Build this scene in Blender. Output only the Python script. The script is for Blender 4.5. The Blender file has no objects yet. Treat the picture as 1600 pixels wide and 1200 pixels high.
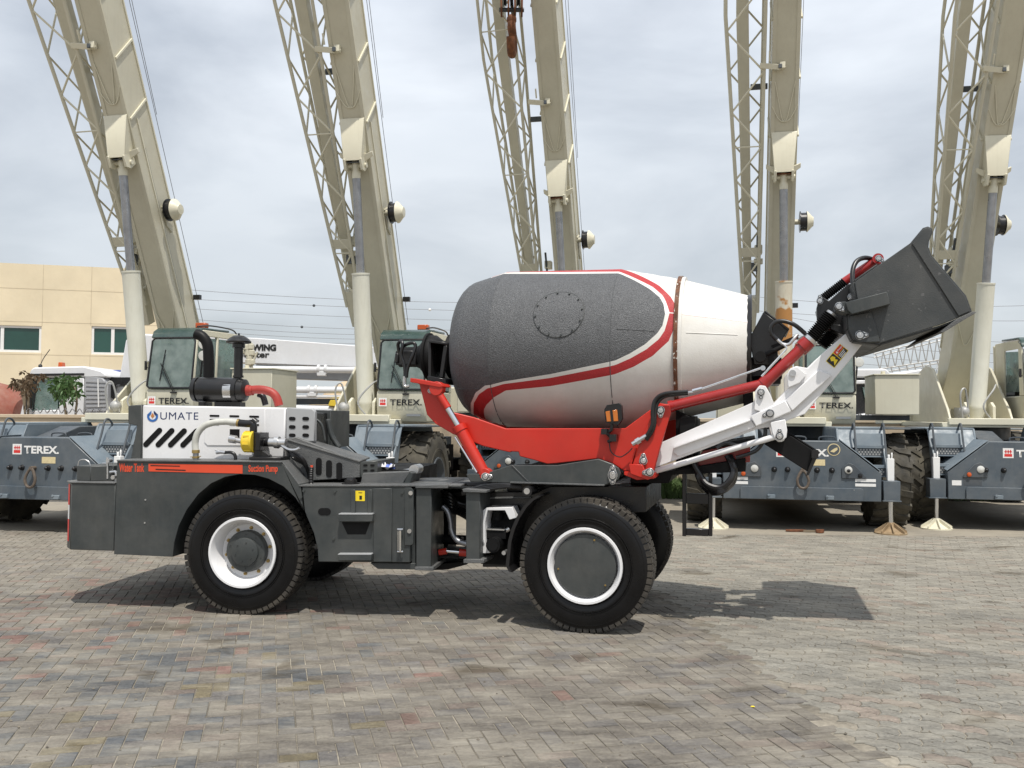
import bpy, math, random
import numpy as np
from mathutils import Vector, Matrix
random.seed(7)
rnd = random.Random(11)
SC = bpy.context.scene
COL = SC.collection
R = math.radians

# ------------------------------------------------------------------ camera
CAM_H = 1.77; FPX = 1400.0; YH = 650.0; ROLL = R(0.35)
pitch = math.atan((YH - 600) / FPX)
r0 = Vector((1, 0, 0)); f0 = Vector((0, math.cos(pitch), math.sin(pitch))); u0 = Vector((0, -math.sin(pitch), math.cos(pitch)))
cr = r0 * math.cos(ROLL) + u0 * math.sin(ROLL); cu = -r0 * math.sin(ROLL) + u0 * math.cos(ROLL)
CP = Vector((0, 0, CAM_H))
cam = bpy.data.cameras.new('camera'); cob = bpy.data.objects.new('camera', cam); COL.objects.link(cob)
m = Matrix.Identity(4)
for i in range(3):
    m[i][0] = cr[i]; m[i][1] = cu[i]; m[i][2] = -f0[i]; m[i][3] = CP[i]
cob.matrix_world = m
cam.sensor_width = 36.0; cam.lens = FPX / 1600 * 36.0; cam.clip_start = 0.1; cam.clip_end = 3000
SC.camera = cob

# ------------------------------------------------------------------ world and sun
W = bpy.data.worlds.new('World'); SC.world = W; W.use_nodes = True
nt = W.node_tree; nt.nodes.clear()
SUNV = Vector((0.13, -0.44, 1.0)).normalized()            # direction towards the sun
el = math.asin(SUNV.z); az = math.atan2(SUNV.x, SUNV.y)
out = nt.nodes.new('ShaderNodeOutputWorld'); bg = nt.nodes.new('ShaderNodeBackground'); bg.inputs[1].default_value = 0.085
sky = nt.nodes.new('ShaderNodeTexSky'); sky.sky_type = 'NISHITA'; sky.sun_disc = False
sky.sun_elevation = el; sky.sun_rotation = az; sky.air_density = 1.0; sky.dust_density = 3.0; sky.ozone_density = 1.0
tc = nt.nodes.new('ShaderNodeTexCoord'); mp = nt.nodes.new('ShaderNodeMapping'); mp.inputs['Scale'].default_value = (1.0, 1.0, 2.6)
n1 = nt.nodes.new('ShaderNodeTexNoise'); n1.inputs['Scale'].default_value = 2.1; n1.inputs['Detail'].default_value = 7; n1.inputs['Roughness'].default_value = 0.52
n1.inputs['Distortion'].default_value = 0.35
rp = nt.nodes.new('ShaderNodeValToRGB'); rp.color_ramp.elements[0].position = 0.36; rp.color_ramp.elements[1].position = 0.60
rp.color_ramp.elements[0].color = (0.60, 0.60, 0.60, 1); rp.color_ramp.elements[1].color = (0.97, 0.97, 0.97, 1)
sx = nt.nodes.new('ShaderNodeSeparateXYZ')
cr2 = nt.nodes.new('ShaderNodeValToRGB')                   # cloud deck colour by elevation: duller low down
e = cr2.color_ramp.elements
e[0].position = 0.0; e[0].color = (0.475, 0.512, 0.53, 1)
e[1].position = 0.45; e[1].color = (0.64, 0.685, 0.75, 1)
e.new(0.16).color = (0.52, 0.56, 0.60, 1)
n2 = nt.nodes.new('ShaderNodeTexNoise'); n2.inputs['Scale'].default_value = 3.2; n2.inputs['Detail'].default_value = 5
mul = nt.nodes.new('ShaderNodeMixRGB'); mul.blend_type = 'MULTIPLY'; mul.inputs[0].default_value = 1.0
rr = nt.nodes.new('ShaderNodeValToRGB'); rr.color_ramp.elements[0].position = 0.3; rr.color_ramp.elements[0].color = (0.91, 0.92, 0.93, 1)
rr.color_ramp.elements[1].position = 0.7; rr.color_ramp.elements[1].color = (1.06, 1.05, 1.04, 1)
sc_ = nt.nodes.new('ShaderNodeMixRGB'); sc_.blend_type = 'MULTIPLY'; sc_.inputs[0].default_value = 1.0; sc_.inputs[2].default_value = (20.0, 20.0, 20.0, 1)
mx = nt.nodes.new('ShaderNodeMixRGB')
L = nt.links.new
L(tc.outputs['Generated'], mp.inputs[0]); L(mp.outputs[0], n1.inputs['Vector']); L(mp.outputs[0], n2.inputs['Vector'])
L(n1.outputs[0], rp.inputs[0]); L(tc.outputs['Generated'], sx.inputs[0]); L(sx.outputs[2], cr2.inputs[0])
L(n2.outputs[0], rr.inputs[0]); L(cr2.outputs[0], mul.inputs[1]); L(rr.outputs[0], mul.inputs[2])
L(mul.outputs[0], sc_.inputs[1]); L(rp.outputs[0], mx.inputs[0]); L(sky.outputs[0], mx.inputs[1]); L(sc_.outputs[0], mx.inputs[2])
L(mx.outputs[0], bg.inputs[0]); L(bg.outputs[0], out.inputs[0])
sun = bpy.data.lights.new('sun', 'SUN'); sun.energy = 4.9; sun.angle = R(0.6); sun.color = (1.0, 0.95, 0.87)
so = bpy.data.objects.new('sun', sun); COL.objects.link(so); so.rotation_mode = 'QUATERNION'
so.rotation_quaternion = SUNV.to_track_quat('Z', 'Y'); so.location = (3, -8, 30)
SC.view_settings.view_transform = 'Standard'; SC.view_settings.look = 'None'
SC.view_settings.gamma = 1; SC.view_settings.use_curve_mapping = False; SC.view_settings.exposure = -0.22

# ------------------------------------------------------------------ pixel helpers (photo pixels, 1600 x 1200)
def ray(px, py):
    return (cr * ((px - 800) / FPX) + cu * ((600 - py) / FPX) + f0)
def at_y(px, py, Y):
    d = ray(px, py); return CP + d * (Y / d.y)
def on_ground(px, py, z=0.0):
    d = ray(px, py); return CP + d * ((z - CAM_H) / d.z)
class Frame:
    """Vertical local frame: u runs to the right, v away from the camera, z up."""
    def __init__(s, ox, oy, yaw):
        s.o = Vector((ox, oy, 0)); s.yaw = yaw
        s.U = Vector((math.cos(yaw), -math.sin(yaw), 0)); s.V = Vector((math.sin(yaw), math.cos(yaw), 0))
    def w(s, u, v, z): return s.o + s.U * u + s.V * v + Vector((0, 0, z))
    def pix(s, px, py, v=0.0):
        d = ray(px, py); p0 = s.o + s.V * v
        t = (p0 - CP).dot(s.V) / d.dot(s.V); h = CP + d * t - s.o
        return h.dot(s.U), h.z

# ------------------------------------------------------------------ materials
def nodes(name):
    m = bpy.data.materials.new(name); m.use_nodes = True; t = m.node_tree
    return m, t, t.nodes['Principled BSDF']
def paint(name, rgb, rough=0.45, metal=0.0, var=0.12, scale=3.0, dust=0.0, dustcol=(0.42, 0.37, 0.29), bump=0.0, bscale=60.0, coat=0.0, spots=None, streak=0.0, spec=0.5):
    m, t, b = nodes(name); N = t.nodes.new; K = t.links.new
    b.inputs['Metallic'].default_value = metal; b.inputs['Roughness'].default_value = rough
    b.inputs['Specular IOR Level'].default_value = spec
    if coat: b.inputs['Coat Weight'].default_value = coat; b.inputs['Coat Roughness'].default_value = 0.12
    g = N('ShaderNodeNewGeometry')
    n = N('ShaderNodeTexNoise'); n.inputs['Scale'].default_value = scale; n.inputs['Detail'].default_value = 6; n.inputs['Roughness'].default_value = 0.6
    K(g.outputs['Position'], n.inputs['Vector'])
    r = N('ShaderNodeValToRGB'); r.color_ramp.elements[0].position = 0.3; r.color_ramp.elements[1].position = 0.7
    r.color_ramp.elements[0].color = tuple(max(0, c * (1 - var)) for c in rgb) + (1,)
    r.color_ramp.elements[1].color = tuple(min(1, c * (1 + var)) for c in rgb) + (1,)
    K(n.outputs[0], r.inputs[0]); cur = r.outputs[0]
    if dust > 0:
        n3 = N('ShaderNodeTexNoise'); n3.inputs['Scale'].default_value = 2.2; n3.inputs['Detail'].default_value = 9; n3.inputs['Roughness'].default_value = 0.68
        K(g.outputs['Position'], n3.inputs['Vector'])
        r3 = N('ShaderNodeValToRGB'); r3.color_ramp.elements[0].position = 0.38; r3.color_ramp.elements[1].position = 0.78
        r3.color_ramp.elements[0].color = (0, 0, 0, 1); r3.color_ramp.elements[1].color = (dust,) * 3 + (1,)
        K(n3.outputs[0], r3.inputs[0])
        x = N('ShaderNodeMixRGB'); K(r3.outputs[0], x.inputs[0]); K(cur, x.inputs[1]); x.inputs[2].default_value = dustcol + (1,); cur = x.outputs[0]
    if streak > 0:                                          # run-off streaks down vertical faces
        mp = N('ShaderNodeMapping'); mp.inputs['Scale'].default_value = (26, 26, 1.3); K(g.outputs['Position'], mp.inputs[0])
        n4 = N('ShaderNodeTexNoise'); n4.inputs['Scale'].default_value = 1.0; n4.inputs['Detail'].default_value = 4; K(mp.outputs[0], n4.inputs['Vector'])
        r4 = N('ShaderNodeValToRGB'); r4.color_ramp.elements[0].position = 0.52; r4.color_ramp.elements[1].position = 0.74
        r4.color_ramp.elements[0].color = (0, 0, 0, 1); r4.color_ramp.elements[1].color = (streak,) * 3 + (1,)
        K(n4.outputs[0], r4.inputs[0])
        x = N('ShaderNodeMixRGB'); K(r4.outputs[0], x.inputs[0]); K(cur, x.inputs[1]); x.inputs[2].default_value = tuple(c * 0.6 + d * 0.25 for c, d in zip(rgb, dustcol)) + (1,); cur = x.outputs[0]
    if spots:
        n5 = N('ShaderNodeTexNoise'); n5.inputs['Scale'].default_value = spots[3]; n5.inputs['Detail'].default_value = 3; K(g.outputs['Position'], n5.inputs['Vector'])
        r5 = N('ShaderNodeValToRGB'); r5.color_ramp.elements[0].position = spots[4]; r5.color_ramp.elements[1].position = min(1, spots[4] + 0.04)
        K(n5.outputs[0], r5.inputs[0]); x = N('ShaderNodeMixRGB'); K(r5.outputs[0], x.inputs[0]); K(cur, x.inputs[1]); x.inputs[2].default_value = tuple(spots[:3]) + (1,); cur = x.outputs[0]
    K(cur, b.inputs['Base Color'])
    n6 = N('ShaderNodeTexNoise'); n6.inputs['Scale'].default_value = 7; n6.inputs['Detail'].default_value = 8; K(g.outputs['Position'], n6.inputs['Vector'])
    mr = N('ShaderNodeMapRange'); mr.inputs[1].default_value = 0.3; mr.inputs[2].default_value = 0.7
    mr.inputs[3].default_value = max(0.02, rough * 0.75); mr.inputs[4].default_value = min(1, rough * 1.35)
    K(n6.outputs[0], mr.inputs[0]); K(mr.outputs[0], b.inputs['Roughness'])
    if bump:
        n7 = N('ShaderNodeTexNoise'); n7.inputs['Scale'].default_value = bscale; n7.inputs['Detail'].default_value = 4; K(g.outputs['Position'], n7.inputs['Vector'])
        bp = N('ShaderNodeBump'); bp.inputs['Strength'].default_value = bump; bp.inputs['Distance'].default_value = 0.01
        K(n7.outputs[0], bp.inputs['Height']); K(bp.outputs[0], b.inputs['Normal'])
    return m
M = {}
M['charcoal'] = paint('charcoal_paint', (0.033, 0.039, 0.040), 0.42, dust=0.25, streak=0.22, dustcol=(0.22, 0.21, 0.19), bump=0.12, bscale=260)
M['charcoal_top'] = paint('charcoal_textured_sunlit', (0.082, 0.086, 0.088), 0.45, dust=0.4, dustcol=(0.30, 0.29, 0.27), bump=0.6, bscale=120)  # lighter than charcoal: dust and sun glare on tops put into the colour
M['black'] = paint('black_paint', (0.008, 0.008, 0.009), 0.3, dust=0.1, dustcol=(0.1, 0.09, 0.08))
M['matt_black'] = paint('matt_black', (0.006, 0.006, 0.0065), 0.6, dust=0.08, dustcol=(0.06, 0.055, 0.05), spec=0.2)
M['rubber'] = paint('tyre_rubber', (0.005, 0.005, 0.0055), 0.3, var=0.25, scale=9, dust=0.06, dustcol=(0.08, 0.07, 0.06), bump=0.08, bscale=60, spec=0.28)
M['tread'] = paint('tyre_tread', (0.014, 0.013, 0.012), 0.7, var=0.3, scale=14, dust=0.5, dustcol=(0.2, 0.17, 0.13), bump=0.3, bscale=70)
M['old_tyre'] = paint('dusty_old_tyre', (0.035, 0.032, 0.026), 0.8, var=0.3, scale=8, dust=0.65, dustcol=(0.17, 0.15, 0.105), bump=0.4, bscale=50)
M['hose'] = paint('hose_rubber', (0.012, 0.012, 0.013), 0.3)
M['red'] = paint('red_paint', (0.50, 0.018, 0.008), 0.42, var=0.08, dust=0.22, dustcol=(0.30, 0.08, 0.05), coat=0.08)
M['loop'] = paint('worn_loop_steel', (0.11, 0.085, 0.065), 0.6, var=0.3, scale=20)
M['bucket'] = paint('bucket_paint', (0.036, 0.041, 0.043), 0.45, dust=0.45, dustcol=(0.13, 0.125, 0.115), bump=0.2, bscale=120, spots=(0.10, 0.10, 0.10, 22, 0.68))
M['deep_red'] = paint('deep_red_paint', (0.33, 0.012, 0.012), 0.3, var=0.08, coat=0.4, dust=0.08, dustcol=(0.25, 0.1, 0.08))
M['white'] = paint('white_paint', (0.76, 0.76, 0.77), 0.3, var=0.03, coat=0.25, dust=0.12, dustcol=(0.5, 0.47, 0.41))
M['hood_grey'] = paint('light_grey_paint', (0.36, 0.37, 0.38), 0.4, var=0.05, dust=0.1)
M['steel'] = paint('zinc_steel', (0.60, 0.60, 0.60), 0.28, metal=0.9, var=0.1, scale=30)
M['chrome'] = paint('chrome_rod', (0.75, 0.76, 0.78), 0.12, metal=1.0, var=0.04)
M['grimy_chrome'] = paint('grimy_chrome', (0.30, 0.31, 0.33), 0.32, metal=0.75, var=0.2, scale=6, streak=0.5, dustcol=(0.3, 0.27, 0.22))
M['yellow'] = paint('yellow_paint', (0.72, 0.52, 0.03), 0.35, dust=0.15)
M['amber'] = paint('amber_lens', (0.50, 0.14, 0.015), 0.12, coat=0.5)
M['orange_lens'] = paint('orange_lens', (0.5, 0.09, 0.02), 0.2)
M['clear_hose'] = paint('milky_hose', (0.50, 0.50, 0.46), 0.3, var=0.12, scale=12)
M['red_hose'] = paint('red_rubber_hose', (0.34, 0.04, 0.03), 0.45, var=0.15, scale=10)
M['rust'] = paint('rust', (0.16, 0.062, 0.028), 0.9, var=0.5, scale=14, bump=0.5, bscale=60)
M['rust_ring'] = paint('rusty_ring', (0.13, 0.055, 0.028), 0.85, var=0.5, scale=20, bump=0.5, bscale=70, spots=(0.6, 0.58, 0.53, 26, 0.60))
M['brass'] = paint('brass_nut', (0.42, 0.30, 0.12), 0.35, metal=0.8)
M['drum_grey'] = paint('drum_grey_paint', (0.082, 0.085, 0.090), 0.44, var=0.60, scale=105, bump=0.9, bscale=130, spec=0.55)
M['drum_red'] = paint('drum_red_paint', (0.40, 0.022, 0.026), 0.48, var=0.22, scale=130, bump=0.5, bscale=150)
M['drum_white'] = paint('drum_cream_paint', (0.69, 0.68, 0.65), 0.45, var=0.05, scale=3, dust=0.35, streak=0.10, dustcol=(0.40, 0.355, 0.28), bump=0.15, bscale=90)
M['beige'] = paint('crane_beige', (0.56, 0.535, 0.425), 0.42, var=0.05, scale=1.5, dust=0.25, dustcol=(0.36, 0.31, 0.22), streak=0.22, bump=0.05, bscale=40)
M['beige_light'] = paint('crane_cream', (0.66, 0.63, 0.50), 0.4, var=0.04, scale=1.5, dust=0.2, dustcol=(0.42, 0.36, 0.26), streak=0.18)
M['barrel'] = paint('cylinder_cream', (0.64, 0.63, 0.54), 0.4, var=0.04, dust=0.2, streak=0.3, dustcol=(0.42, 0.38, 0.26))
M['rust_barrel'] = paint('cylinder_rust_stained', (0.62, 0.59, 0.48), 0.45, var=0.05, streak=0.8, dust=0.3, dustcol=(0.42, 0.20, 0.06), spots=(0.40, 0.19, 0.055, 2.6, 0.5))
M['crane_blue'] = paint('crane_blue_grey', (0.064, 0.084, 0.104), 0.45, var=0.12, scale=3, dust=0.35, dustcol=(0.26, 0.26, 0.25), streak=0.35, spots=(0.4, 0.4, 0.38, 34, 0.76))
M['crane_dark'] = paint('crane_dark_blue', (0.05, 0.062, 0.075), 0.5, dust=0.3, dustcol=(0.2, 0.19, 0.17))
M['crane_light'] = paint('crane_faded_blue', (0.135, 0.172, 0.205), 0.5, var=0.1, dust=0.4, dustcol=(0.36, 0.38, 0.38), streak=0.3)
M['cream_wall'] = paint('cream_render', (0.70, 0.61, 0.44), 0.9, var=0.09, scale=0.5, dust=0.12, dustcol=(0.5, 0.4, 0.28), bump=0.2, bscale=12)
M['joint'] = paint('wall_joint', (0.53, 0.45, 0.32), 0.95)
M['boundary'] = paint('sandy_render', (0.50, 0.41, 0.30), 0.92, var=0.1, scale=2, dust=0.4, dustcol=(0.33, 0.28, 0.21), bump=0.3, bscale=15)
M['green_glass'] = paint('dark_green_glass', (0.012, 0.055, 0.042), 0.08, var=0.25, scale=0.6, spec=0.7)
M['truck_white'] = paint('truck_white', (0.66, 0.67, 0.69), 0.35, var=0.04, dust=0.15)
M['truck_silver'] = paint('truck_silver', (0.33, 0.34, 0.36), 0.4, var=0.06, dust=0.15)
M['terracotta'] = paint('orange_red_paint', (0.24, 0.06, 0.035), 0.6, var=0.12, dust=0.35)
M['container_blue'] = paint('blue_sheet', (0.03, 0.07, 0.30), 0.5)
M['sand'] = paint('sand', (0.52, 0.40, 0.26), 0.95, var=0.18, scale=0.7, bump=0.5, bscale=3)
M['cable'] = paint('cable_grey', (0.15, 0.15, 0.16), 0.5)
M['lattice_grey'] = paint('galvanised_lattice', (0.36, 0.36, 0.35), 0.5, metal=0.2)
M['leaf'] = paint('leaf_green', (0.055, 0.115, 0.03), 0.55, var=0.4, scale=8)
M['dry_leaf'] = paint('dry_leaf', (0.10, 0.065, 0.035), 0.8, var=0.4, scale=8)
M['weed'] = paint('weed_green', (0.065, 0.11, 0.03), 0.7, var=0.4, scale=5)
M['bark'] = paint('bark', (0.20, 0.16, 0.11), 0.9)
M['cloth'] = paint('cloth_white', (0.7, 0.7, 0.72), 0.9)
M['cloth_blue'] = paint('cloth_blue', (0.15, 0.22, 0.6), 0.9)
M['label_white'] = paint('label_white', (0.75, 0.75, 0.74), 0.5, var=0.02)
M['label_black'] = paint('label_black', (0.01, 0.01, 0.01), 0.5)
M['label_red'] = paint('label_red', (0.62, 0.03, 0.025), 0.5, var=0.03)
M['label_orange'] = paint('decal_orange_red', (0.66, 0.07, 0.025), 0.45, var=0.06)
M['label_yellow'] = paint('label_yellow', (0.8, 0.60, 0.02), 0.5, var=0.03)
M['label_cream'] = paint('label_cream', (0.62, 0.52, 0.30), 0.6, var=0.1, scale=30)
M['logo_blue'] = paint('logo_blue', (0.03, 0.13, 0.40), 0.4)
M['logo_navy'] = paint('logo_navy', (0.01, 0.025, 0.10), 0.4)
M['logo_orange'] = paint('logo_orange', (0.50, 0.19, 0.05), 0.4)
M['roof_glass'] = paint('tinted_roof', (0.03, 0.06, 0.055), 0.15, var=0.2, scale=10, dust=0.3, dustcol=(0.2, 0.22, 0.2))
M['lamp_glass'] = paint('lamp_glass', (0.55, 0.55, 0.52), 0.1, spec=0.8)
M['pad_rust'] = paint('pad_rusty_beige', (0.26, 0.18, 0.10), 0.8, var=0.3, scale=12, dust=0.5, dustcol=(0.4, 0.33, 0.22))
def glass(name, tint, mixf=0.45):
    m, t, b = nodes(name); N = t.nodes.new; K = t.links.new
    b.inputs['Base Color'].default_value = (tint[0] * 0.25, tint[1] * 0.25, tint[2] * 0.25, 1); b.inputs['Roughness'].default_value = 0.05
    b.inputs['Specular IOR Level'].default_value = 0.8
    tr = N('ShaderNodeBsdfTransparent'); tr.inputs[0].default_value = tuple(tint) + (1,)
    g = N('ShaderNodeNewGeometry'); n = N('ShaderNodeTexNoise'); n.inputs['Scale'].default_value = 5; n.inputs['Detail'].default_value = 6; K(g.outputs['Position'], n.inputs['Vector'])
    df = N('ShaderNodeBsdfDiffuse'); df.inputs[0].default_value = (0.33, 0.38, 0.36, 1)
    mr = N('ShaderNodeMapRange'); mr.inputs[1].default_value = 0.3; mr.inputs[2].default_value = 0.75; mr.inputs[3].default_value = 0.12; mr.inputs[4].default_value = 0.55
    K(n.outputs[0], mr.inputs[0])
    m1 = N('ShaderNodeMixShader'); m1.inputs[0].default_value = mixf; K(tr.outputs[0], m1.inputs[1]); K(b.outputs[0], m1.inputs[2])
    m2 = N('ShaderNodeMixShader'); K(mr.outputs[0], m2.inputs[0]); K(m1.outputs[0], m2.inputs[1]); K(df.outputs[0], m2.inputs[2])
    K(m2.outputs[0], t.nodes['Material Output'].inputs[0]); return m
M['glass'] = glass('cab_glass', (0.55, 0.72, 0.68), 0.4)
M['pale_glass'] = glass('pale_glass', (0.7, 0.95, 0.9), 0.25)

# ------------------------------------------------------------------ mesh builder
CUR = {'org': Vector((0, 0, 0))}
SPLIT = {'jib_foot', 'left_side_panel', 'underbody_shade_block', 'joint_flange', 'pump_outlet', 'step_pocket', 'rod_eye', 'step_tread', 'reflector', 'cradle_crossbeam', 'frame_flange', 'hose_clamp', 'fittings', 'hydraulic_hoses', 'arm_flange', 'hydraulic_pipe', 'bellows_clamp', 'pillar_hose', 'axle', 'motor_hose', 'cradle_flange', 'side_frame_lip', 'rear_support', 'cross_frame', 'gearbox_stand', 'ladder', 'hopper_bracket', 'work_lamp', 'deck_rails', 'rope', 'cheek_plates', 'sheave', 'pins', 'saddle_lug', 'jib_hinge', 'jib_bracket', 'wiper', 'work_lamp_bracket', 'delivery_pipe', 'bucket_link', 'steering_cylinder', 'lower_skirt', 'joint_column', 'frame_post', 'valve', 'rear_frame_and_shade_plate', 'axle_guard', 'hinge_rod', 'cylinder_hose', 'fender', 'valve_block', 'boom_joint', 'chassis', 'loading_hopper', 'lift_cylinder_', 'carrier_frame', 'mirror_arm', 'trestle', 'brake_chamber', 'pivot', 'chute_hook', 'tap', 'hydraulic_motor', 'discharge_chute'}
class MB:
    def __init__(s): s.v = []; s.f = []; s.mi = []; s.seg = []
    def add(s, vs, fs, mi=0):
        s.seg.append((len(s.v), len(s.f)))
        o = len(s.v); s.v += [tuple(v) for v in vs]
        for f in fs: s.f.append([i + o for i in f]); s.mi.append(mi)
        return s
    def prism(s, pts, off, mi=0):
        n = len(pts); off = Vector(off); a = [Vector(p) for p in pts]; b = [p + off for p in a]
        fs = [list(range(n)), list(range(2 * n - 1, n - 1, -1))] + [[i, i + n, (i + 1) % n + n, (i + 1) % n] for i in range(n)]
        return s.add(a + b, fs, mi)
    def box(s, c, size, rot=None, mi=0):
        h = [x / 2 for x in size]; vs = []
        for z in (-1, 1):
            for x, y in ((-1, -1), (1, -1), (1, 1), (-1, 1)):
                p = Vector((x * h[0], y * h[1], z * h[2]))
                if rot is not None: p = rot @ p
                vs.append(Vector(c) + p)
        return s.add(vs, [[3, 2, 1, 0], [4, 5, 6, 7], [0, 1, 5, 4], [1, 2, 6, 5], [2, 3, 7, 6], [3, 0, 4, 7]], mi)
    def bar(s, a, b, w, h, up=(0, 0, 1), mi=0):
        a = Vector(a); b = Vector(b); d = b - a; L_ = d.length
        if L_ < 1e-6: return s
        d.normalize(); up = Vector(up)
        if abs(d.dot(up)) > 0.98: up = Vector((0, 1, 0))
        x = d.cross(up).normalized(); z = x.cross(d)
        return s.box((a + b) / 2, (w, L_, h), Matrix((x, d, z)).transposed(), mi)
    def lathe(s, o, d, prof, seg=24, mi=0, cap=True):
        """prof: list of (distance along d, radius)."""
        o = Vector(o); d = Vector(d).normalized(); t = Vector((0, 0, 1)) if abs(d.z) < 0.9 else Vector((1, 0, 0))
        x = d.cross(t).normalized(); y = d.cross(x); vs = []; fs = []
        for a, r in prof:
            for k in range(seg):
                q = 2 * math.pi * k / seg; vs.append(o + d * a + (x * math.cos(q) + y * math.sin(q)) * r)
        for j in range(len(prof) - 1):
            for k in range(seg):
                k2 = (k + 1) % seg; fs.append([j * seg + k, j * seg + k2, (j + 1) * seg + k2, (j + 1) * seg + k])
        if cap:
            fs.append(list(range(seg - 1, -1, -1))); fs.append([(len(prof) - 1) * seg + k for k in range(seg)])
        return s.add(vs, fs, mi)
    def cyl(s, a, b, r, seg=16, r2=None, mi=0):
        a = Vector(a); b = Vector(b); return s.lathe(a, b - a, [(0, r), ((b - a).length, r if r2 is None else r2)], seg, mi)
    def tube(s, pts, r, seg=8, sub=6, mi=0, corr=0.0):
        P_ = [Vector(p) for p in pts]
        if sub > 1 and len(P_) > 2:
            Q = []
            for i in range(len(P_) - 1):
                p0 = P_[max(i - 1, 0)]; p1 = P_[i]; p2 = P_[i + 1]; p3 = P_[min(i + 2, len(P_) - 1)]
                for k in range(sub):
                    t = k / sub
                    Q.append(0.5 * ((2 * p1) + (p2 - p0) * t + (2 * p0 - 5 * p1 + 4 * p2 - p3) * t * t + (3 * p1 - p0 - 3 * p2 + p3) * t ** 3))
            Q.append(P_[-1]); P_ = Q
        vs = []; fs = []; n = len(P_); x = None
        for i in range(n):
            d = (P_[min(i + 1, n - 1)] - P_[max(i - 1, 0)])
            if d.length < 1e-9: d = Vector((0, 0, 1))
            d.normalize()
            if x is None:
                t = Vector((0, 0, 1)) if abs(d.z) < 0.9 else Vector((0, 1, 0)); x = d.cross(t).normalized()
            else:
                x = (x - d * x.dot(d)); x = x.normalized() if x.length > 1e-6 else d.orthogonal().normalized()
            y = d.cross(x); rr_ = r * (1 + (corr if i % 2 else 0))
            for k in range(seg):
                q = 2 * math.pi * k / seg; vs.append(P_[i] + (x * math.cos(q) + y * math.sin(q)) * rr_)
        for j in range(n - 1):
            for k in range(seg):
                k2 = (k + 1) % seg; fs.append([j * seg + k, j * seg + k2, (j + 1) * seg + k2, (j + 1) * seg + k])
        fs.append(list(range(seg - 1, -1, -1))); fs.append([(n - 1) * seg + k for k in range(seg)])
        return s.add(vs, fs, mi)
    def ball(s, c, r, seg=12, sc=(1, 1, 1), mi=0):
        vs = []; fs = []; c = Vector(c); n = seg // 2
        for i in range(n + 1):
            th = math.pi * i / n
            for k in range(seg):
                q = 2 * math.pi * k / seg
                vs.append(c + Vector((math.sin(th) * math.cos(q) * sc[0], math.sin(th) * math.sin(q) * sc[1], math.cos(th) * sc[2])) * r)
        for i in range(n):
            for k in range(seg):
                k2 = (k + 1) % seg; fs.append([i * seg + k, i * seg + k2, (i + 1) * seg + k2, (i + 1) * seg + k])
        return s.add(vs, fs, mi)
    # ---- shapes given by photo pixels on the plane v of a frame
    def fp(s, F, pts, v0, v1, mi=0):
        uz = [F.pix(x, y, v0) for x, y in pts]
        return s.prism([F.w(u, v0, z) for u, z in uz], F.V * (v1 - v0), mi)
    def fb(s, F, x0, y0, x1, y1, v0, v1, mi=0):
        u0, z0 = F.pix(x0, y0, v0); u1, z1 = F.pix(x1, y1, v0)
        return s.prism([F.w(u0, v0, z0), F.w(u1, v0, z0), F.w(u1, v0, z1), F.w(u0, v0, z1)], F.V * (v1 - v0), mi)
    def fc(s, F, a, b, v, r, seg=16, r2=None, mi=0):
        ua, za = F.pix(*a, v); ub, zb = F.pix(*b, v)
        return s.cyl(F.w(ua, v, za), F.w(ub, v, zb), r, seg, r2, mi)
    def fd(s, F, p, v0, v1, r, seg=20, mi=0):
        u, z = F.pix(*p, v0); return s.cyl(F.w(u, v0, z), F.w(u, v1, z), r, seg, None, mi)
    def ft(s, F, pts, r, seg=8, sub=6, mi=0, corr=0.0):
        q = []
        for p in pts:
            u, z = F.pix(p[0], p[1], p[2]); q.append(F.w(u, p[2], z))
        return s.tube(q, r, seg, sub, mi, corr)
    def mesh(s, name, mats, smooth=True, org=None):
        org = CUR['org'] if org is None else org
        me = bpy.data.meshes.new(name)
        me.from_pydata([(x - org.x, y - org.y, z - org.z) for x, y, z in s.v], [], s.f)
        for mm in (mats if isinstance(mats, (list, tuple)) else [mats]): me.materials.append(M[mm] if isinstance(mm, str) else mm)
        me.polygons.foreach_set('material_index', s.mi)
        import bmesh
        b = bmesh.new(); b.from_mesh(me); bmesh.ops.recalc_face_normals(b, faces=b.faces); b.to_mesh(me); b.free()
        if smooth:
            me.polygons.foreach_set('use_smooth', [True] * len(me.polygons)); me.set_sharp_from_angle(angle=R(38))
        me.update(); return me
    def build(s, name, mats, parent=None, bevel=0.0, smooth=True, label=None, org=None):
        if name in SPLIT and len(s.seg) > 1 and parent is not None:
            first = None; ends = s.seg[1:] + [(len(s.v), len(s.f))]
            for (v0, f0), (v1, f1) in zip(s.seg, ends):
                p = MB(); p.v = s.v[v0:v1]; p.f = [[i - v0 for i in f] for f in s.f[f0:f1]]; p.mi = s.mi[f0:f1]; p.seg = [(0, 0)]
                o = p.build(name, mats, parent, bevel, smooth, label, org); first = first or o
            return first
        o = bpy.data.objects.new(name, s.mesh(name, mats, smooth, org)); COL.objects.link(o)
        if parent is not None: o.parent = parent
        if bevel > 0:
            b = o.modifiers.new('bevel', 'BEVEL'); b.width = bevel; b.segments = 1; b.limit_method = 'ANGLE'; b.angle_limit = R(40)
            b.harden_normals = False
        if label: o['label'] = label
        return o
def tag(o, label=None, cat=None, group=None, kind=None):
    if label: o['label'] = label
    if cat: o['category'] = cat
    if group: o['group'] = group
    if kind: o['kind'] = kind
    return o
def empty(name, loc, rz=0.0):
    o = bpy.data.objects.new(name, None); COL.objects.link(o); o.location = loc; o.rotation_euler = (0, 0, rz); o.empty_display_size = 0.3
    return o
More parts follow.
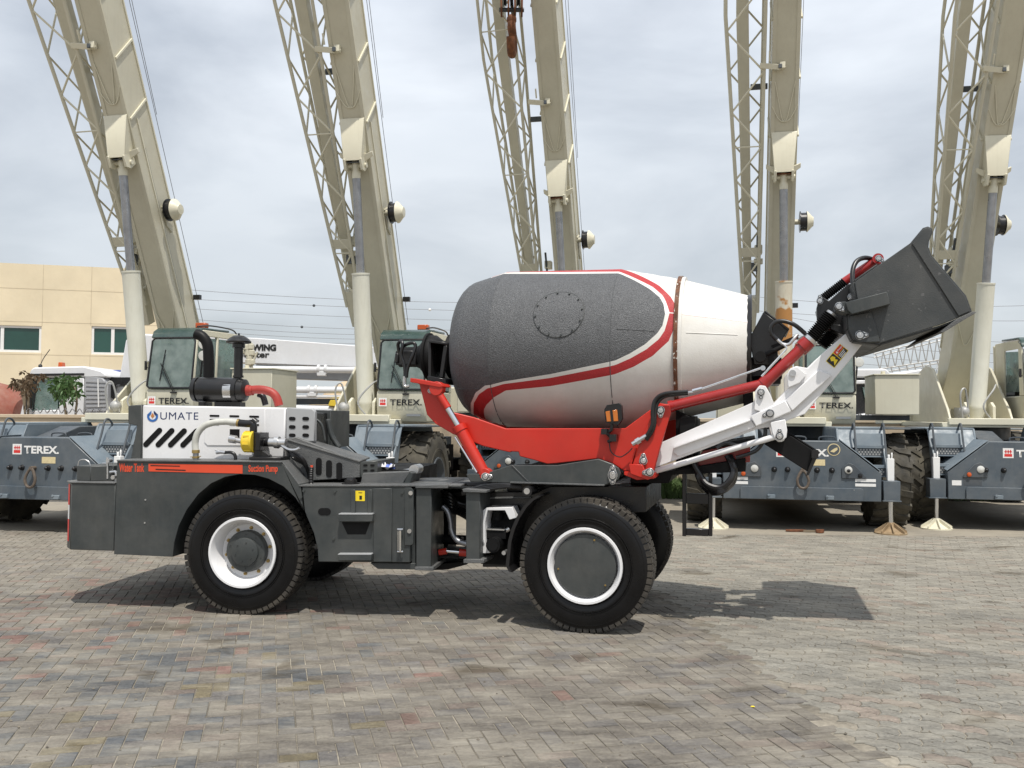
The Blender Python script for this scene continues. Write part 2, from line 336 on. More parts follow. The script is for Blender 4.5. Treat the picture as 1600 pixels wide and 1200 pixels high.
def inst(o, loc=None, rot=None, parent='same', name=None):
    c = o.copy(); COL.objects.link(c)
    if parent != 'same': c.parent = parent
    if loc is not None: c.location = loc
    if rot is not None: c.rotation_euler = rot
    return c
def text(s, name, mat, parent, place, width=None, height=None, bold=0.0, ext=0.001, shear=0.0, label=None, space=1.0):
    """place: (origin lower-left, x direction, y direction) in the builder's coordinates."""
    cu_ = bpy.data.curves.new(name, 'FONT'); cu_.body = s; cu_.size = 1.0; cu_.extrude = 0.0; cu_.offset = bold; cu_.shear = shear; cu_.space_character = space
    cu_.resolution_u = 8
    o = bpy.data.objects.new(name + '_tmp', cu_); COL.objects.link(o)
    me = bpy.data.meshes.new_from_object(o.evaluated_get(bpy.context.evaluated_depsgraph_get())); bpy.data.objects.remove(o); bpy.data.curves.remove(cu_)
    me.name = name
    co = np.zeros(len(me.vertices) * 3); me.vertices.foreach_get('co', co); co = co.reshape(-1, 3)
    mn = co.min(0); mxx = co.max(0); co -= mn; sz = mxx - mn
    sxx = width / sz[0] if width else None; syy = height / sz[1] if height else None
    if sxx is None: sxx = syy
    if syy is None: syy = sxx
    O, X, Y = [Vector(q) for q in place]; Z = X.cross(Y); O = O - CUR['org']
    outc = np.array([list(O + X * (c[0] * sxx) + Y * (c[1] * syy) + Z * 0.0) for c in co])
    me.vertices.foreach_set('co', outc.ravel()); me.materials.clear(); me.materials.append(M[mat]); me.update()
    ob = bpy.data.objects.new(name, me); COL.objects.link(ob); ob.parent = parent
    if label: ob['label'] = label
    return ob

# ================================================================== GROUND
def ground_mat(name, c1, c2, c3, sc=1.0, bumpy=0.3):
    m, t, b = nodes(name); N = t.nodes.new; K = t.links.new
    g = N('ShaderNodeNewGeometry')
    n = N('ShaderNodeTexNoise'); n.inputs['Scale'].default_value = 0.35 * sc; n.inputs['Detail'].default_value = 8; n.inputs['Roughness'].default_value = 0.65; K(g.outputs['Position'], n.inputs['Vector'])
    r = N('ShaderNodeValToRGB'); r.color_ramp.elements[0].position = 0.32; r.color_ramp.elements[0].color = c1 + (1,)
    r.color_ramp.elements[1].position = 0.68; r.color_ramp.elements[1].color = c3 + (1,); r.color_ramp.elements.new(0.5).color = c2 + (1,)
    K(n.outputs[0], r.inputs[0])
    n2 = N('ShaderNodeTexNoise'); n2.inputs['Scale'].default_value = 28; n2.inputs['Detail'].default_value = 5; K(g.outputs['Position'], n2.inputs['Vector'])
    x = N('ShaderNodeMixRGB'); x.blend_type = 'MULTIPLY'; x.inputs[0].default_value = 0.5; K(r.outputs[0], x.inputs[1]); K(n2.outputs[0], x.inputs[2])
    K(x.outputs[0], b.inputs['Base Color']); b.inputs['Roughness'].default_value = 0.9
    bp = N('ShaderNodeBump'); bp.inputs['Strength'].default_value = bumpy; bp.inputs['Distance'].default_value = 0.01; K(n2.outputs[0], bp.inputs['Height']); K(bp.outputs[0], b.inputs['Normal'])
    return m
M['far_ground'] = ground_mat('sandy_ground', (0.27, 0.22, 0.16), (0.36, 0.30, 0.225), (0.44, 0.38, 0.29))
M['bedding'] = ground_mat('joint_sand', (0.13, 0.115, 0.09), (0.27, 0.24, 0.19), (0.52, 0.47, 0.38), 2.5, 0.8)

def paver_material():
    """Paver: colour comes from the object (single pavers) or from the vertex colour of the joined field."""
    m, t, b = nodes('paver'); N = t.nodes.new; K = t.links.new
    at = N('ShaderNodeAttribute'); at.attribute_name = 'tint'
    g = N('ShaderNodeNewGeometry')
    n = N('ShaderNodeTexNoise'); n.inputs['Scale'].default_value = 45; n.inputs['Detail'].default_value = 6; n.inputs['Roughness'].default_value = 0.7; K(g.outputs['Position'], n.inputs['Vector'])
    r = N('ShaderNodeValToRGB'); r.color_ramp.elements[0].position = 0.3; r.color_ramp.elements[0].color = (0.66, 0.66, 0.66, 1); r.color_ramp.elements[1].position = 0.72; r.color_ramp.elements[1].color = (1.35, 1.33, 1.3, 1)
    K(n.outputs[0], r.inputs[0])
    x = N('ShaderNodeMixRGB'); x.blend_type = 'MULTIPLY'; x.inputs[0].default_value = 1.0; K(at.outputs['Color'], x.inputs[1]); K(r.outputs[0], x.inputs[2])
    # dust dragged over the bricks, dark oil stains
    mp = N('ShaderNodeMapping'); mp.inputs['Scale'].default_value = (1.0, 2.2, 1); mp.inputs['Rotation'].default_value = (0, 0, 0.25); K(g.outputs['Position'], mp.inputs[0])
    n2 = N('ShaderNodeTexNoise'); n2.inputs['Scale'].default_value = 1.3; n2.inputs['Detail'].default_value = 10; n2.inputs['Roughness'].default_value = 0.72; K(mp.outputs[0], n2.inputs['Vector'])
    r2 = N('ShaderNodeValToRGB'); r2.color_ramp.elements[0].position = 0.42; r2.color_ramp.elements[0].color = (0, 0, 0, 1); r2.color_ramp.elements[1].position = 0.74; r2.color_ramp.elements[1].color = (0.8, 0.8, 0.8, 1)
    K(n2.outputs[0], r2.inputs[0])
    d = N('ShaderNodeMixRGB'); K(r2.outputs[0], d.inputs[0]); K(x.outputs[0], d.inputs[1]); d.inputs[2].default_value = (0.32, 0.295, 0.245, 1)
    n3 = N('ShaderNodeTexNoise'); n3.inputs['Scale'].default_value = 1.1; n3.inputs['Detail'].default_value = 4; n3.inputs['Distortion'].default_value = 0.6
    mp3 = N('ShaderNodeMapping'); mp3.inputs['Location'].default_value = (7.3, 2.1, 0); mp3.inputs['Scale'].default_value = (1, 1.5, 1); K(g.outputs['Position'], mp3.inputs[0]); K(mp3.outputs[0], n3.inputs['Vector'])
    r3 = N('ShaderNodeValToRGB'); r3.color_ramp.elements[0].position = 0.62; r3.color_ramp.elements[0].color = (1, 1, 1, 1); r3.color_ramp.elements[1].position = 0.70; r3.color_ramp.elements[1].color = (0.52, 0.48, 0.42, 1)
    K(n3.outputs[0], r3.inputs[0])
    o = N('ShaderNodeMixRGB'); o.blend_type = 'MULTIPLY'; o.inputs[0].default_value = 1.0; K(d.outputs[0], o.inputs[1]); K(r3.outputs[0], o.inputs[2])
    n9 = N('ShaderNodeTexNoise'); n9.inputs['Scale'].default_value = 5.0; n9.inputs['Detail'].default_value = 8; n9.inputs['Roughness'].default_value = 0.75
    mp9 = N('ShaderNodeMapping'); mp9.inputs['Scale'].default_value = (0.55, 1.9, 1); K(g.outputs['Position'], mp9.inputs[0]); K(mp9.outputs[0], n9.inputs['Vector'])
    r9 = N('ShaderNodeValToRGB'); r9.color_ramp.elements[0].position = 0.34; r9.color_ramp.elements[0].color = (0.62, 0.60, 0.57, 1); r9.color_ramp.elements[1].position = 0.66; r9.color_ramp.elements[1].color = (1.22, 1.22, 1.2, 1); K(n9.outputs[0], r9.inputs[0])
    o9 = N('ShaderNodeMixRGB'); o9.blend_type = 'MULTIPLY'; o9.inputs[0].default_value = 0.8; K(o.outputs[0], o9.inputs[1]); K(r9.outputs[0], o9.inputs[2]); o = o9
    K(o.outputs[0], b.inputs['Base Color']); b.inputs['Roughness'].default_value = 0.82
    bp = N('ShaderNodeBump'); bp.inputs['Strength'].default_value = 0.45; bp.inputs['Distance'].default_value = 0.004; K(n.outputs[0], bp.inputs['Height']); K(bp.outputs[0], b.inputs['Normal'])
    return m
M['paver'] = paver_material()

gz = MB().add([(-900, -300, -0.06), (900, -300, -0.06), (900, 1800, -0.06), (-900, 1800, -0.06)], [[0, 1, 2, 3]]).build('ground', 'far_ground')
tag(gz, kind='structure')
bed = MB().prism([(-16, 1.0, -0.05), (20, 1.0, -0.05), (20, 13.6, -0.05), (-16, 13.6, -0.05)], (0, 0, 0.0482)).build('pavement', 'bedding')
tag(bed, kind='structure')
# the yard beyond the bricks one can tell apart: the same paving, flat, in the material
def far_paving():
    m, t, b = nodes('far_paving'); N = t.nodes.new; K = t.links.new
    g = N('ShaderNodeNewGeometry'); mp = N('ShaderNodeMapping'); mp.inputs['Rotation'].default_value = (0, 0, R(-15)); K(g.outputs['Position'], mp.inputs[0])
    br = N('ShaderNodeTexBrick'); br.inputs['Scale'].default_value = 1.0; br.inputs['Brick Width'].default_value = 0.2; br.inputs['Row Height'].default_value = 0.1; br.inputs['Mortar Size'].default_value = 0.006
    br.inputs['Color1'].default_value = (0.25, 0.225, 0.185, 1); br.inputs['Color2'].default_value = (0.20, 0.18, 0.15, 1); br.inputs['Mortar'].default_value = (0.17, 0.15, 0.12, 1)
    K(mp.outputs[0], br.inputs['Vector'])
    n = N('ShaderNodeTexNoise'); n.inputs['Scale'].default_value = 0.9; n.inputs['Detail'].default_value = 9; n.inputs['Roughness'].default_value = 0.7; K(g.outputs['Position'], n.inputs['Vector'])
    r = N('ShaderNodeValToRGB'); r.color_ramp.elements[0].position = 0.35; r.color_ramp.elements[1].position = 0.65; r.color_ramp.elements[0].color = (0, 0, 0, 1); r.color_ramp.elements[1].color = (0.85, 0.85, 0.85, 1)
    K(n.outputs[0], r.inputs[0]); x = N('ShaderNodeMixRGB'); K(r.outputs[0], x.inputs[0]); K(br.outputs[0], x.inputs[1]); x.inputs[2].default_value = (0.32, 0.285, 0.225, 1)
    K(x.outputs[0], b.inputs['Base Color']); b.inputs['Roughness'].default_value = 0.9; return m
M['far_paving'] = far_paving()
yd = MB().prism([(-30, 13.6, -0.05), (34, 13.6, -0.05), (34, 20.6, -0.05), (-30, 20.6, -0.05)], (0, 0, 0.05)).build('yard', 'far_paving')
tag(yd, kind='structure')

def hashn(x, y, s=0.0):
    return (math.sin(x * 12.9898 + y * 78.233 + s * 37.7) * 43758.5453) % 1.0
def vnoise(x, y, s=0.0):
    xi, yi = math.floor(x), math.floor(y); fx, fy = x - xi, y - yi; fx = fx * fx * (3 - 2 * fx); fy = fy * fy * (3 - 2 * fy)
    a = hashn(xi, yi, s); b = hashn(xi + 1, yi, s); c = hashn(xi, yi + 1, s); d = hashn(xi + 1, yi + 1, s)
    return (a * (1 - fx) + b * fx) * (1 - fy) + (c * (1 - fx) + d * fx) * fy
def brick_colour(x, y, right):
    r = rnd.random(); k = 0.88 + 0.24 * rnd.random()
    if right:
        base = (0.235, 0.228, 0.205) if r < 0.85 else (0.255, 0.215, 0.185)
        w = vnoise(x * 0.7, y * 0.9, 5); base = tuple(c * (0.85 + 0.35 * w) for c in base)
    else:
        base = (0.222, 0.197, 0.168)
        if r < 0.3: base = (0.20, 0.185, 0.175)
        elif r < 0.42: base = (0.225, 0.182, 0.155)
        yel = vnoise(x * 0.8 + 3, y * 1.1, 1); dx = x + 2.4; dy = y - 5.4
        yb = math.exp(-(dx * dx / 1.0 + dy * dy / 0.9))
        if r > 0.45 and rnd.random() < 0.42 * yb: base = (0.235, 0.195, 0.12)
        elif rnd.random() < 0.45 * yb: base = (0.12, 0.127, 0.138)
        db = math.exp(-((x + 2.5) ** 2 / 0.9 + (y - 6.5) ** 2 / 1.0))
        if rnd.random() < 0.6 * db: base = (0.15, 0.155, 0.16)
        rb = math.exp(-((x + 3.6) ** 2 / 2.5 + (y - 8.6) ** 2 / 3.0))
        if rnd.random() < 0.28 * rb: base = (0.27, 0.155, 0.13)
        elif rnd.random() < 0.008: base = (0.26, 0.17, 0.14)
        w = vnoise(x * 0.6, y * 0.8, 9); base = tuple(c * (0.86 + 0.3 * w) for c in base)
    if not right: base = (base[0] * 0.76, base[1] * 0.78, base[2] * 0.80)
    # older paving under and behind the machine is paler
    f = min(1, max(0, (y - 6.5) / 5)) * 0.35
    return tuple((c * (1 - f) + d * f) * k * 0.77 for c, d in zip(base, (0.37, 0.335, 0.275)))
def edge_x(y): return 1.93 - 0.11 * (y - 4.5)
def rot2(a, b, ang): return (a * math.cos(ang) - b * math.sin(ang), a * math.sin(ang) + b * math.cos(ang))
def in_view(x, y, mg=0.35): return 3.95 < y < 13.55 and abs(x) < y * 0.585 + mg
bricks = []            # (cx, cy, angle, kind, tint)
Wb = 0.1; G1 = R(15)   # herringbone grid turned so that its joints run up and to the left
for i in range(-140, 150):
    for j in range(-140, 190):
        t = (i - j) % 4
        if t == 0: a, b, ang = (i + 1) * Wb, (j + 0.5) * Wb, 0
        elif t == 3: a, b, ang = (i + 0.5) * Wb, (j + 1) * Wb, 1
        else: continue
        x, y = rot2(a, b, G1)
        y += 1.0
        if in_view(x, y) and x < edge_x(y): bricks.append((x, y, G1 + (math.pi / 2 if ang else 0), 0))
Lz, Wz = 0.225, 0.1125; G2 = R(-24)
for i in range(-60, 70):
    for j in range(-110, 130):
        a = (i + (0.5 if j % 2 else 0)) * Lz; b = j * Wz; x, y = rot2(a, b, G2); y += 5; x += 3
        if in_view(x, y) and x >= edge_x(y) + 0.05: bricks.append((x, y, G2, 1))
def brick_geo(kind, gap=0.0035):
    if kind == 0:
        h = (0.1 - gap, 0.05 - gap); pts = [(-h[0], -h[1]), (h[0], -h[1]), (h[0], h[1]), (-h[0], h[1])]
    else:
        A = 0.014; l = Lz / 2 - gap; w = Wz / 2 - gap
        xs = [-l, -l * 0.5, 0, l * 0.5, l]; dz = [-A, A, -A, A, -A]
        bot = [(x, -w + d * 0.9) for x, d in zip(xs, dz)]; top = [(x, w + d * 0.9) for x, d in zip(xs, dz)]
        e = 0.012
        pts = bot + [(l + e, 0 - A)] + top[::-1] + [(-l + e, 0 - A)]
    return pts
def brick_faces(pts, ch=0.004):
    n = len(pts); cx = sum(p[0] for p in pts) / n; cy = sum(p[1] for p in pts) / n
    inn = []
    for p in pts:
        d = math.hypot(p[0] - cx, p[1] - cy); k = 1 - ch * 1.3 / d; inn.append((cx + (p[0] - cx) * k, cy + (p[1] - cy) * k))
    vs = [(p[0], p[1], -0.012) for p in pts] + [(p[0], p[1], -ch) for p in pts] + [(p[0], p[1], 0.0) for p in inn]
    fs = [[2 * n + i for i in range(n)]]
    for k in (0, 1):
        for i in range(n):
            i2 = (i + 1) % n; fs.append([k * n + i, k * n + i2, (k + 1) * n + i2, (k + 1) * n + i])
    return vs, fs
GEO = [brick_faces(brick_geo(0)), brick_faces(brick_geo(1))]
bricks.sort(key=lambda b: b[1] + abs(b[0]) * 0.05)
def on_screen(b):
    d = Vector((b[0], b[1], 0)) - CP; z = d.dot(f0); px = 800 + FPX * d.dot(cr) / z; py = 600 - FPX * d.dot(cu) / z
    return 0 < px < 1600 and py < 1196
near = [b for b in bricks if on_screen(b)][:300]; ns = set(id(b) for b in near)
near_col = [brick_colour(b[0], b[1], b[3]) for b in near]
bm_cache = {}
def brick_mesh(kind, c):
    key = (kind, tuple(round(q / 0.03) for q in c))
    if key in bm_cache: return bm_cache[key]
    vs, fs = GEO[kind]; me = bpy.data.meshes.new('brick'); me.from_pydata(vs, [], fs); me.materials.append(M['paver'])
    at = me.color_attributes.new('tint', 'FLOAT_COLOR', 'CORNER'); at.data.foreach_set('color', list(c + (1.0,)) * len(me.loops))
    me.update(); bm_cache[key] = me; return me
BZ = 0.004
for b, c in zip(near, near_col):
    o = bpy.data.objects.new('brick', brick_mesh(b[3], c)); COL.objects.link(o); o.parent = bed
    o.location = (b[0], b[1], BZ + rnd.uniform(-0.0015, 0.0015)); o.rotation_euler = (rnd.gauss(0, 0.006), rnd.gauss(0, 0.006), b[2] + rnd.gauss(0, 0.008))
vs_all = []; fs_all = []; col_all = []
for b in bricks:
    if id(b) in ns: continue
    vs, fs = GEO[b[3]]; o = len(vs_all); an_ = b[2] + rnd.gauss(0, 0.008); c_, s_ = math.cos(an_), math.sin(an_); zz = BZ + rnd.uniform(-0.0015, 0.0015); tx, ty = rnd.gauss(0, 0.006), rnd.gauss(0, 0.006)
    for v in vs: vs_all.append((b[0] + v[0] * c_ - v[1] * s_, b[1] + v[0] * s_ + v[1] * c_, zz + v[2] + v[0] * tx + v[1] * ty))
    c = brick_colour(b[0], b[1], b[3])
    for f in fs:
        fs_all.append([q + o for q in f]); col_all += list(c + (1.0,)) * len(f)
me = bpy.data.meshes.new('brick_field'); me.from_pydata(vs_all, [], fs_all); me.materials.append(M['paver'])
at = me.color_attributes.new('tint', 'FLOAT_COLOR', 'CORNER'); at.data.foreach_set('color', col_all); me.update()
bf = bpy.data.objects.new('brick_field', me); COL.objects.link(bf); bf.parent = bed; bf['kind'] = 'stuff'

# ================================================================== WHEELS
def tyre_mb(Rr, w, rim, kind):
    """Axis along +y, outer face at y = 0."""
    b = MB(); sh = w * 0.14
    k = Rr - (0.012 if kind == 'truck' else 0.028)
    prof = [(w * 0.08, rim), (0.012, rim + 0.012), (0.0, rim + (Rr - rim) * 0.25), (-0.008, rim + (Rr - rim) * 0.55), (0.004, rim + (Rr - rim) * 0.8), (sh * 0.45, k - 0.012), (sh, k),
            (w / 2, k + 0.004), (w - sh, k), (w - sh * 0.45, k - 0.012), (w - 0.004, rim + (Rr - rim) * 0.8), (w + 0.008, rim + (Rr - rim) * 0.5), (w, rim + 0.012), (w * 0.92, rim)]
    b.lathe((0, 0, 0), (0, 1, 0), prof, 72, 0, cap=False)
    for rr_ in (0.28, 0.34, 0.72, 0.80, 0.88):                         # moulded rings on the sidewall
        r_ = rim + (Rr - rim) * rr_; yy = -0.0085 if rr_ < 0.5 else (0.0 if rr_ < 0.79 else 0.008 if rr_ < 0.85 else 0.018)
        b.lathe((0, yy + 0.002, 0), (0, 1, 0), [(0.003, r_ - 0.006), (-0.003, r_ - 0.003), (-0.003, r_ + 0.003), (0.003, r_ + 0.006)], 72, 0, cap=False)
    def blk(q, y0, y1, wid, skew=0.0, r1=Rr, dep=0.036):
        vs = []
        for yy, qq in ((y0, q), (y1, q + skew)):
            for dq in (-wid / 2, wid / 2):
                for r_, sq in ((r1 - dep, 1.0), (r1, 0.86)):
                    a = qq + dq * sq / Rr; vs.append((math.sin(a) * r_, yy, math.cos(a) * r_))
        b.add(vs, [[0, 1, 3, 2], [4, 6, 7, 5], [0, 4, 5, 1], [2, 3, 7, 6], [1, 5, 7, 3]], 1)
    if kind == 'truck':
        n = 60
        for i in range(n):
            q = 2 * math.pi * i / n; p = 2 * math.pi * Rr / n
            blk(q, 0.014, w * 0.24, p * 0.88); blk(q + 0.03, w * 0.27, w * 0.48, p * 0.88, 0.03)
            blk(q + 0.06, w * 0.52, w * 0.73, p * 0.88, -0.03); blk(q + 0.02, w * 0.76, w - 0.014, p * 0.88)
            blk(q, 0.010, 0.024, p * 0.8, r1=Rr - 0.008)
    else:
        n = 20
        for i in range(n):
            q = 2 * math.pi * i / n; p = 2 * math.pi * Rr / n
            blk(q, -0.004, w * 0.30, p * 0.46, 0.05, dep=0.06); blk(q + 0.05, w * 0.30, w * 0.56, p * 0.44, 0.16, dep=0.06)
            blk(q + p / Rr / 2, w + 0.004, w * 0.70, p * 0.46, 0.05, dep=0.06); blk(q + p / Rr / 2 + 0.05, w * 0.70, w * 0.44, p * 0.44, 0.16, dep=0.06)
    return b
Z0 = Vector((0, 0, 0))
TY = tyre_mb(0.55, 0.33, 0.305, 'truck').mesh('tyre', ['rubber', 'tread'], org=Z0)
def rim_mb(rim, deep):
    b = MB()
    b.lathe((0, 0, 0), (0, 1, 0), [(0.30, rim - 0.012), (0.03, rim - 0.008), (0.0, rim + 0.008), (-0.012, rim + 0.004), (-0.012, rim - 0.014), (0.02, rim - 0.032), (deep * 0.5, rim - 0.045), (deep, rim - 0.066), (deep + 0.006, 0.20), (deep + 0.004, 0.15), (deep, 0.0)], 56, 0, cap=False)
    return b
RIM = rim_mb(0.305, 0.13).mesh('wheel', 'white', org=Z0)
HUB = MB().lathe((0, 0.16, 0), (0, -1, 0), [(0, 0.186), (0.075, 0.186), (0.09, 0.176), (0.095, 0.128), (0.115, 0.122), (0.12, 0.11), (0.12, 0.0)], 40, cap=False)
for i in range(10):
    q = i * math.pi / 5; HUB.cyl((math.sin(q) * 0.152, 0.075, math.cos(q) * 0.152), (math.sin(q) * 0.152, 0.062, math.cos(q) * 0.152), 0.006, 8)
for i in range(6):
    q = i * math.pi / 3 + .2; HUB.cyl((math.sin(q) * 0.085, 0.045, math.cos(q) * 0.085), (math.sin(q) * 0.085, 0.034, math.cos(q) * 0.085), 0.006, 8)
HUB = HUB.mesh('hub', 'charcoal', org=Z0)
NUT = MB().lathe((0, 0, 0), (0, -1, 0), [(0, 0.015), (0.004, 0.015), (0.0045, 0.011), (0.02, 0.011), (0.0205, 0.006), (0.032, 0.005)], 6).mesh('wheel_nut', 'brass', org=Z0)
COVER = MB().lathe((0, 0.03, 0), (0, -1, 0), [(0, 0.255), (0.012, 0.255), (0.016, 0.25), (0.019, 0.0)], 48, cap=False)
COVER = COVER.mesh('hub_cover', 'charcoal', org=Z0)
def put(me, parent, loc=(0, 0, 0), rot=(0, 0, 0), name=None, label=None):
    o = bpy.data.objects.new(name or me.name, me); COL.objects.link(o); o.parent = parent; o.location = loc; o.rotation_euler = rot
    if label: o['label'] = label
    return o
def mixer_wheel(root, loc, yaw, cover, spin, flip=False):
    w = put(RIM, root, loc, (0, 0, -yaw + (math.pi if flip else 0)), 'wheel')
    w.rotation_mode = 'XYZ'
    put(TY, w, rot=(0, spin, 0))
    if cover:
        put(COVER, w)
        for q in (0.35, 2.3, 4.55):
            put(NUT, w, (math.sin(q) * 0.225, 0.012, math.cos(q) * 0.225), name='bolt', rot=(0, 0, 0)).scale = (0.6, 0.3, 0.6)
    else:
        put(HUB, w)
        for i in range(10):
            q = i * math.pi / 5 + 0.12; put(NUT, w, (math.sin(q) * 0.206, 0.134, math.cos(q) * 0.206)).scale = (1.15, 1.0, 1.15)
    return w

# ================================================================== THE SELF-LOADING MIXER
FA = Frame(-2.372, 7.955, R(7.5)); FB = Frame(0.602, 7.36, R(15))
MX = empty('self_loading_mixer', (-0.3, 8.6, 0)); CUR['org'] = Vector(MX.location)
tag(MX, 'charcoal, red and white self-loading concrete mixer with raised bucket in front of the cranes', 'concrete mixer')
def wl(F, u, v, z): return F.w(u, v, z) - Vector(MX.location)
WH = 0.55
mixer_wheel(MX, wl(FA, 0, 0, WH), FA.yaw, False, 0.1)
mixer_wheel(MX, wl(FB, 0, 0, WH), FB.yaw, True, 0.4)
mixer_wheel(MX, wl(FA, 0, 2.0, WH), FA.yaw, False, 0.7, True)
mixer_wheel(MX, wl(FB, 0, 2.0, WH), FB.yaw, True, 0.2, True)
def P(name, mat, bevel=0.004, label=None):
    """decorator-less: returns a builder whose .go() links it to the mixer"""
    b = MB(); b.go = lambda parent=MX, n=name, mt=mat, bv=bevel, lb=label: b.build(n, mt, parent, bv, label=lb); return b
# --- left (engine) body
arch = [(497, 878), (496, 858), (490, 833), (476, 800), (462, 778), (443, 760), (420, 748), (398, 742), (375, 741), (352, 745), (330, 755), (310, 772), (292, 796), (279, 822), (272, 848), (270, 870)]
side = P('water_tank', 'charcoal', 0.006)
side.fp(FA, [(183, 721), (440, 723), (470, 760), (472, 795), (476, 800)] + arch[4:] + [(178, 866)], 0.02, 0.42)
side.go()
b = P('side_box', 'charcoal', 0.006); b.fp(FA, [(472, 760.5), (641, 760), (641, 879), (497, 878), (496, 858), (490, 833), (476, 800)], 0.02, 0.42); sb = b.go()
b = P('water_tank', 'charcoal', 0.006, 'tank on the far side of the engine body'); b.fp(FA, [(183, 721), (440, 723), (470, 760), (472, 795), (476, 800)] + arch[4:] + [(178, 866)], 0.02, 0.42)
ft_ = b.build('water_tank', 'charcoal', MX, 0.006, label='tank on the far side of the engine body'); ft_.location = FA.V * 1.62
# top edge plates, inner wheel housing and chassis
b = P('top_plate', 'charcoal_top', 0.003); b.fp(FA, [(182, 718.5), (440, 720.5), (440, 723), (182, 721)], 0.005, 2.05); b.go()
b = P('wheel_housing', 'matt_black', 0.0); b.fp(FA, [(270, 800), (300, 745), (380, 732), (455, 745), (495, 800), (495, 830), (270, 830)], 0.42, 0.47); b.fb(FA, 440, 760, 735, 800, 0.6, 1.4); b.fb(FA, 200, 760, 500, 850, 0.75, 1.25)
b.fb(FA, 200, 728, 640, 762, 0.43, 1.6); b.go()
b = P('axle', 'black', 0.0); b.cyl(FA.w(0, 0.16, WH), FA.w(0, 1.84, WH), 0.09, 16); b.ball(FA.w(0, 1.0, WH), 0.2); b.cyl(FB.w(0, 0.16, WH), FB.w(0, 1.84, WH), 0.09, 16); b.ball(FB.w(0, 1.0, WH), 0.2); b.go()
# rear box with chamfered corner
def zprism(F, uv, z0, z1): return [F.w(u, v, z0) for u, v in uv], Vector((0, 0, z1 - z0))
uA, zt = FA.pix(112, 755, 0.03); uB, zb = FA.pix(180, 866, 0.03); uC, _ = FA.pix(107, 755, 0.14)
b = P('rear_box', 'charcoal', 0.006); p, o = zprism(FA, [(uB - 0.012, 0.03), (uB - 0.012, 2.02), (uC, 1.9), (uC, 0.14), (uA, 0.03)], zb + 0.03, zt); b.prism(p, o); rbx = b.go()
b = P('lid', 'charcoal_top', 0.003); p, o = zprism(FA, [(uB - 0.012, 0.02), (uB - 0.012, 2.03), (uC - 0.01, 1.9), (uC - 0.01, 0.13), (uA - 0.006, 0.02)], zt + 0.001, zt + 0.014); b.prism(p, o); b.go(rbx)
for z0, z1, mt in ((0.60, 0.80, 'label_red'), (0.80, 0.93, 'label_white'), (0.93, 1.12, 'label_red')):
    b = P('reflector', mt, 0.0, {'label_red': 'red reflective strip', 'label_white': 'white reflective strip'}[mt]); d = (FA.w(uC, 0.14, 0) - FA.w(uA, 0.03, 0)); nn = Vector((d.y, -d.x, 0)).normalized() * 0.004
    if nn.y > 0: nn = -nn
    a0 = FA.w(uA, 0.03, 0) + d * 0.35 + nn; a1 = FA.w(uA, 0.03, 0) + d * 0.8 + nn
    b.add([a0 + Vector((0, 0, z0)), a1 + Vector((0, 0, z0)), a1 + Vector((0, 0, z1)), a0 + Vector((0, 0, z1))], [[0, 1, 2, 3]]); b.go(rbx)
uD, zd = FA.pix(116, 728, 0.12); uE, ze = FA.pix(167, 752, 0.12); uF, _ = FA.pix(141, 752, 0.12)
b = P('battery_box', 'charcoal', 0.005); p, o = zprism(FA, [(uD, 0.16), (uF, 0.12), (uE, 0.22), (uE, 0.75), (uD, 0.75)], zt + 0.015, zd); b.prism(p, o); bbx = b.go()
b = P('handle', 'steel', 0.0); b.ft(FA, [(122, 728, 0.2), (124, 720, 0.2), (132, 718, 0.2), (139, 722, 0.2), (141, 728, 0.2)], 0.005, 6); b.go(bbx)
b = P('valve', 'steel', 0.0); b.ft(FA, [(168, 748, 0.2), (168, 715, 0.2)], 0.012); b.ft(FA, [(160, 724, 0.2), (175, 724, 0.2)], 0.006, 6); b.ft(FA, [(172, 738, 0.2), (181, 738, 0.2), (181, 752, 0.2)], 0.014); b.fd(FA, (168, 720), 0.17, 0.23, 0.018); b.fd(FA, (176, 746), 0.15, 0.23, 0.02); b.go()
# decals on the tank
def flat(F, pts, v, name, mat, parent=MX, label=None, th=0.0015, bevel=0.0):
    b = MB(); b.fp(F, pts, v - th, v); return b.build(name, mat, parent, bevel, label=label)
def ftext(F, s, x0, y1, x1, y0, v, mat, parent=MX, bold=0.02, name='lettering', rise=0.0, label=None, shear=0.0, space=1.0):
    """text filling the pixel box (x0,y0)-(x1,y1): y1 is the base line"""
    ua, za = F.pix(x0, y1, v); ub, zb_ = F.pix(x1, y0, v)
    X = (F.U * (F.pix(x1, y1 + rise, v)[0] - ua) + Vector((0, 0, F.pix(x1, y1 + rise, v)[1] - za))).normalized()
    return text(s, name, mat, parent, (F.w(ua, v, za), X, Vector((0, 0, 1))), ub - ua, zb_ - za, bold, shear=shear, label=label, space=space)
flat(FA, [(232, 724.5), (379, 726.5), (379, 740), (232, 736.5)], 0.018, 'decal_stripe', 'label_orange', label='orange red stripe above the wheel')
flat(FA, [(235, 726.6), (281, 727.6), (281, 729), (235, 728)], 0.0160, 'decal_line', 'label_black'); flat(FA, [(243, 732.4), (290, 734), (290, 735.6), (243, 734)], 0.0160, 'decal_line', 'label_black')
ftext(FA, 'Water Tank', 186, 737.5, 225.5, 724.5, 0.0175, 'label_orange', bold=0.03); ftext(FA, 'Suction Pump', 388, 740.5, 434, 727, 0.0175, 'label_orange', bold=0.03)
for x, y in ((227, 781), (226, 817)):
    b = P('bolt', 'steel', 0.0); b.fd(FA, (x, y), 0.014, 0.02, 0.008, 8); b.go()
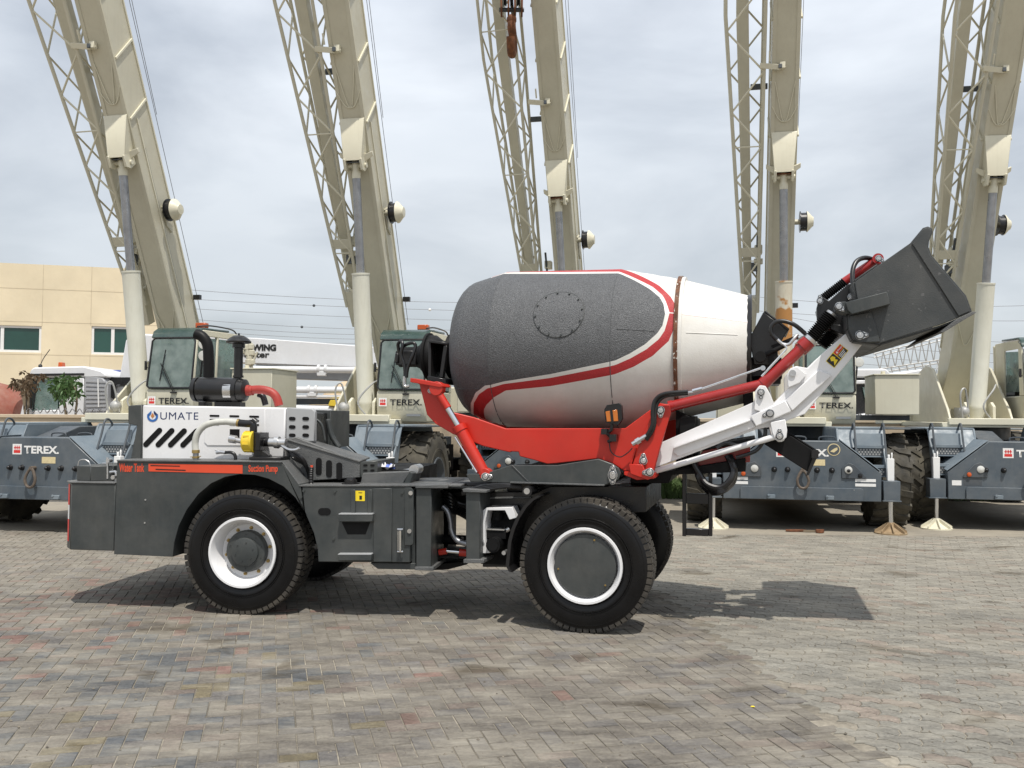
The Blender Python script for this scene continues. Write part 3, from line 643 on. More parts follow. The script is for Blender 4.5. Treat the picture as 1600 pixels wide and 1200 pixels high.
# hood
b = P('engine_hood', 'white', 0.012); b.fp(FA, [(222, 633), (446, 637), (444, 719.5), (221, 718)], 0.36, 1.68); hood = b.go()
b = P('hood_post', 'charcoal', 0.006); b.fp(FA, [(200, 634), (221.5, 632), (220.5, 717.5), (204, 717.5), (214, 665), (200, 662)], 0.34, 1.70); b.go()
def slot(F, a, c, rpx, v, parent, mat='matt_black', name='vent_slot', n=8):
    a = Vector(a); c = Vector(c); d = (c - a).normalized(); nrm = Vector((-d.y, d.x)); pts = []
    for k in range(n + 1):
        q = math.pi * k / n; pts.append(c + (nrm * math.cos(q) + d * math.sin(q)) * rpx)
    for k in range(n + 1):
        q = math.pi * k / n; pts.append(a + (-nrm * math.cos(q) - d * math.sin(q)) * rpx)
    pts = [(p.x, p.y) for p in pts]
    b = MB(); b.fp(F, pts, v - 0.003, v); r = b.build(name, mat, parent); return r
for k in range(4): slot(FA, (227.8 + k * 19.3, 694.5 + k * 0.3), (249 + k * 19.3, 672.5 + k * 0.4), 4.2, 0.3585, hood)
for cx_ in (335, 366, 397):
    for ry in (0, 6.4, 13.0): slot(FA, (cx_ - 6.2, 649.5 + ry + (cx_ - 335) * 0.02), (cx_ + 6.2, 649.8 + ry + (cx_ - 335) * 0.02), 1.5, 0.3585, hood)
# raised hood door and seams
b = P('hood_door', 'white', 0.003); b.fp(FA, [(320, 636.5), (414, 638), (414, 690), (408, 696.5), (324, 696), (319, 691)], 0.352, 0.3605); b.go(hood)
for cx_ in (335, 366, 397):
    for ry in (0, 6.4, 13.0): slot(FA, (cx_ - 6.2, 649.5 + ry + (cx_ - 335) * 0.02), (cx_ + 6.2, 649.8 + ry + (cx_ - 335) * 0.02), 1.5, 0.3515, hood)
b = P('port', 'matt_black', 0.0); b.fb(FA, 359, 670.5, 374, 691, 0.3495, 0.3515); b.go(hood)
ftext(FA, 'UMATE', 250.3, 655.5, 310, 644.4, 0.3585, 'logo_navy', hood, bold=0.0, rise=0.4, space=1.1)
def poly_decal(F, pts, v, mat, parent, name='logo'): flat(F, pts, v, name, mat, parent, th=0.0012)
def drop(cx, cy, r, top, n=16, w=1.0):
    pts = [(cx, top)]
    for k in range(n + 1):
        q = math.radians(-35 + 250 * k / n); pts.append((cx + r * w * math.cos(q), cy + r * math.sin(q)))
    return pts
def ringdrop(cx, cy, ro, ri, q0, q1, n=18):
    pts = [(cx + ro * math.cos(R(q0 + (q1 - q0) * k / n)), cy + ro * math.sin(R(q0 + (q1 - q0) * k / n))) for k in range(n + 1)]
    pts += [(cx + ri * math.cos(R(q1 + (q0 - q1) * k / n)), cy + ri * math.sin(R(q1 + (q0 - q1) * k / n))) for k in range(n + 1)]
    return pts
poly_decal(FA, ringdrop(238.3, 650.5, 8.6, 5.2, -25, 205), 0.3580, 'logo_blue', hood); poly_decal(FA, [(229.7, 648), (236.5, 641.5), (236.5, 646), (233.2, 650)], 0.3580, 'logo_blue', hood)
poly_decal(FA, [(246.9, 648), (240.2, 641.5), (240.2, 646), (243.4, 650)], 0.3580, 'logo_navy', hood); poly_decal(FA, [(238.3, 645), (241.2, 650), (238.3, 653.5), (235.5, 650)], 0.3580, 'logo_orange', hood)
# grey vented panel, right end of the hood
b = P('vent_panel', 'hood_grey', 0.008); b.fp(FA, [(447.5, 636.5), (488, 638.5), (492, 643), (491.5, 690), (446, 690)], 0.36, 0.42); vp_ = b.go()
for x in (451, 472):
    for y in (653, 666, 679): slot(FA, (x + 3, y + 1), (x + 8, y + 1.2), 2.8, 0.3575, vp_, n=4)
b = P('radiator', 'black', 0.004); b.fp(FA, [(446, 643), (484, 645), (486, 722), (442, 722)], 0.421, 1.15); b.go()
b = P('frame_post', 'charcoal', 0.004); b.fb(FA, 493, 641, 516, 700, 0.9, 1.5); b.ft(FA, [(494, 655, 0.5), (503, 665, 0.5), (508, 690, 0.5)], 0.012); b.ft(FA, [(512, 655, 0.7), (518, 680, 0.7), (530, 700, 0.7)], 0.025, 8, 6, corr=0.15); b.go()
# air cleaner, rain cap, exhaust
b = P('air_cleaner', 'black', 0.0)
ua, za = FA.pix(303, 608.5, 0.55); ub, zb_ = FA.pix(386, 610, 0.55)
A0 = FA.w(ua, 0.55, za); A1 = FA.w(ub, 0.55, zb_); Lc = (A1 - A0).length
b.lathe(A0, A1 - A0, [(0, 0.085), (0.01, 0.115), (0.05, 0.12), (0.052, 0.105), (0.065, 0.105), (0.067, 0.118), (Lc * 0.78, 0.118), (Lc * 0.785, 0.126), (Lc * 0.86, 0.126), (Lc * 0.865, 0.112), (Lc * 0.97, 0.105), (Lc, 0.06)], 36)
b.fb(FA, 335, 628, 375, 636, 0.5, 0.62); b.fb(FA, 310, 628, 318, 634, 0.42, 0.6); ac = b.go()
b = P('label_plate', 'steel', 0.0); 
vs = []; fs = []
for k in range(7):
    q = R(-35 + 62 * k / 6)
    for x in (355.5, 369.5):
        u, z = FA.pix(x, 609.5, 0.55); vs.append(FA.w(u, 0.55 - math.cos(q) * 0.1195, z + math.sin(q) * 0.1195 - 0.004))
for k in range(6): fs.append([2 * k, 2 * k + 1, 2 * k + 3, 2 * k + 2])
b.add(vs, fs); b.go(ac)
b = P('rain_cap', 'black', 0.0); u, z = FA.pix(373, 541, 0.55); _, z2 = FA.pix(373, 590, 0.55); _, z3 = FA.pix(373, 520, 0.55)
b.lathe(FA.w(u, 0.55, z2), (0, 0, 1), [(0, 0.05), (0.02, 0.05), (0.022, 0.042), (z - z2 - 0.02, 0.042), (z - z2 - 0.015, 0.058), (z - z2 + 0.02, 0.058), (z - z2 + 0.03, 0.115), (z - z2 + 0.045, 0.118), (z - z2 + 0.075, 0.09), (z - z2 + 0.1, 0.05), (z - z2 + 0.105, 0.012), (z - z2 + 0.125, 0.008)], 32); b.go(ac)
b = P('exhaust_pipe', 'matt_black', 0.0); b.ft(FA, [(326, 592, 0.75), (326, 560, 0.75), (324, 538, 0.75), (316, 526, 0.75), (306, 522, 0.75)], 0.052, 18, 8); b.go()
b = P('intake_hose', 'red_hose', 0.0); b.ft(FA, [(386, 611, 0.55), (396, 609, 0.55), (410, 609, 0.55), (424, 613, 0.55), (432, 621, 0.55), (436, 634, 0.55)], 0.040, 16, 8, corr=0.03); b.lathe(A1, A1 - A0, [(-0.02, 0.052), (0.03, 0.052), (0.031, 0.047), (0.06, 0.047)], 20); b.go()
b = P('breather_hose', 'hose', 0.0); b.ft(FA, [(404, 616, 0.7), (411, 620, 0.7), (415, 633, 0.7)], 0.03, 12); b.go()
# suction pump, hoses and pipework
b = P('suction_pump', 'black', 0.004); b.fd(FA, (398, 690), 0.17, 0.32, 0.085); b.fb(FA, 399, 676, 406, 704, 0.1, 0.3); b.fc(FA, (404, 690), (428, 691), 0.22, 0.042); b.fp(FA, [(399, 700), (406, 700), (410, 704), (420, 712), (420, 715), (394, 715)], 0.16, 0.24); b.fb(FA, 389, 714, 438, 719.5, 0.08, 0.34)
pump = b.go()
b = P('pump_head', 'yellow', 0.004); ua, za = FA.pix(382, 690, 0.2); b.lathe(FA.w(ua, 0.2, za), FA.U, [(0, 0.088), (0.008, 0.098), (0.02, 0.098), (0.022, 0.093), (0.075, 0.093), (0.077, 0.101), (0.098, 0.101)], 28); b.go(pump)
b = P('pump_rib', 'yellow', 0.0)
for k in range(8): q = k * math.pi / 4 + 0.2; b.box(FA.w(ua, 0.2, za) + FA.U * 0.05 + (FA.V * math.cos(q) + Vector((0, 0, math.sin(q)))) * 0.094, (0.06, 0.014, 0.014))
b.go(pump)
b = P('pump_outlet', 'steel', 0.0); b.fc(FA, (362, 686), (381, 690), 0.2, 0.024); b.fc(FA, (359, 685.5), (369, 687), 0.2, 0.037); b.fc(FA, (421, 691), (447, 692), 0.2, 0.040); b.fc(FA, (430, 691), (436, 691.5), 0.2, 0.055)
b.ft(FA, [(440, 696, 0.18), (450, 702, 0.16), (461, 703, 0.16), (468, 700, 0.16)], 0.013); b.go(pump)
b = P('pump_opening', 'matt_black', 0.0); b.fc(FA, (358.6, 685.4), (359.2, 685.5), 0.2, 0.029); b.go(pump)
b = P('elbow', 'black', 0.0); b.ft(FA, [(374, 661, 0.2), (386, 662, 0.2), (394, 662, 0.2), (396, 666, 0.2), (396, 675, 0.2)], 0.034, 14); b.fc(FA, (395, 656), (400, 660), 0.2, 0.03); b.go(pump)
b = P('suction_hose', 'clear_hose', 0.0); b.ft(FA, [(306, 707, 0.16), (305, 692, 0.16), (309, 677, 0.16), (320, 665, 0.17), (336, 660, 0.19), (355, 659, 0.2), (374, 661, 0.2)], 0.030, 16, 8, corr=0.012); b.go()
b = P('hose_clamp', 'brass', 0.0)
b.fc(FA, (306, 703), (306, 708), 0.16, 0.035); b.fc(FA, (306, 713), (306, 716), 0.16, 0.033); b.ft(FA, [(297, 714, 0.14), (314, 713, 0.14)], 0.004, 5); b.fc(FA, (371, 660.5), (374, 661), 0.2, 0.036); b.go()
b = P('drain_pipe', 'grimy_chrome', 0.0); b.fc(FA, (306, 706), (306, 720), 0.16, 0.027); b.go()
b = P('tap', 'steel', 0.0); b.ft(FA, [(338, 707, 0.16), (345, 706, 0.16), (352, 707, 0.16)], 0.018); b.ft(FA, [(336, 703, 0.15), (343, 705, 0.15)], 0.006, 6); b.go()
b = P('tap_hose', 'hose', 0.0); b.ft(FA, [(352, 707, 0.16), (361, 707, 0.16), (367, 711, 0.16), (368, 720, 0.16)], 0.015, 10); b.go()
# sloping covers over the right of the engine body
b = P('sloping_cover', 'charcoal_top', 0.006); b.fp(FA, [(447, 686), (462, 683), (562, 721), (563, 746), (470, 752), (449, 722)], 0.30, 0.52); cov = b.go()
b = P('cover_top', 'charcoal_top', 0.004); b.prism([FA.w(*((lambda q: (q[0], 0.29, q[1]))(FA.pix(447, 685, 0.29)))), FA.w(*((lambda q: (q[0], 0.29, q[1]))(FA.pix(562, 720, 0.29)))), FA.w(*((lambda q: (q[0], 0.29, q[1]))(FA.pix(562, 723, 0.29)))), FA.w(*((lambda q: (q[0], 0.29, q[1]))(FA.pix(447, 688, 0.29))))], FA.V * 0.32 + Vector((0, 0, 0.02))); b.go(cov)
for x, y in ((498, 729), (514, 732.5), (530, 736)): slot(FA, (x, y - 9), (x, y + 9), 4.6, 0.2975, cov)
b = P('end_box', 'charcoal', 0.004); b.fp(FA, [(562.5, 722), (590, 720), (590, 742), (563, 746)], 0.30, 0.9); eb = b.go()
for x in (569, 580):
    for y in (727, 735): slot(FA, (x, y), (x + 3.5, y), 1.6, 0.2975, eb, n=4)
b = P('cover_box', 'charcoal_top', 0.005); b.fp(FA, [(567, 739), (640, 737), (628, 758.5), (562, 759.5)], 0.26, 0.60); b.go()
b = P('cover_box_end', 'charcoal', 0.004); b.fp(FA, [(640.5, 737), (645, 740), (641, 757), (628.5, 758.5)], 0.262, 0.6); b.go()
b = P('deck_plate', 'charcoal_top', 0.003); b.fp(FA, [(466, 758), (721, 757.6), (721, 760.5), (468, 760.4)], 0.012, 1.0); b.go()
b = P('guard_plate', 'charcoal_top', 0.003); 
p = [FA.pix(439, 720.6, 0.03), FA.pix(466, 757, 0.03), FA.pix(493, 757.5, 0.03)]
q0, q1 = FA.pix(440, 720.6, 0.02), FA.pix(467, 757.4, 0.02)
b.prism([FA.w(q0[0], 0.018, q0[1] + 0.006), FA.w(q1[0], 0.018, q1[1] + 0.006), FA.w(q1[0], 0.30, q1[1] + 0.006), FA.w(q0[0], 0.30, q0[1] + 0.006)], (0, 0, -0.012)); b.go()
b = P('filler_cap', 'black', 0.0); u, z = FA.pix(548, 757, 0.15); b.lathe(FA.w(u, 0.15, z), (0, 0, 1), [(0, 0.08), (0.012, 0.08), (0.014, 0.055), (0.04, 0.055), (0.042, 0.045), (0.06, 0.04)], 24); b.go()
b = P('control_lever', 'black', 0.0); b.ft(FA, [(486, 757, 0.2), (486, 742, 0.2), (487, 730, 0.2)], 0.018, 10, 8, corr=0.3); b.go()
b = P('lever_tip', 'label_orange', 0.0); b.fc(FA, (487, 734), (487, 727), 0.2, 0.013); b.go()
b = P('hydraulic_hoses', 'hose', 0.0)
for k in range(4): b.ft(FA, [(440 + k * 2, 694 + 2 * k, 0.25 + .03 * k), (458, 706 + 3 * k, 0.22), (474 + k, 718 + 3 * k, 0.2 + .03 * k), (484, 742 + 2 * k, 0.3)], 0.016, 8)
b.go()
b = P('fan_coupling', 'steel', 0.0); b.fd(FA, (646.5, 734), 0.4, 0.6, 0.045); b.fc(FA, (620, 740), (645, 736), 0.5, 0.03); b.go()
b = P('rag', 'cloth', 0.0); nn_ = 6; vs = []; fs = []
ur, zr_ = FA.pix(596, 733, 0.5)
for i_ in range(nn_):
    for j_ in range(nn_): vs.append(FA.w(ur + i_ * 0.024 + rnd.uniform(-.006, .006), 0.42 + j_ * 0.03, zr_ + 0.02 + 0.035 * math.sin(i_ * 1.3 + j_ * 0.9) * math.sin(j_ * 1.1) + rnd.uniform(0, .012)))
for i_ in range(nn_ - 1):
    for j_ in range(nn_ - 1): a_ = i_ * nn_ + j_; fs.append([a_, a_ + 1, a_ + nn_ + 1, a_ + nn_])
b.add(vs, fs); b.go()
b = P('rag', 'cloth_blue', 0.0); b.v = [(x + 0.05, y + .05, z - 0.012) for x, y, z in [tuple(v) for v in vs]]; b.f = [list(f) for f in fs[:14]]; b.mi = [0] * 14; b.seg = [(0, 0)]; b.build('rag', 'cloth_blue', MX, label='blue rag')
# step, pockets, label, hinge on the side box
b = P('step_pocket', 'charcoal', 0.004); b.fp(FA, [(529, 804), (582, 804), (582, 815), (529, 815)], -0.05, 0.019); b.fp(FA, [(528, 867), (580, 867), (580, 876), (528, 876)], -0.05, 0.019); sp = b.go(sb)
b = P('step_tread', 'hood_grey', 0.0); b.fp(FA, [(529, 802.5), (582, 802.5), (582, 804), (529, 804)], -0.052, 0.0195); b.fp(FA, [(528, 865.5), (580, 865.5), (580, 867), (528, 867)], -0.052, 0.0195); b.go(sb)
b = P('step_recess', 'matt_black', 0.0); b.fp(FA, [(534, 816), (578, 816), (571, 835), (543, 835)], 0.0165, 0.0195); b.go(sb)
for x in (548, 574): 
    b = P('panel_rib', 'charcoal', 0.003); b.fp(FA, [(x, 765), (x + 7, 765), (x + 7, 802), (x, 802)], 0.008, 0.0195); b.go(sb)
b = P('panel_rib', 'charcoal', 0.004); b.fp(FA, [(583, 763), (612, 763), (612, 878), (583, 878)], 0.006, 0.0195); b.go(sb)
flat(FA, [(548.5, 766.5), (570, 767), (570, 783), (548.5, 782.5)], 0.0185, 'fuel_label', 'label_yellow', sb, 'yellow fuel label'); flat(FA, [(561.5, 774.5), (565.5, 774.5), (565.5, 780.5), (561.5, 780.5)], 0.0165, 'fuel_pump_sign', 'label_black', sb)
flat(FA, [(560, 769.4), (566, 769.4), (566, 770.2), (560, 770.2)], 0.0165, 'label_line', 'label_black', sb)

slot(FA, (502.5, 799.5), (511, 799.5), 5.6, 0.0185, sb, name='oval_hole')
for x, y in ((474, 767), (523, 768), (470, 777), (521, 842), (628, 770)):
    b = P('bolt', 'charcoal', 0.0); b.fd(FA, (x, y), 0.008, 0.02, 0.011, 10); b.go(sb)
b = P('hinge_plate', 'charcoal', 0.003); b.fp(FA, [(632, 762), (642, 762), (646, 766), (646, 849), (643, 852), (632, 852)], 0.006, 0.0195); hp = b.go(sb)
for x, y in ((641.5, 770.5), (639.5, 830)):
    b = P('bolt', 'steel', 0.0); b.fd(FA, (x, y), -0.006, 0.006, 0.019, 16); b.go(hp)
b = P('hinge_rod', 'chrome', 0.0); b.fc(FA, (625.5, 829), (625.5, 862), -0.02, 0.011); b.fc(FA, (621, 827), (630, 827), -0.012, 0.008); b.fc(FA, (621, 862), (630, 862), -0.012, 0.008); b.fc(FA, (622, 830), (622, 860), -0.02, 0.004, 6); b.go(sb)
# bottom skirt of the box and joint column
b = P('lower_skirt', 'charcoal', 0.004); b.fp(FA, [(578, 879.6), (650, 880), (650, 890), (590, 889)], 0.06, 0.6); b.go()
b = P('joint_column', 'charcoal', 0.005); b.fp(FA, [(650, 763), (674, 763), (674, 887), (650, 887)], 0.03, 0.55); b.fp(FA, [(643, 762), (650, 762), (650, 888), (643, 888)], 0.08, 1.5); b.go()
b = P('joint_flange', 'charcoal_top', 0.003); b.fp(FA, [(648, 886), (677, 886), (677, 892), (648, 891)], 0.0, 0.6); b.fp(FA, [(649, 759), (700, 757), (700, 763), (649, 763)], 0.0, 0.8); b.go()
b = P('pivot', 'matt_black', 0.004); b.fb(FA, 676, 776, 712, 800, 0.75, 1.2); b.fb(FA, 674, 800, 700, 884, 0.9, 1.3); b.fp(FA, [(676, 883), (730, 876), (730, 882), (700, 890), (676, 891)], 0.5, 1.4); b.fb(FA, 672, 768, 730, 776, 0.5, 1.3)
b.fc(FA, (676, 842), (728, 844), 0.55, 0.045); b.fb(FA, 676, 868, 716, 873, 0.3, 0.9); b.go()
b = P('steering_cylinder', 'red', 0.0); b.fc(FA, (686, 863), (698, 861), 0.3, 0.028); b.fc(FA, (718, 863), (730, 864), 0.3, 0.033); b.go()
b = P('steering_rod', 'chrome', 0.0); b.fc(FA, (698, 861), (720, 863), 0.3, 0.016); b.go()
b = P('silver_hose', 'grimy_chrome', 0.0); b.ft(FB, [(692, 791, 0.3), (700, 800, 0.3), (704, 815, 0.3), (706, 830, 0.3), (714, 844, 0.3), (730, 850, 0.3)], 0.024, 14, 8, corr=0.05); b.go()
b = P('hydraulic_hoses', 'hose', 0.0)
for k in range(7):
    b.ft(FB, [(676, 768 + 3 * k, 0.5 + .06 * k), (700, 770 + 5 * k, 0.45), (716, 785 + 3 * k, 0.5), (735, 790 + 4 * k, 0.5 + .05 * k)], 0.014, 7)
for k in range(4): b.ft(FB, [(722, 772 - k, 0.15), (755, 766 - 2.4 * k, 0.12), (790, 761 - 1.4 * k, 0.12), (815, 763 - k, 0.14)], 0.014, 7)
for k in range(3): b.ft(FB, [(680, 762 + k, 0.3), (720, 757 - k, 0.3), (770, 760 - 2 * k, 0.25), (812, 756, 0.2)], 0.012, 7)
b.go()
# --- right (drum) body
b = P('frame_column', 'charcoal', 0.005); b.fp(FB, [(728, 766), (750, 766), (750, 874), (728, 874)], 0.03, 0.5); b.go()
b = P('frame_flange', 'charcoal_top', 0.003); b.fp(FB, [(722, 764), (760, 766), (760, 770), (724, 769)], 0.0, 0.6); b.fp(FB, [(724, 874), (756, 874), (756, 880), (724, 880)], 0.0, 0.6); b.go()
b = P('chassis', 'black', 0.005); b.fp(FB, [(752, 770), (840, 768), (860, 760), (1010, 760), (1010, 800), (860, 805), (840, 886), (754, 886)], 0.34, 1.6); b.fp(FB, [(790, 755), (985, 755), (1000, 780), (985, 800), (800, 800)], 0.45, 1.55); b.go()
b = P('chassis_top_edge', 'charcoal_top', 0.002); b.fp(FB, [(758, 777), (830, 776), (830, 778.5), (758, 779.5)], 0.32, 0.345); b.go()
b = P('axle_guard', 'white', 0.003); b.fp(FB, [(745.5, 813), (755, 797), (760, 793.5), (800, 792.5), (807, 809), (796, 812), (789, 797.5), (762, 797.5), (758, 815), (758, 848), (766, 864), (747, 865)], 0.12, 0.30)
b.go()
b = P('brake_chamber', 'matt_black', 0.0); b.fd(FB, (770, 852), 0.06, 0.3, 0.062, 24); b.fd(FB, (770, 852), 0.05, 0.06, 0.045, 24); b.fb(FB, 759, 827, 790, 842, 0.16, 0.34); b.fc(FB, (778, 812), (778, 798), 0.25, 0.04); b.fb(FB, 752, 800, 815, 884, 0.30, 0.34); b.go()
b = P('fittings', 'steel', 0.0); b.fb(FB, 760, 826, 788, 829, 0.15, 0.33); b.fc(FB, (786, 832), (797, 826), 0.2, 0.022); b.fc(FB, (752, 836), (756, 850), 0.12, 0.008); b.fd(FB, (787, 864), 0.1, 0.2, 0.018); b.fd(FB, (806, 801), 0.28, 0.33, 0.022); b.fc(FB, (750, 840), (758, 862), 0.14, 0.006, 6); b.go()
b = P('mudguard', 'black', 0.0)
inner = [(840, 774), (829, 780), (818, 791), (807, 808), (799, 826), (794, 845), (792, 865), (790, 884), (795, 893)]
p0 = [FB.w(*(lambda q: (q[0], -0.01, q[1]))(FB.pix(x, y, -0.01))) for x, y in inner]; p1 = [FB.w(*(lambda q: (q[0], -0.01, q[1]))(FB.pix(x + 5, y + 1.5, -0.01))) for x, y in inner]
for i in range(len(inner) - 1): b.prism([p0[i], p0[i + 1], p1[i + 1], p1[i]], FB.V * 0.42)
b.fp(FB, [(800, 838), (812, 810), (835, 782), (850, 779), (850, 800), (830, 880), (797, 886)], 0.36, 0.38)
b.go()
b = P('hose_reel_end', 'black', 0.0); b.fd(FB, (823.5, 768), 0.02, 0.34, 0.042, 24); b.go()
b = P('bolt', 'steel', 0.0); b.fd(FB, (823, 767.5), 0.012, 0.02, 0.026, 16); b.go()
b = P('side_frame', 'charcoal', 0.005, 'near side frame plate under the drum'); SF = [(728, 741), (757, 740), (797, 727), (870, 727), (935, 717), (957, 725), (966, 731), (970, 740), (966, 750), (945, 758), (800, 755), (735, 753)]
b.fp(FB, SF, 0.12, 0.16); sfo = b.go()
o = b.build('side_frame', 'charcoal', MX, 0.005, label='far side frame plate under the drum'); o.location = FB.V * 1.7
b = P('side_frame_lip', 'charcoal_top', 0.002); b.fp(FB, [(797, 752.5), (944, 757), (944, 759.5), (797, 755)], 0.09, 0.5); b.fp(FB, [(799, 727), (801, 727), (826, 752), (824, 752)], 0.112, 0.119); b.go(sfo)
b = P('cross_frame', 'matt_black', 0.004); b.fb(FB, 800, 757, 985, 800, 0.5, 1.5); b.fb(FB, 735, 742, 950, 756, 0.3, 1.7); b.go()
# red cradle
CR = [(641, 591), (688, 600), (692, 611), (690, 618), (707, 644), (740, 652), (790, 669.5), (977, 669), (1000, 652), (1030, 630), (1046, 632), (1048, 645), (1035, 690), (1022, 737), (975, 736), (957, 724), (935, 716.5), (870, 724), (855, 725), (835, 719), (812, 713), (810, 706), (799, 705.5), (797, 707), (755, 697), (707, 678), (680, 662), (667, 648), (655, 600), (642, 596)]
b = P('drum_cradle', 'red', 0.006, 'near side plate of the red drum cradle'); b.fp(FB, CR, 0.22, 0.25); cra = b.go()
o = b.build('drum_cradle', 'red', MX, 0.006, label='far side plate of the red drum cradle'); o.location = FB.V * 1.45
b = P('cradle_crossbeam', 'red', 0.004); b.fb(FB, 700, 660, 730, 672, 0.3, 1.66); b.fb(FB, 985, 700, 1020, 730, 0.26, 1.68); b.fb(FB, 830, 690, 860, 712, 0.26, 1.66); b.go()
b = P('cradle_flange', 'red', 0.003); b.fp(FB, [(641, 590.5), (689, 599.5), (692, 604), (686, 605), (641, 597)], 0.12, 0.34); b.fp(FB, [(975, 737), (1022, 740), (1022, 748), (995, 750), (975, 742)], 0.14, 0.5)
b.fp(FB, [(983, 725), (1004, 726), (1008, 737), (1019, 731), (1023, 745), (1012, 750), (985, 740)], 0.10, 0.13); b.fp(FB, [(984, 727), (992, 700), (994, 700), (986, 730)], 0.16, 0.219); b.go()
b = P('pillar', 'red', 0.006); b.fp(FB, [(1026, 634), (1046, 633), (1048, 645), (1034, 690), (1022, 736), (986, 731), (1000, 690), (1015, 655)], 0.16, 0.215); b.go()
def pin(F, p, v, ang=90, s=1.0, parent=MX):
    """lock plate with pin head and bolt: teardrop plate in zinc"""
    a = R(ang); d = Vector((math.cos(a), -math.sin(a))); q = Vector(p); r1 = 9.0 * s; r2 = 5.0 * s; c2 = q + d * 11 * s; pts = []
    for k in range(9): t = a + math.pi / 2 + math.pi * k / 8; pts.append((q.x + r1 * math.cos(t), q.y - r1 * math.sin(t)))
    for k in range(7): t = a - math.pi / 2 + math.pi * k / 6; pts.append((c2.x + r2 * math.cos(t), c2.y - r2 * math.sin(t)))
    b = MB(); b.fp(F, pts, v - 0.01, v); o = b.build('lock_plate', 'steel', parent, 0.002)
    b = MB(); b.fd(F, p, v - 0.0125, v - 0.0102, 0.040 * s, 20); b.fd(F, (c2.x, c2.y), v - 0.0125, v - 0.0102, 0.021 * s, 12); b.build('pin_recess', 'crane_dark', o)
    b = MB(); b.fd(F, p, v - 0.028, v - 0.01, 0.030 * s, 20); b.fd(F, p, v - 0.032, v - 0.028, 0.012 * s, 8); b.fd(F, (c2.x, c2.y), v - 0.022, v - 0.01, 0.015 * s, 6); b.build('pin', 'steel', o, 0.002)
pin(FB, (679.5, 608), 0.205, 200, 0.75); pin(FB, (758, 745), 0.11, 0, 0.72); pin(FB, (957, 741), 0.11, 90, 0.85); pin(FB, (957, 744), 0.112, 270, 0.85)
pin(FB, (1032, 641), 0.15, 270, 0.75); pin(FB, (1005, 720), 0.15, 90, 0.75); pin(FB, (1015, 738), 0.095, 185, 0.75)
# tipping cylinder at the left horn
def cylpair(F, a, mid, c, v, r1, r2, name='hydraulic_cylinder', mat='red', rod='chrome'):
    b = MB(); b.fc(F, mid, c, v, r1, 20); 
    b.fc(F, mid, (mid[0] + (c[0] - mid[0]) * 0.12, mid[1] + (c[1] - mid[1]) * 0.12), v, r1 * 1.18, 20)
    o = b.build(name, mat, MX, 0.003); b = MB(); b.fc(F, a, mid, v, r2, 16); b.build('piston_rod', rod, o); return o
hc = cylpair(FB, (684, 612), (716, 665), (757, 741), 0.17, 0.052, 0.027)
b = MB(); b.fc(FB, (680, 606), (700, 638), 0.17, 0.034, 16); b.fd(FB, (681, 607), 0.13, 0.22, 0.062); b.fd(FB, (757, 741), 0.12, 0.22, 0.05); b.build('rod_eye', 'red', hc, 0.003)
b = P('control_rod', 'chrome', 0.0); b.fc(FB, (711, 683), (745, 738), 0.13, 0.010, 8); b.go()
# gearbox, motor and hoses left of the drum
DV = 1.0
b = P('drum_gearbox', 'matt_black', 0.003)
u0_, z0_ = FB.pix(712, 557, DV); ax0 = FB.w(u0_, DV, z0_)
b.lathe(ax0, -FB.U, [(0.0, 0.20), (0.05, 0.22), (0.055, 0.16), (0.12, 0.15), (0.20, 0.21), (0.25, 0.21), (0.255, 0.235), (0.28, 0.235), (0.285, 0.2), (0.36, 0.12), (0.40, 0.10), (0.58, 0.10)], 32)
b.go()
b = P('hydraulic_motor', 'black', 0.006); b.fb(FB, 618, 548, 650, 570, DV - 0.12, DV + 0.12); b.fb(FB, 617, 552, 622, 567, DV - 0.14, DV + 0.14); b.go()
b = P('gearbox_stand', 'black', 0.004); b.fp(FB, [(669, 533), (673, 533), (674, 588), (669, 588)], 0.62, 1.4); b.fp(FB, [(669, 531), (700, 535), (700, 539), (669, 535)], 0.6, 1.4); b.fp(FB, [(693, 540), (699, 540), (692, 590), (686, 590)], 0.6, 0.66); b.fp(FB, [(668, 587), (696, 592), (697, 601), (668, 594)], 0.5, 1.5); b.go()
b = P('motor_hose', 'hose', 0.0); b.ft(FB, [(624, 552, 0.8), (622, 538, 0.78), (627, 533, 0.76), (629, 540, 0.74), (627, 555, 0.74), (632, 572, 0.74), (633, 590, 0.74)], 0.017, 10); b.ft(FB, [(630, 541, 0.78), (638, 537, 0.76), (646, 536, 0.76), (649, 541, 0.76), (645, 555, 0.74), (637, 575, 0.74), (635, 590, 0.74)], 0.017, 10); b.go()
b = P('hose_fitting', 'steel', 0.0); b.ft(FB, [(632.5, 588, 0.74), (632, 600, 0.74), (634, 604, 0.74), (640, 603, 0.74)], 0.018, 8); b.go()
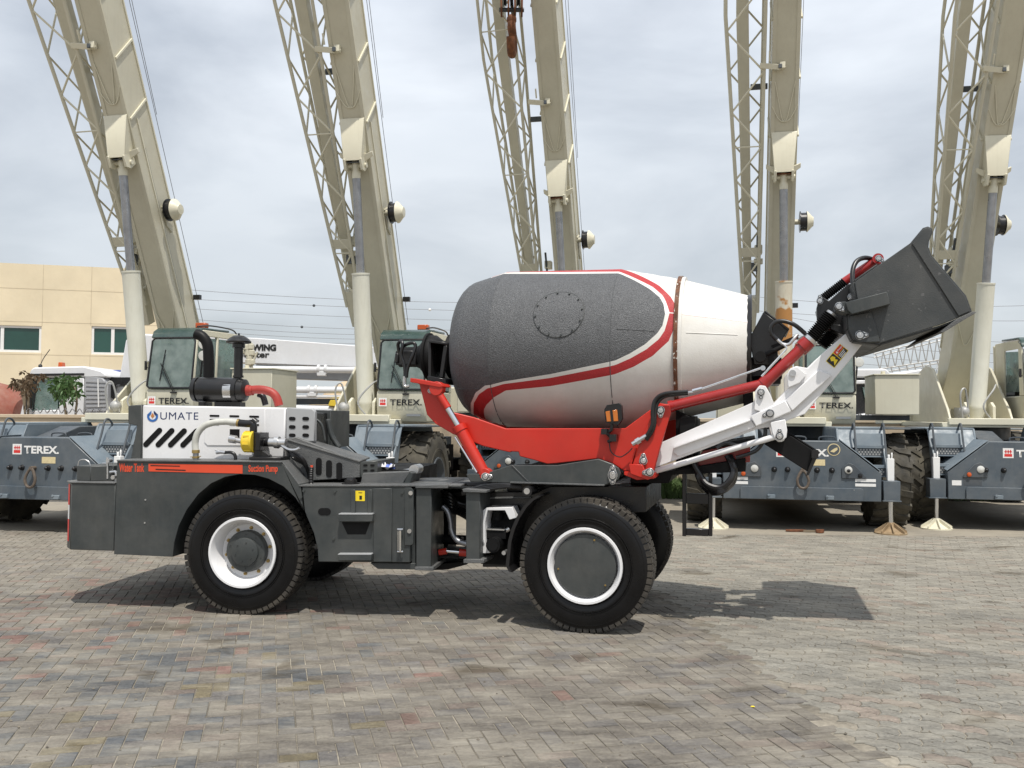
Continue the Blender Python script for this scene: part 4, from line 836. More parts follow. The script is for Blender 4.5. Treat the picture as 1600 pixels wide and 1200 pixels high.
# ---- drum: axis from (left head) to (mouth)
ul, zl = FB.pix(727, 546.5, DV); um, zm = FB.pix(1171, 545.5, DV)
DA = FB.w(ul, DV, zl); DM = FB.w(um, DV, zm); DX = (DM - DA).normalized(); DL = (DM - DA).length
DY = FB.V.copy(); DY = (DY - DX * DY.dot(DX)).normalized(); DZ = DX.cross(DY); DZ = DZ if DZ.z > 0 else -DZ
def da_of(px):          # axial distance for a photo column on the axis
    u, z = FB.pix(px, 546, DV); return (FB.w(u, DV, z) - DA).dot(DX)
s1 = da_of(797); s2 = da_of(972); s3 = da_of(1065)
prof = [(-0.03, 0.25), (-0.015, 0.42), (0.005, 0.50), (0.03, 0.55), (0.06, 0.59), (0.10, 0.625), (0.14, 0.648), (s1, 0.738), (s2, 0.738), (s3, 0.635), (DL, 0.475)]
def drad(a):
    for (a0, r0_), (a1, r1_) in zip(prof, prof[1:]):
        if a <= a1: return r0_ + (r1_ - r0_) * (a - a0) / max(1e-6, a1 - a0)
    return prof[-1][1]
def drum_pt(a, q, off=0.0):   # q: angle up from the near horizontal
    r = drad(a) + off; return DA + DX * a + (-DY * math.cos(q) + DZ * math.sin(q)) * r
def drum_hit(px, py):
    """(a, q) where the sight line meets the drum; beyond the outline: the nearest grazing point"""
    d = ray(px, py).normalized(); best = None
    for i in range(500):
        t = 6.5 + i * 0.01; p = CP + d * t - DA; a = p.dot(DX); y = -p.dot(DY); z = p.dot(DZ); g = math.hypot(y, z) - drad(min(max(a, 0), DL))
        if best is None or g < best[0]: best = (g, a, math.atan2(z, y))
        if g <= 0: break
    return best[1], best[2]
low = {'C0': [(738, 655), (737, 640), (746, 622), (760, 610), (785, 605), (830, 598), (880, 592), (960, 584), (985, 577), (1010, 562), (1035, 540), (1050, 520), (1055, 505), (1057.5, 492)],
       'C1': [(745, 655), (744, 638), (752, 620)], }
# boundary between colours: outer edge of the red band, inner edge of the red band, edge of the grey
LO = {0: [(757, 651), (756, 640), (760, 632), (771, 621), (790, 610), (860, 603), (962, 584), (990, 573), (1020, 556), (1045, 533), (1054, 512), (1057.5, 491)],
      1: [(740, 648), (740, 630), (748, 616), (762, 606), (787, 600), (860, 590), (962, 570), (985, 560), (1010, 546), (1030, 530), (1040, 515), (1044, 497), (1044.5, 488)],
      2: [(737, 648), (735.5, 630), (743, 613), (758, 602), (787, 596), (860, 584.5), (962, 563), (985, 552), (1008, 538), (1027, 521), (1036, 508), (1039, 494), (1039.3, 487)]}
HI = {0: [(770, 432.6), (805, 421.3), (880, 420.7), (969, 420), (1000, 431), (1030, 447), (1048, 464), (1056, 478), (1057.5, 491)],
      1: [(770, 433), (802, 425.5), (880, 425.2), (969, 425.2), (995, 436), (1020, 449), (1036, 463), (1043, 477), (1044.5, 488)],
      2: [(770, 433.4), (800, 428), (880, 428), (968, 428), (992, 439), (1015, 452), (1031, 465), (1038, 478), (1039.3, 487)]}
def curve(pts):
    c = [drum_hit(x, y) for x, y in pts]; c.sort(); return c
CL = {k: curve(LO[k]) for k in LO}; CH = {k: curve(HI[k]) for k in HI}
tip = {k: max(CL[k][-1][0], CH[k][-1][0]) for k in LO}
def ev(c, a):
    if a <= c[0][0]: return c[0][1]
    for (a0, q0), (a1, q1) in zip(c, c[1:]):
        if a <= a1: return q0 + (q1 - q0) * (a - a0) / max(1e-6, a1 - a0)
    return c[-1][1]
stations = sorted(set([p[0] for p in prof] + [DL * i / 150 for i in range(1, 151)] + [s1 - 0.004, s1 + 0.004, s2 - 0.004, s2 + 0.004]))
a_lo = min(CL[2][0][0], CL[1][0][0]); 
HS = min(c[0][0] for c in CH.values())
rows = []
for a in stations:
    th = []
    for k in range(3):
        lo = ev(CL[k], a); hi = ev(CH[k], a)
        if a > tip[k]: lo = hi = (ev(CL[k], tip[k]) + ev(CH[k], tip[k])) / 2
        st = CL[k][0][0]
        if a < st: lo = CL[k][0][1] - (st - a) * 9
        if a < HS: hi = hi + (HS - a) * 5
        lo = max(lo, -math.pi * 0.72); hi = min(hi, math.pi * 0.9)
        th.append((lo, hi))
    (l0, h0), (l1, h1), (l2, h2) = th; l1 = max(l1, l0); l2 = max(l2, l1); h1 = min(h1, h0); h2 = min(h2, h1)
    if h2 < l2: h2 = l2 = (h2 + l2) / 2
    h1 = max(h1, h2); h0 = max(h0, h1); l1 = min(l1, l2); l0 = min(l0, l1)
    back = l0 + 2 * math.pi
    segs = [(l0, l1, 2, 1), (l1, l2, 1, 2), (l2, h2, 34, 0), (h2, h1, 1, 2), (h1, h0, 2, 1), (h0, back, 26, 2)]
    if a < a_lo * 0.55: segs = [(p, q, n, 0) for p, q, n, mt in segs]
    rows.append((a, segs))
# joined surface: rows share the same number of points so neighbouring rows connect
b = MB(); npt = sum(n for _, _, n, _ in rows[0][1])
vs = []; fs = []; mi = []
for a, segs in rows:
    for p, q, n, mt in segs:
        for k in range(n): vs.append(drum_pt(a, p + (q - p) * k / n))
mats_per = [mt for _, _, n, mt in rows[-1][1] for _ in range(n)]
for j in range(len(rows) - 1):
    mrow = [mt for _, _, n, mt in rows[j][1] for _ in range(n)]
    for k in range(npt):
        k2 = (k + 1) % npt
        quad = [j * npt + k, j * npt + k2, (j + 1) * npt + k2, (j + 1) * npt + k]
        if (vs[quad[0]] - vs[quad[1]]).length < 1e-5 and (vs[quad[2]] - vs[quad[3]]).length < 1e-5: continue
        b.f.append(quad); b.mi.append(mrow[k])
b.v = [tuple(v) for v in vs]
b.f.append([k for k in range(npt)]); b.mi.append(0)
drum = b.build('drum', ['drum_grey', 'drum_red', 'drum_white'], MX)
b = P('mouth', 'black', 0.0); b.lathe(DM - DX * 0.001, DX, [(-0.02, 0.478), (0.012, 0.49), (0.02, 0.48), (0.012, 0.44), (-0.25, 0.42)], 48, cap=False); b.lathe(DM - DX * 0.2, DX, [(0, 0.44), (0.001, 0.0)], 48, cap=False); b.go(drum)
def hoop(a, w, h, mat, name, n=96):
    b = MB(); r = drad(a); b.lathe(DA + DX * (a - w / 2), DX, [(0, r - 0.02), (0, r + h), (w, r + h - 0.0), (w, r - 0.03)], n, cap=False); return b.build(name, mat, drum, 0.0)
hoop(s3 - 0.004, 0.034, 0.028, 'rust_ring', 'roller_ring'); hoop(s3 + 0.028, 0.03, 0.026, 'drum_white', 'ring_flange')
def seam(pts, mat='drum_grey'):
    b = MB(); q = []
    for i in range(len(pts) - 1):
        (a0, q0), (a1, q1) = pts[i], pts[i + 1]
        for k in range(12): q.append(drum_pt(a0 + (a1 - a0) * k / 12, q0 + (q1 - q0) * k / 12, 0.0))
    b.tube(q, 0.0035, 6, 1); return b.build('weld_seam', mat, drum)
for s_ in (s1, s2): seam([(s_, -1.5), (s_, ev(CL[2], s_)), (s_, ev(CH[2], s_))], 'drum_grey')
seam([(s1, -2.2), (s1, ev(CL[0], s1) - .01)], 'drum_white'); seam([(s2, -2.2), (s2, ev(CL[0], s2) - .01)], 'drum_white')
h1_ = drum_hit(712, 604.5); h2_ = drum_hit(753, 606.5); seam([h1_, h2_]); h1_ = drum_hit(963, 514); h2_ = drum_hit(1028, 518); seam([h1_, h2_]); h1_ = drum_hit(1072, 520); h2_ = drum_hit(1160, 524); seam([h1_, h2_], 'drum_white')
# round hatch with bolts
ch = drum_hit(873, 489); hr = drum_hit(873, 453); cr_ = 0.225
hc_ = drum_pt(*ch)
def hatch_pt(q, r, off): 
    a = ch[0] + r * math.cos(q); return drum_pt(a, ch[1] + r * math.sin(q) / 0.738, off)
b = MB(); vs = [hatch_pt(2 * math.pi * k / 48, cr_, 0.004) for k in range(48)]; b.tube(vs + [vs[0], vs[1]], 0.0022, 6, 1); b.build('hatch_rim', 'charcoal', drum)
b = MB(); vs = []; fs = []
for j, r_ in enumerate((0.0, 0.07, 0.14, 0.20, 0.222)):
    for k in range(48): vs.append(hatch_pt(2 * math.pi * k / 48, r_, 0.005))
for j in range(4):
    for k in range(48): fs.append([j * 48 + k, j * 48 + (k + 1) % 48, (j + 1) * 48 + (k + 1) % 48, (j + 1) * 48 + k])
b.add(vs, fs); b.build('hatch', 'drum_grey', drum)
for k in range(12):
    q = 2 * math.pi * (k + 0.3) / 12; p = hatch_pt(q, 0.207, 0.0); p2 = hatch_pt(q, 0.207, 0.018); b = MB(); b.cyl(p, p2, 0.0085, 6); b.build('hatch_bolt', 'charcoal', drum)
# drum rear support, hopper and chute
b = P('rear_support', 'matt_black', 0.004); b.fp(FB, [(1056, 640), (1085, 655), (1085, 740), (1056, 740)], 0.6, 1.5); b.fp(FB, [(1160, 580), (1175, 580), (1178, 640), (1162, 640)], 0.7, 1.5); b.fp(FB, [(1162, 588), (1222, 584), (1222, 592), (1162, 596)], 0.8, 1.0); b.go()
b = P('loading_hopper', 'black', 0.006); b.fp(FB, [(1171, 528), (1193, 487), (1231, 516), (1200, 570), (1178, 570)], 0.65, 0.69); b.fp(FB, [(1171, 560), (1200, 545), (1222, 560), (1220, 600), (1171, 600)], 0.8, 1.3); b.fp(FB, [(1193, 487), (1196, 485), (1234, 514), (1231, 517)], 0.65, 1.35); b.fp(FB, [(1171, 528), (1193, 487), (1196, 489), (1174, 530)], 0.69, 1.35); b.go()
b = P('hopper_bracket', 'matt_black', 0.0); b.fp(FB, [(1205, 540), (1246, 523), (1248, 528), (1210, 548)], 0.5, 0.56); b.fc(FB, (1185, 560), (1225, 540), 0.5, 0.02); b.fd(FB, (1188, 557), 0.45, 0.6, 0.045); b.fp(FB, [(1200, 552), (1215, 548), (1218, 590), (1203, 590)], 0.5, 0.56); b.go()
b = P('discharge_chute', 'matt_black', 0.006); b.fp(FB, [(1194, 694), (1228, 676), (1278, 708), (1262, 737)], 0.45, 0.47); b.fp(FB, [(1194, 694), (1199, 691), (1266, 734), (1262, 737)], 0.47, 0.85); b.fp(FB, [(1228, 676), (1231, 674), (1281, 706), (1278, 708)], 0.47, 0.85); b.go()
b = P('chute_hook', 'black', 0.0); b.fp(FB, [(1275, 702), (1281, 706), (1264, 742), (1259, 744)], 0.42, 0.45); b.fb(FB, 1268, 703, 1279, 716, 0.40, 0.44); b.go()
# dark red and black frame seen below the arms
b = P('arm_crossbeam', 'deep_red', 0.005); b.fp(FB, [(1098, 704), (1172, 690), (1172, 722), (1080, 729)], 0.6, 1.5); b.go()
b = P('rear_frame_and_shade_plate', 'matt_black', 0.005); b.fp(FB, [(1082, 699), (1180, 684), (1180, 690), (1097, 704)], 0.42, 1.55); b.fp(FB, [(985, 741), (1040, 737), (1165, 716), (1165, 737), (1050, 742), (1045, 755), (985, 756)], 0.5, 1.6); b.fp(FB, [(1062, 655), (1086, 650), (1086, 690), (1062, 706)], 0.5, 0.9); b.go()  # first plate is added to keep sun off the red crossbeam
b = P('ladder', 'black', 0.003)
for r_ in ((1066, 740, 1072, 838), (1107, 740, 1113, 838), (1072, 771, 1107, 788), (1072, 826, 1107, 838)): b.fb(FB, *r_, 0.5, 0.56)
b.go()
b = P('hydraulic_hoses', 'hose', 0.0)
for k in range(6): b.ft(FB, [(1082 + k, 722, 0.45 + .03 * k), (1092 - k * 0.5 + 2, 742 + k, 0.45), (1106, 757 + k * 2.1, 0.42 + .03 * k), (1126, 761 + k * 1.6, 0.42), (1141 + k * 0.8, 749 + k, 0.42 + .03 * k), (1145 + k * 0.7, 733, 0.45), (1136 + k, 712, 0.5)], 0.023, 9, 8, corr=0.04)
b.ft(FB, [(1150, 715, 0.4), (1180, 705, 0.4), (1192, 690, 0.4), (1196, 672, 0.4), (1190, 660, 0.45)], 0.016, 9); b.ft(FB, [(1120, 700, 0.4), (1135, 692, 0.4), (1160, 697, 0.4), (1175, 690, 0.45)], 0.018, 9)
b.go()
# work light on the cradle
b = P('work_light', 'black', 0.004); b.fp(FB, [(944, 640), (948, 633), (967, 630), (971, 634), (972, 655), (966, 664), (946, 660)], 0.12, 0.2); b.ft(FB, [(956, 662, 0.16), (955, 672, 0.16), (948, 676, 0.16), (957, 686, 0.18), (950, 690, 0.2)], 0.015, 8); b.fb(FB, 939, 670, 948, 679, 0.1, 0.2); b.fb(FB, 952, 679, 963, 690, 0.12, 0.21); wkl = b.go()
b = P('amber_lens', 'amber', 0.003); b.fp(FB, [(946, 643), (964, 640), (966, 658), (948, 659)], 0.105, 0.12); b.go(wkl)
b = P('lens_bar', 'black', 0.0); b.fp(FB, [(953, 641), (957, 641), (959, 660), (955, 660)], 0.10, 0.105); b.go(wkl)
b = P('lamp_cable', 'hose', 0.0); b.ft(FB, [(952, 690, 0.18), (955, 706, 0.17), (968, 714, 0.17), (980, 708, 0.17), (988, 700, 0.17)], 0.005, 6); b.go(wkl)
b = P('pillar_hose', 'hose', 0.0); b.ft(FB, [(1075, 612, 0.1), (1040, 615, 0.1), (1025, 624, 0.12), (1020, 640, 0.12), (1019, 665, 0.12), (1008, 685, 0.13)], 0.017, 10, 8); b.ft(FB, [(1075, 615, 0.12), (1042, 619, 0.12), (1029, 628, 0.13), (1024, 642, 0.13), (1022, 668, 0.13), (1010, 688, 0.14)], 0.014, 10, 8); b.go()
b = P('hose_fitting', 'steel', 0.0); b.fc(FB, (1010, 681), (988, 694), 0.13, 0.02, 8); b.fc(FB, (1000, 687), (994, 691), 0.13, 0.028, 6); b.go()
b = P('hydraulic_pipe', 'chrome', 0.0); b.ft(FB, [(1075, 613, 0.1), (1085, 611, 0.1), (1100, 606, 0.1), (1192, 574, 0.12)], 0.008, 8, 3); b.fc(FB, (1082, 611), (1097, 607), 0.1, 0.016, 6); b.fc(FB, (1190, 588), (1225, 550), 0.1, 0.008, 8); b.ft(FB, [(1225, 550, 0.1), (1229, 544, 0.1), (1224, 538, 0.1)], 0.008, 6); b.fd(FB, (1192, 575), 0.08, 0.14, 0.02); b.go()
# ---- loader arm
FL = Frame(FB.o.x + FB.V.x * 0.33, FB.o.y + FB.V.y * 0.33, FB.yaw)
ARM = [(1021, 732), (1034, 691), (1178, 628), (1181, 611), (1188, 602.5), (1196, 604), (1202, 615), (1208, 632), (1232, 606), (1231, 585), (1234, 576), (1244, 572), (1262, 575), (1285, 552), (1330, 514), (1350, 514), (1352, 532), (1330, 560), (1258, 647), (1228, 658), (1229, 680), (1225, 689), (1216, 691), (1208, 683), (1204, 667), (1182, 671)]
b = P('loader_arm', 'white', 0.006, 'near loader arm'); b.fp(FL, ARM, 0.06, 0.10); arm = b.go()
o = b.build('loader_arm', 'white', MX, 0.006, label='far loader arm'); o.location = FL.V * 1.0
b = P('arm_gusset', 'white', 0.008); b.fp(FL, [(1172, 650), (1227, 625), (1237, 643), (1181, 667)], 0.0, 0.059); b.go(arm)
b = P('arm_gusset', 'white', 0.008); b.fp(FL, [(1227.5, 625), (1279, 577), (1300, 586), (1238, 643)], 0.02, 0.059); b.go(arm)
b = P('arm_flange', 'white', 0.003); b.fp(FL, [(1052, 699), (1173, 656), (1181, 667), (1060, 713), (1052, 707)], 0.035, 0.059); b.fp(FL, [(1052, 698), (1172, 655), (1172, 658), (1052, 701)], -0.01, 0.059); b.go(arm)
b = P('arm_ear', 'white', 0.005); b.fp(FL, [(1178, 640), (1180, 611), (1187, 602), (1196, 603), (1203, 615), (1212, 636), (1195, 645)], 0.015, 0.058); b.go(arm)
b = P('arm_ear', 'white', 0.005); b.fp(FL, [(1204, 660), (1227, 655), (1230, 672), (1229, 683), (1221, 691), (1211, 687), (1206, 675)], 0.0, 0.058); b.go(arm)
b = P('arm_ear', 'white', 0.005); b.fp(FL, [(1231, 602), (1230, 584), (1235, 575), (1246, 573), (1260, 585), (1250, 598), (1232, 606)], 0.02, 0.058); b.go(arm)
b = P('pin', 'steel', 0.0); b.fd(FL, (1238.5, 583), 0.005, 0.02, 0.027); b.go(arm)
pin(FL, (1189, 613), 0.012, 270, 0.7, arm); pin(FL, (1203, 646), -0.003, 200, 0.8, arm); pin(FL, (1218, 681.5), -0.003, 90, 0.75, arm)
b = P('levelling_rod', 'white', 0.0); b.fc(FL, (1013, 739), (1216, 681), 0.035, 0.0245, 20); b.go()
b = P('lift_cylinder', 'deep_red', 0.0); b.fc(FL, (1047, 635), (1193, 600), 0.14, 0.044, 24); b.fd(FL, (1036, 640), 0.1, 0.2, 0.05); b.fc(FL, (1045, 635.5), (1052, 634), 0.14, 0.05, 24); b.go()
b = P('tilt_cylinder', 'deep_red', 0.0); b.fc(FL, (1190, 603), (1262, 535), 0.14, 0.046, 24); b.fc(FL, (1253, 543), (1266, 531), 0.14, 0.062, 24); b.fc(FL, (1192, 600), (1200, 592), 0.14, 0.052, 24)
tl = b.go(); 
o = inst(tl); o.location = tl.location + FL.V * 0.32; o['label'] = 'second tilt cylinder behind'
def bellows(F, a, c, v, r, n, name='bellows', vv=None):
    ua, za = F.pix(*a, v); ub, zb = F.pix(*c, v); A = F.w(ua, v, za); B = F.w(ub, v, zb); Ln = (B - A).length; pr = []
    for i in range(n): pr += [(Ln * i / n, r * 0.72), (Ln * (i + 0.5) / n, r)]
    pr.append((Ln, r * 0.72)); b = MB(); b.lathe(A, B - A, pr, 24); return b.build(name, 'matt_black', MX, smooth=False)
bellows(FL, (1266, 531), (1299, 492), 0.14, 0.064, 15); bellows(FL, (1283, 540), (1312, 508), 0.46, 0.064, 15)
b = P('bellows_clamp', 'steel', 0.0); b.fc(FL, (1264, 533), (1268, 529), 0.14, 0.066, 24); b.fc(FL, (1298, 493), (1301, 489.5), 0.14, 0.05, 24); b.go()
b = P('cylinder_hose', 'hose', 0.0); b.ft(FL, [(1214, 531, 0.1), (1206, 522, 0.1), (1205, 511, 0.1), (1213, 503, 0.1), (1226, 502, 0.1), (1242, 508, 0.1), (1258, 521, 0.12)], 0.018, 10, 8); b.go()
b = P('hose_fitting', 'steel', 0.0); b.ft(FL, [(1212, 528, 0.1), (1222, 537, 0.1), (1232, 538, 0.1), (1240, 530, 0.1), (1246, 523, 0.12)], 0.014, 8); b.go()
# bucket linkage, bucket
b = P('bucket_link', 'black', 0.005); b.fp(FL, [(1276, 482), (1281, 461), (1295, 470), (1325, 444), (1334, 442), (1338, 470), (1330, 492), (1330, 520), (1318, 520), (1300, 505), (1290, 512), (1277, 500)], 0.22, 0.30); b.fp(FL, [(1300, 506), (1332, 510), (1322, 525), (1297, 514)], 0.2, 0.9)
b.fp(FL, [(1276, 483), (1284, 478), (1318, 520), (1312, 524), (1282, 508)], 0.3, 0.5); b.go()
b = P('bucket_cylinder', 'deep_red', 0.0); b.fc(FL, (1318, 441), (1371, 405), 0.5, 0.036, 20); b.fd(FL, (1372, 404), 0.42, 0.58, 0.045); b.go()
bellows(FL, (1286, 466), (1320, 440), 0.5, 0.042, 13)
b = P('cylinder_hose', 'hose', 0.0); b.ft(FL, [(1333, 450, 0.3), (1332, 425, 0.35), (1338, 409, 0.4), (1350, 403, 0.45), (1362, 405, 0.5), (1364, 411, 0.5)], 0.020, 10, 8); b.go()
pin(FL, (1281, 470), 0.20, 90, 0.62); pin(FL, (1373, 404), 0.40, 330, 0.62)
BK = [(1336, 440), (1372, 415), (1422, 380), (1442, 356), (1450, 353.5), (1457, 357), (1457.5, 363), (1452, 376), (1451, 386), (1456, 399), (1469, 414), (1510, 462), (1519, 487), (1497, 496.5), (1470, 507), (1375, 536), (1345, 534), (1333, 530), (1326, 515), (1325, 492), (1342, 476)]
b = P('bucket', 'bucket', 0.004); vb0, vb1 = -0.12, 1.38
b.fp(FL, BK, vb0, vb0 + 0.03); 
pts = [FL.pix(x, y, vb0) for x, y in BK]
n = len(BK)
b.prism([FL.w(u, vb1, z) for u, z in pts], FL.V * 0.03)
shell = [(1372, 415), (1336, 440), (1342, 476), (1325, 492), (1326, 515), (1334, 531), (1375, 536.5), (1470, 508), (1497, 497.5), (1521, 488)]
sp_ = [FL.pix(x, y, vb0 + 0.03) for x, y in shell]
for (ua, za), (ub, zb) in zip(sp_, sp_[1:]):
    d = Vector((ub - ua, zb - za)).normalized(); nx = Vector((-d.y, d.x)) * 0.016
    b.prism([FL.w(ua, vb0 + 0.031, za), FL.w(ub, vb0 + 0.031, zb), FL.w(ub - nx.x, vb0 + 0.031, zb - nx.y), FL.w(ua - nx.x, vb0 + 0.031, za - nx.y)], FL.V * (vb1 - vb0 - 0.032))
bk = b.build('bucket', 'bucket', MX, 0.004)
b = P('bucket_edge_plate', 'bucket', 0.004); b.fp(FL, [(1425, 380), (1442, 358), (1450, 355), (1455.5, 359), (1450, 376), (1449, 387), (1454, 400), (1467, 415), (1508, 463), (1516, 486), (1498, 494)], vb0 - 0.014, vb0 - 0.001); b.go(bk)
b = P('bucket_lip', 'charcoal_top', 0.003); b.fp(FL, [(1497, 497), (1520, 486.5), (1526, 488), (1473, 520), (1468, 519)], vb0 - 0.02, vb1 + 0.05); b.go(bk)
b = P('bucket_pivot_plate', 'bucket', 0.004); b.fp(FL, [(1326, 515), (1327, 494), (1362, 487), (1376, 534), (1345, 535), (1334, 530)], vb0 - 0.02, vb0 - 0.001); b.go(bk)
b = P('bucket_stop', 'charcoal', 0.005); b.fp(FL, [(1322, 472), (1386, 455.5), (1392, 475), (1331, 491), (1324, 484)], vb0 - 0.11, vb0 - 0.001); b.go(bk)
b = P('link_ear', 'charcoal', 0.004); b.fp(FL, [(1304, 478), (1308, 472), (1322, 471), (1332, 490), (1318, 489), (1307, 486)], vb0 - 0.06, vb0 + 0.1); b.go(bk)
pin(FL, (1311, 478.5), vb0 - 0.06, 320, 0.72, bk); pin(FL, (1344, 523.5), vb0 - 0.022, 2, 0.85, bk); pin(FL, (1330, 464), vb0 + 0.3, 30, 0.62, bk)
# warning sticker on the arm
def rot_sticker(cx, cy, ang, w, h, v, parent):
    a = R(ang); X = Vector((math.cos(a), -math.sin(a))); Y = Vector((-math.sin(a), -math.cos(a)))   # pixel axes, Y up
    def q(x, y): p = Vector((cx, cy)) + X * x + Y * y; return (p.x, p.y)
    def rc(x0, y0, x1, y1, vv, nm, mt): flat(FL, [q(x0, y0), q(x1, y0), q(x1, y1), q(x0, y1)], vv, nm, mt, st if nm != 'warning_sticker' else parent, th=0.001)
    b = MB(); b.fp(FL, [q(-w, -h), q(w, -h), q(w, h), q(-w, h)], v - 0.001, v); st = b.build('warning_sticker', 'label_yellow', parent)
    rc(-w + 0.8, -h + 0.8, -1, h - 0.8, v - 0.0015, 'sticker_panel', 'label_black'); rc(0.2, 0.5, w - 0.8, h - 0.8, v - 0.0015, 'sticker_panel', 'label_red'); rc(0.2, -h + 0.8, w - 0.8, -0.2, v - 0.0015, 'sticker_panel', 'label_black')
    for k in range(3): rc(2, -2.6 - k * 2.4, w - 3 - k, -1.5 - k * 2.4, v - 0.003, 'printed_line', 'label_white')
    flat(FL, [q(-w + 3, -h + 2), q(-w + 8, -1), q(-w + 5, 2), q(-w + 8, h - 2), q(-5, h - 3), q(-3.5, 1), q(-6, -1), q(-4, -5), q(-7, -h + 3)], v - 0.003, 'warning_figure', 'label_yellow', st, th=0.001)
    flat(FL, [q(2, 2), q(6, 2), q(4, 6)], v - 0.003, 'warning_triangle', 'label_white', st, th=0.001)
    Xw = (FL.U * X.x + Vector((0, 0, 1)) * -X.y).normalized(); Yw = (FL.U * Y.x + Vector((0, 0, 1)) * -Y.y).normalized(); uu, zz = FL.pix(*q(6.5, 2.5), v)
    text('Danger', 'lettering', 'label_white', st, (FL.w(uu, v - 0.004, zz), Xw, Yw), 0.055, 0.016, 0.02)
rot_sticker(1308, 556, 51, 17.5, 8.5, 0.058, arm)

# ================================================================== CRANES
CUR['org'] = Vector((0, 0, 0))
RT = tyre_mb(0.76, 0.56, 0.34, 'lug').mesh('tyre', ['old_tyre', 'old_tyre'], org=Z0)
RTRIM = MB().lathe((0, 0, 0), (0, 1, 0), [(0.45, 0.33), (0.03, 0.335), (0.0, 0.352), (-0.012, 0.348), (-0.012, 0.325), (0.05, 0.31), (0.16, 0.28), (0.17, 0.16), (0.10, 0.14), (0.10, 0.0)], 40, cap=False).mesh('wheel', 'crane_dark', org=Z0)
PADM = {}
def pad_mesh(mat):
    b = MB(); b.lathe((0, 0, 0), (0, 0, 1), [(0, 0.24), (0.018, 0.24), (0.022, 0.20), (0.10, 0.07), (0.12, 0.06), (0.17, 0.055)], 24)
    for k in range(8):
        q = 2 * math.pi * k / 8; d = Vector((math.cos(q), math.sin(q), 0)); t = Vector((-d.y, d.x, 0)) * 0.007
        b.prism([d * 0.235 + t + Vector((0, 0, 0.019)), d * 0.06 + t + Vector((0, 0, 0.019)), d * 0.06 + t + Vector((0, 0, 0.165)), d * 0.235 + t + Vector((0, 0, 0.05))], t * -2)
    return b.mesh('jack_pad', mat, org=Z0)
for k_ in ('pad_rust', 'beige_light'): PADM[k_] = pad_mesh(k_)
def logo_badge(parent, o, w, X=Vector((1, 0, 0)), Y=Vector((0, 0, 1))):
    """square maker's badge: white square, red bar below, small crosses above"""
    N_ = X.cross(Y); o = Vector(o)
    def rc(x0, y0, x1, y1, e, nm, mt, par):
        b = MB(); p = [o + X * (x * w) + Y * (y * w) + N_ * e for x, y in ((x0, y0), (x1, y0), (x1, y1), (x0, y1))]; b.prism(p, N_ * 0.001); return b.build(nm, mt, par)
    s = rc(0, 0, 1, 1, 0.001, 'badge', 'label_white', parent)
    rc(0.14, 0.14, 0.86, 0.42, 0.0025, 'badge_bar', 'label_red', s)
    for cx in (0.28, 0.5, 0.72): rc(cx - 0.05, 0.46, cx + 0.05, 0.84, 0.0025, 'badge_mark', 'label_red', s); 
    rc(0.14, 0.6, 0.86, 0.69, 0.0025, 'badge_mark', 'label_red', s)
    return s
CYAW = R(11.5)
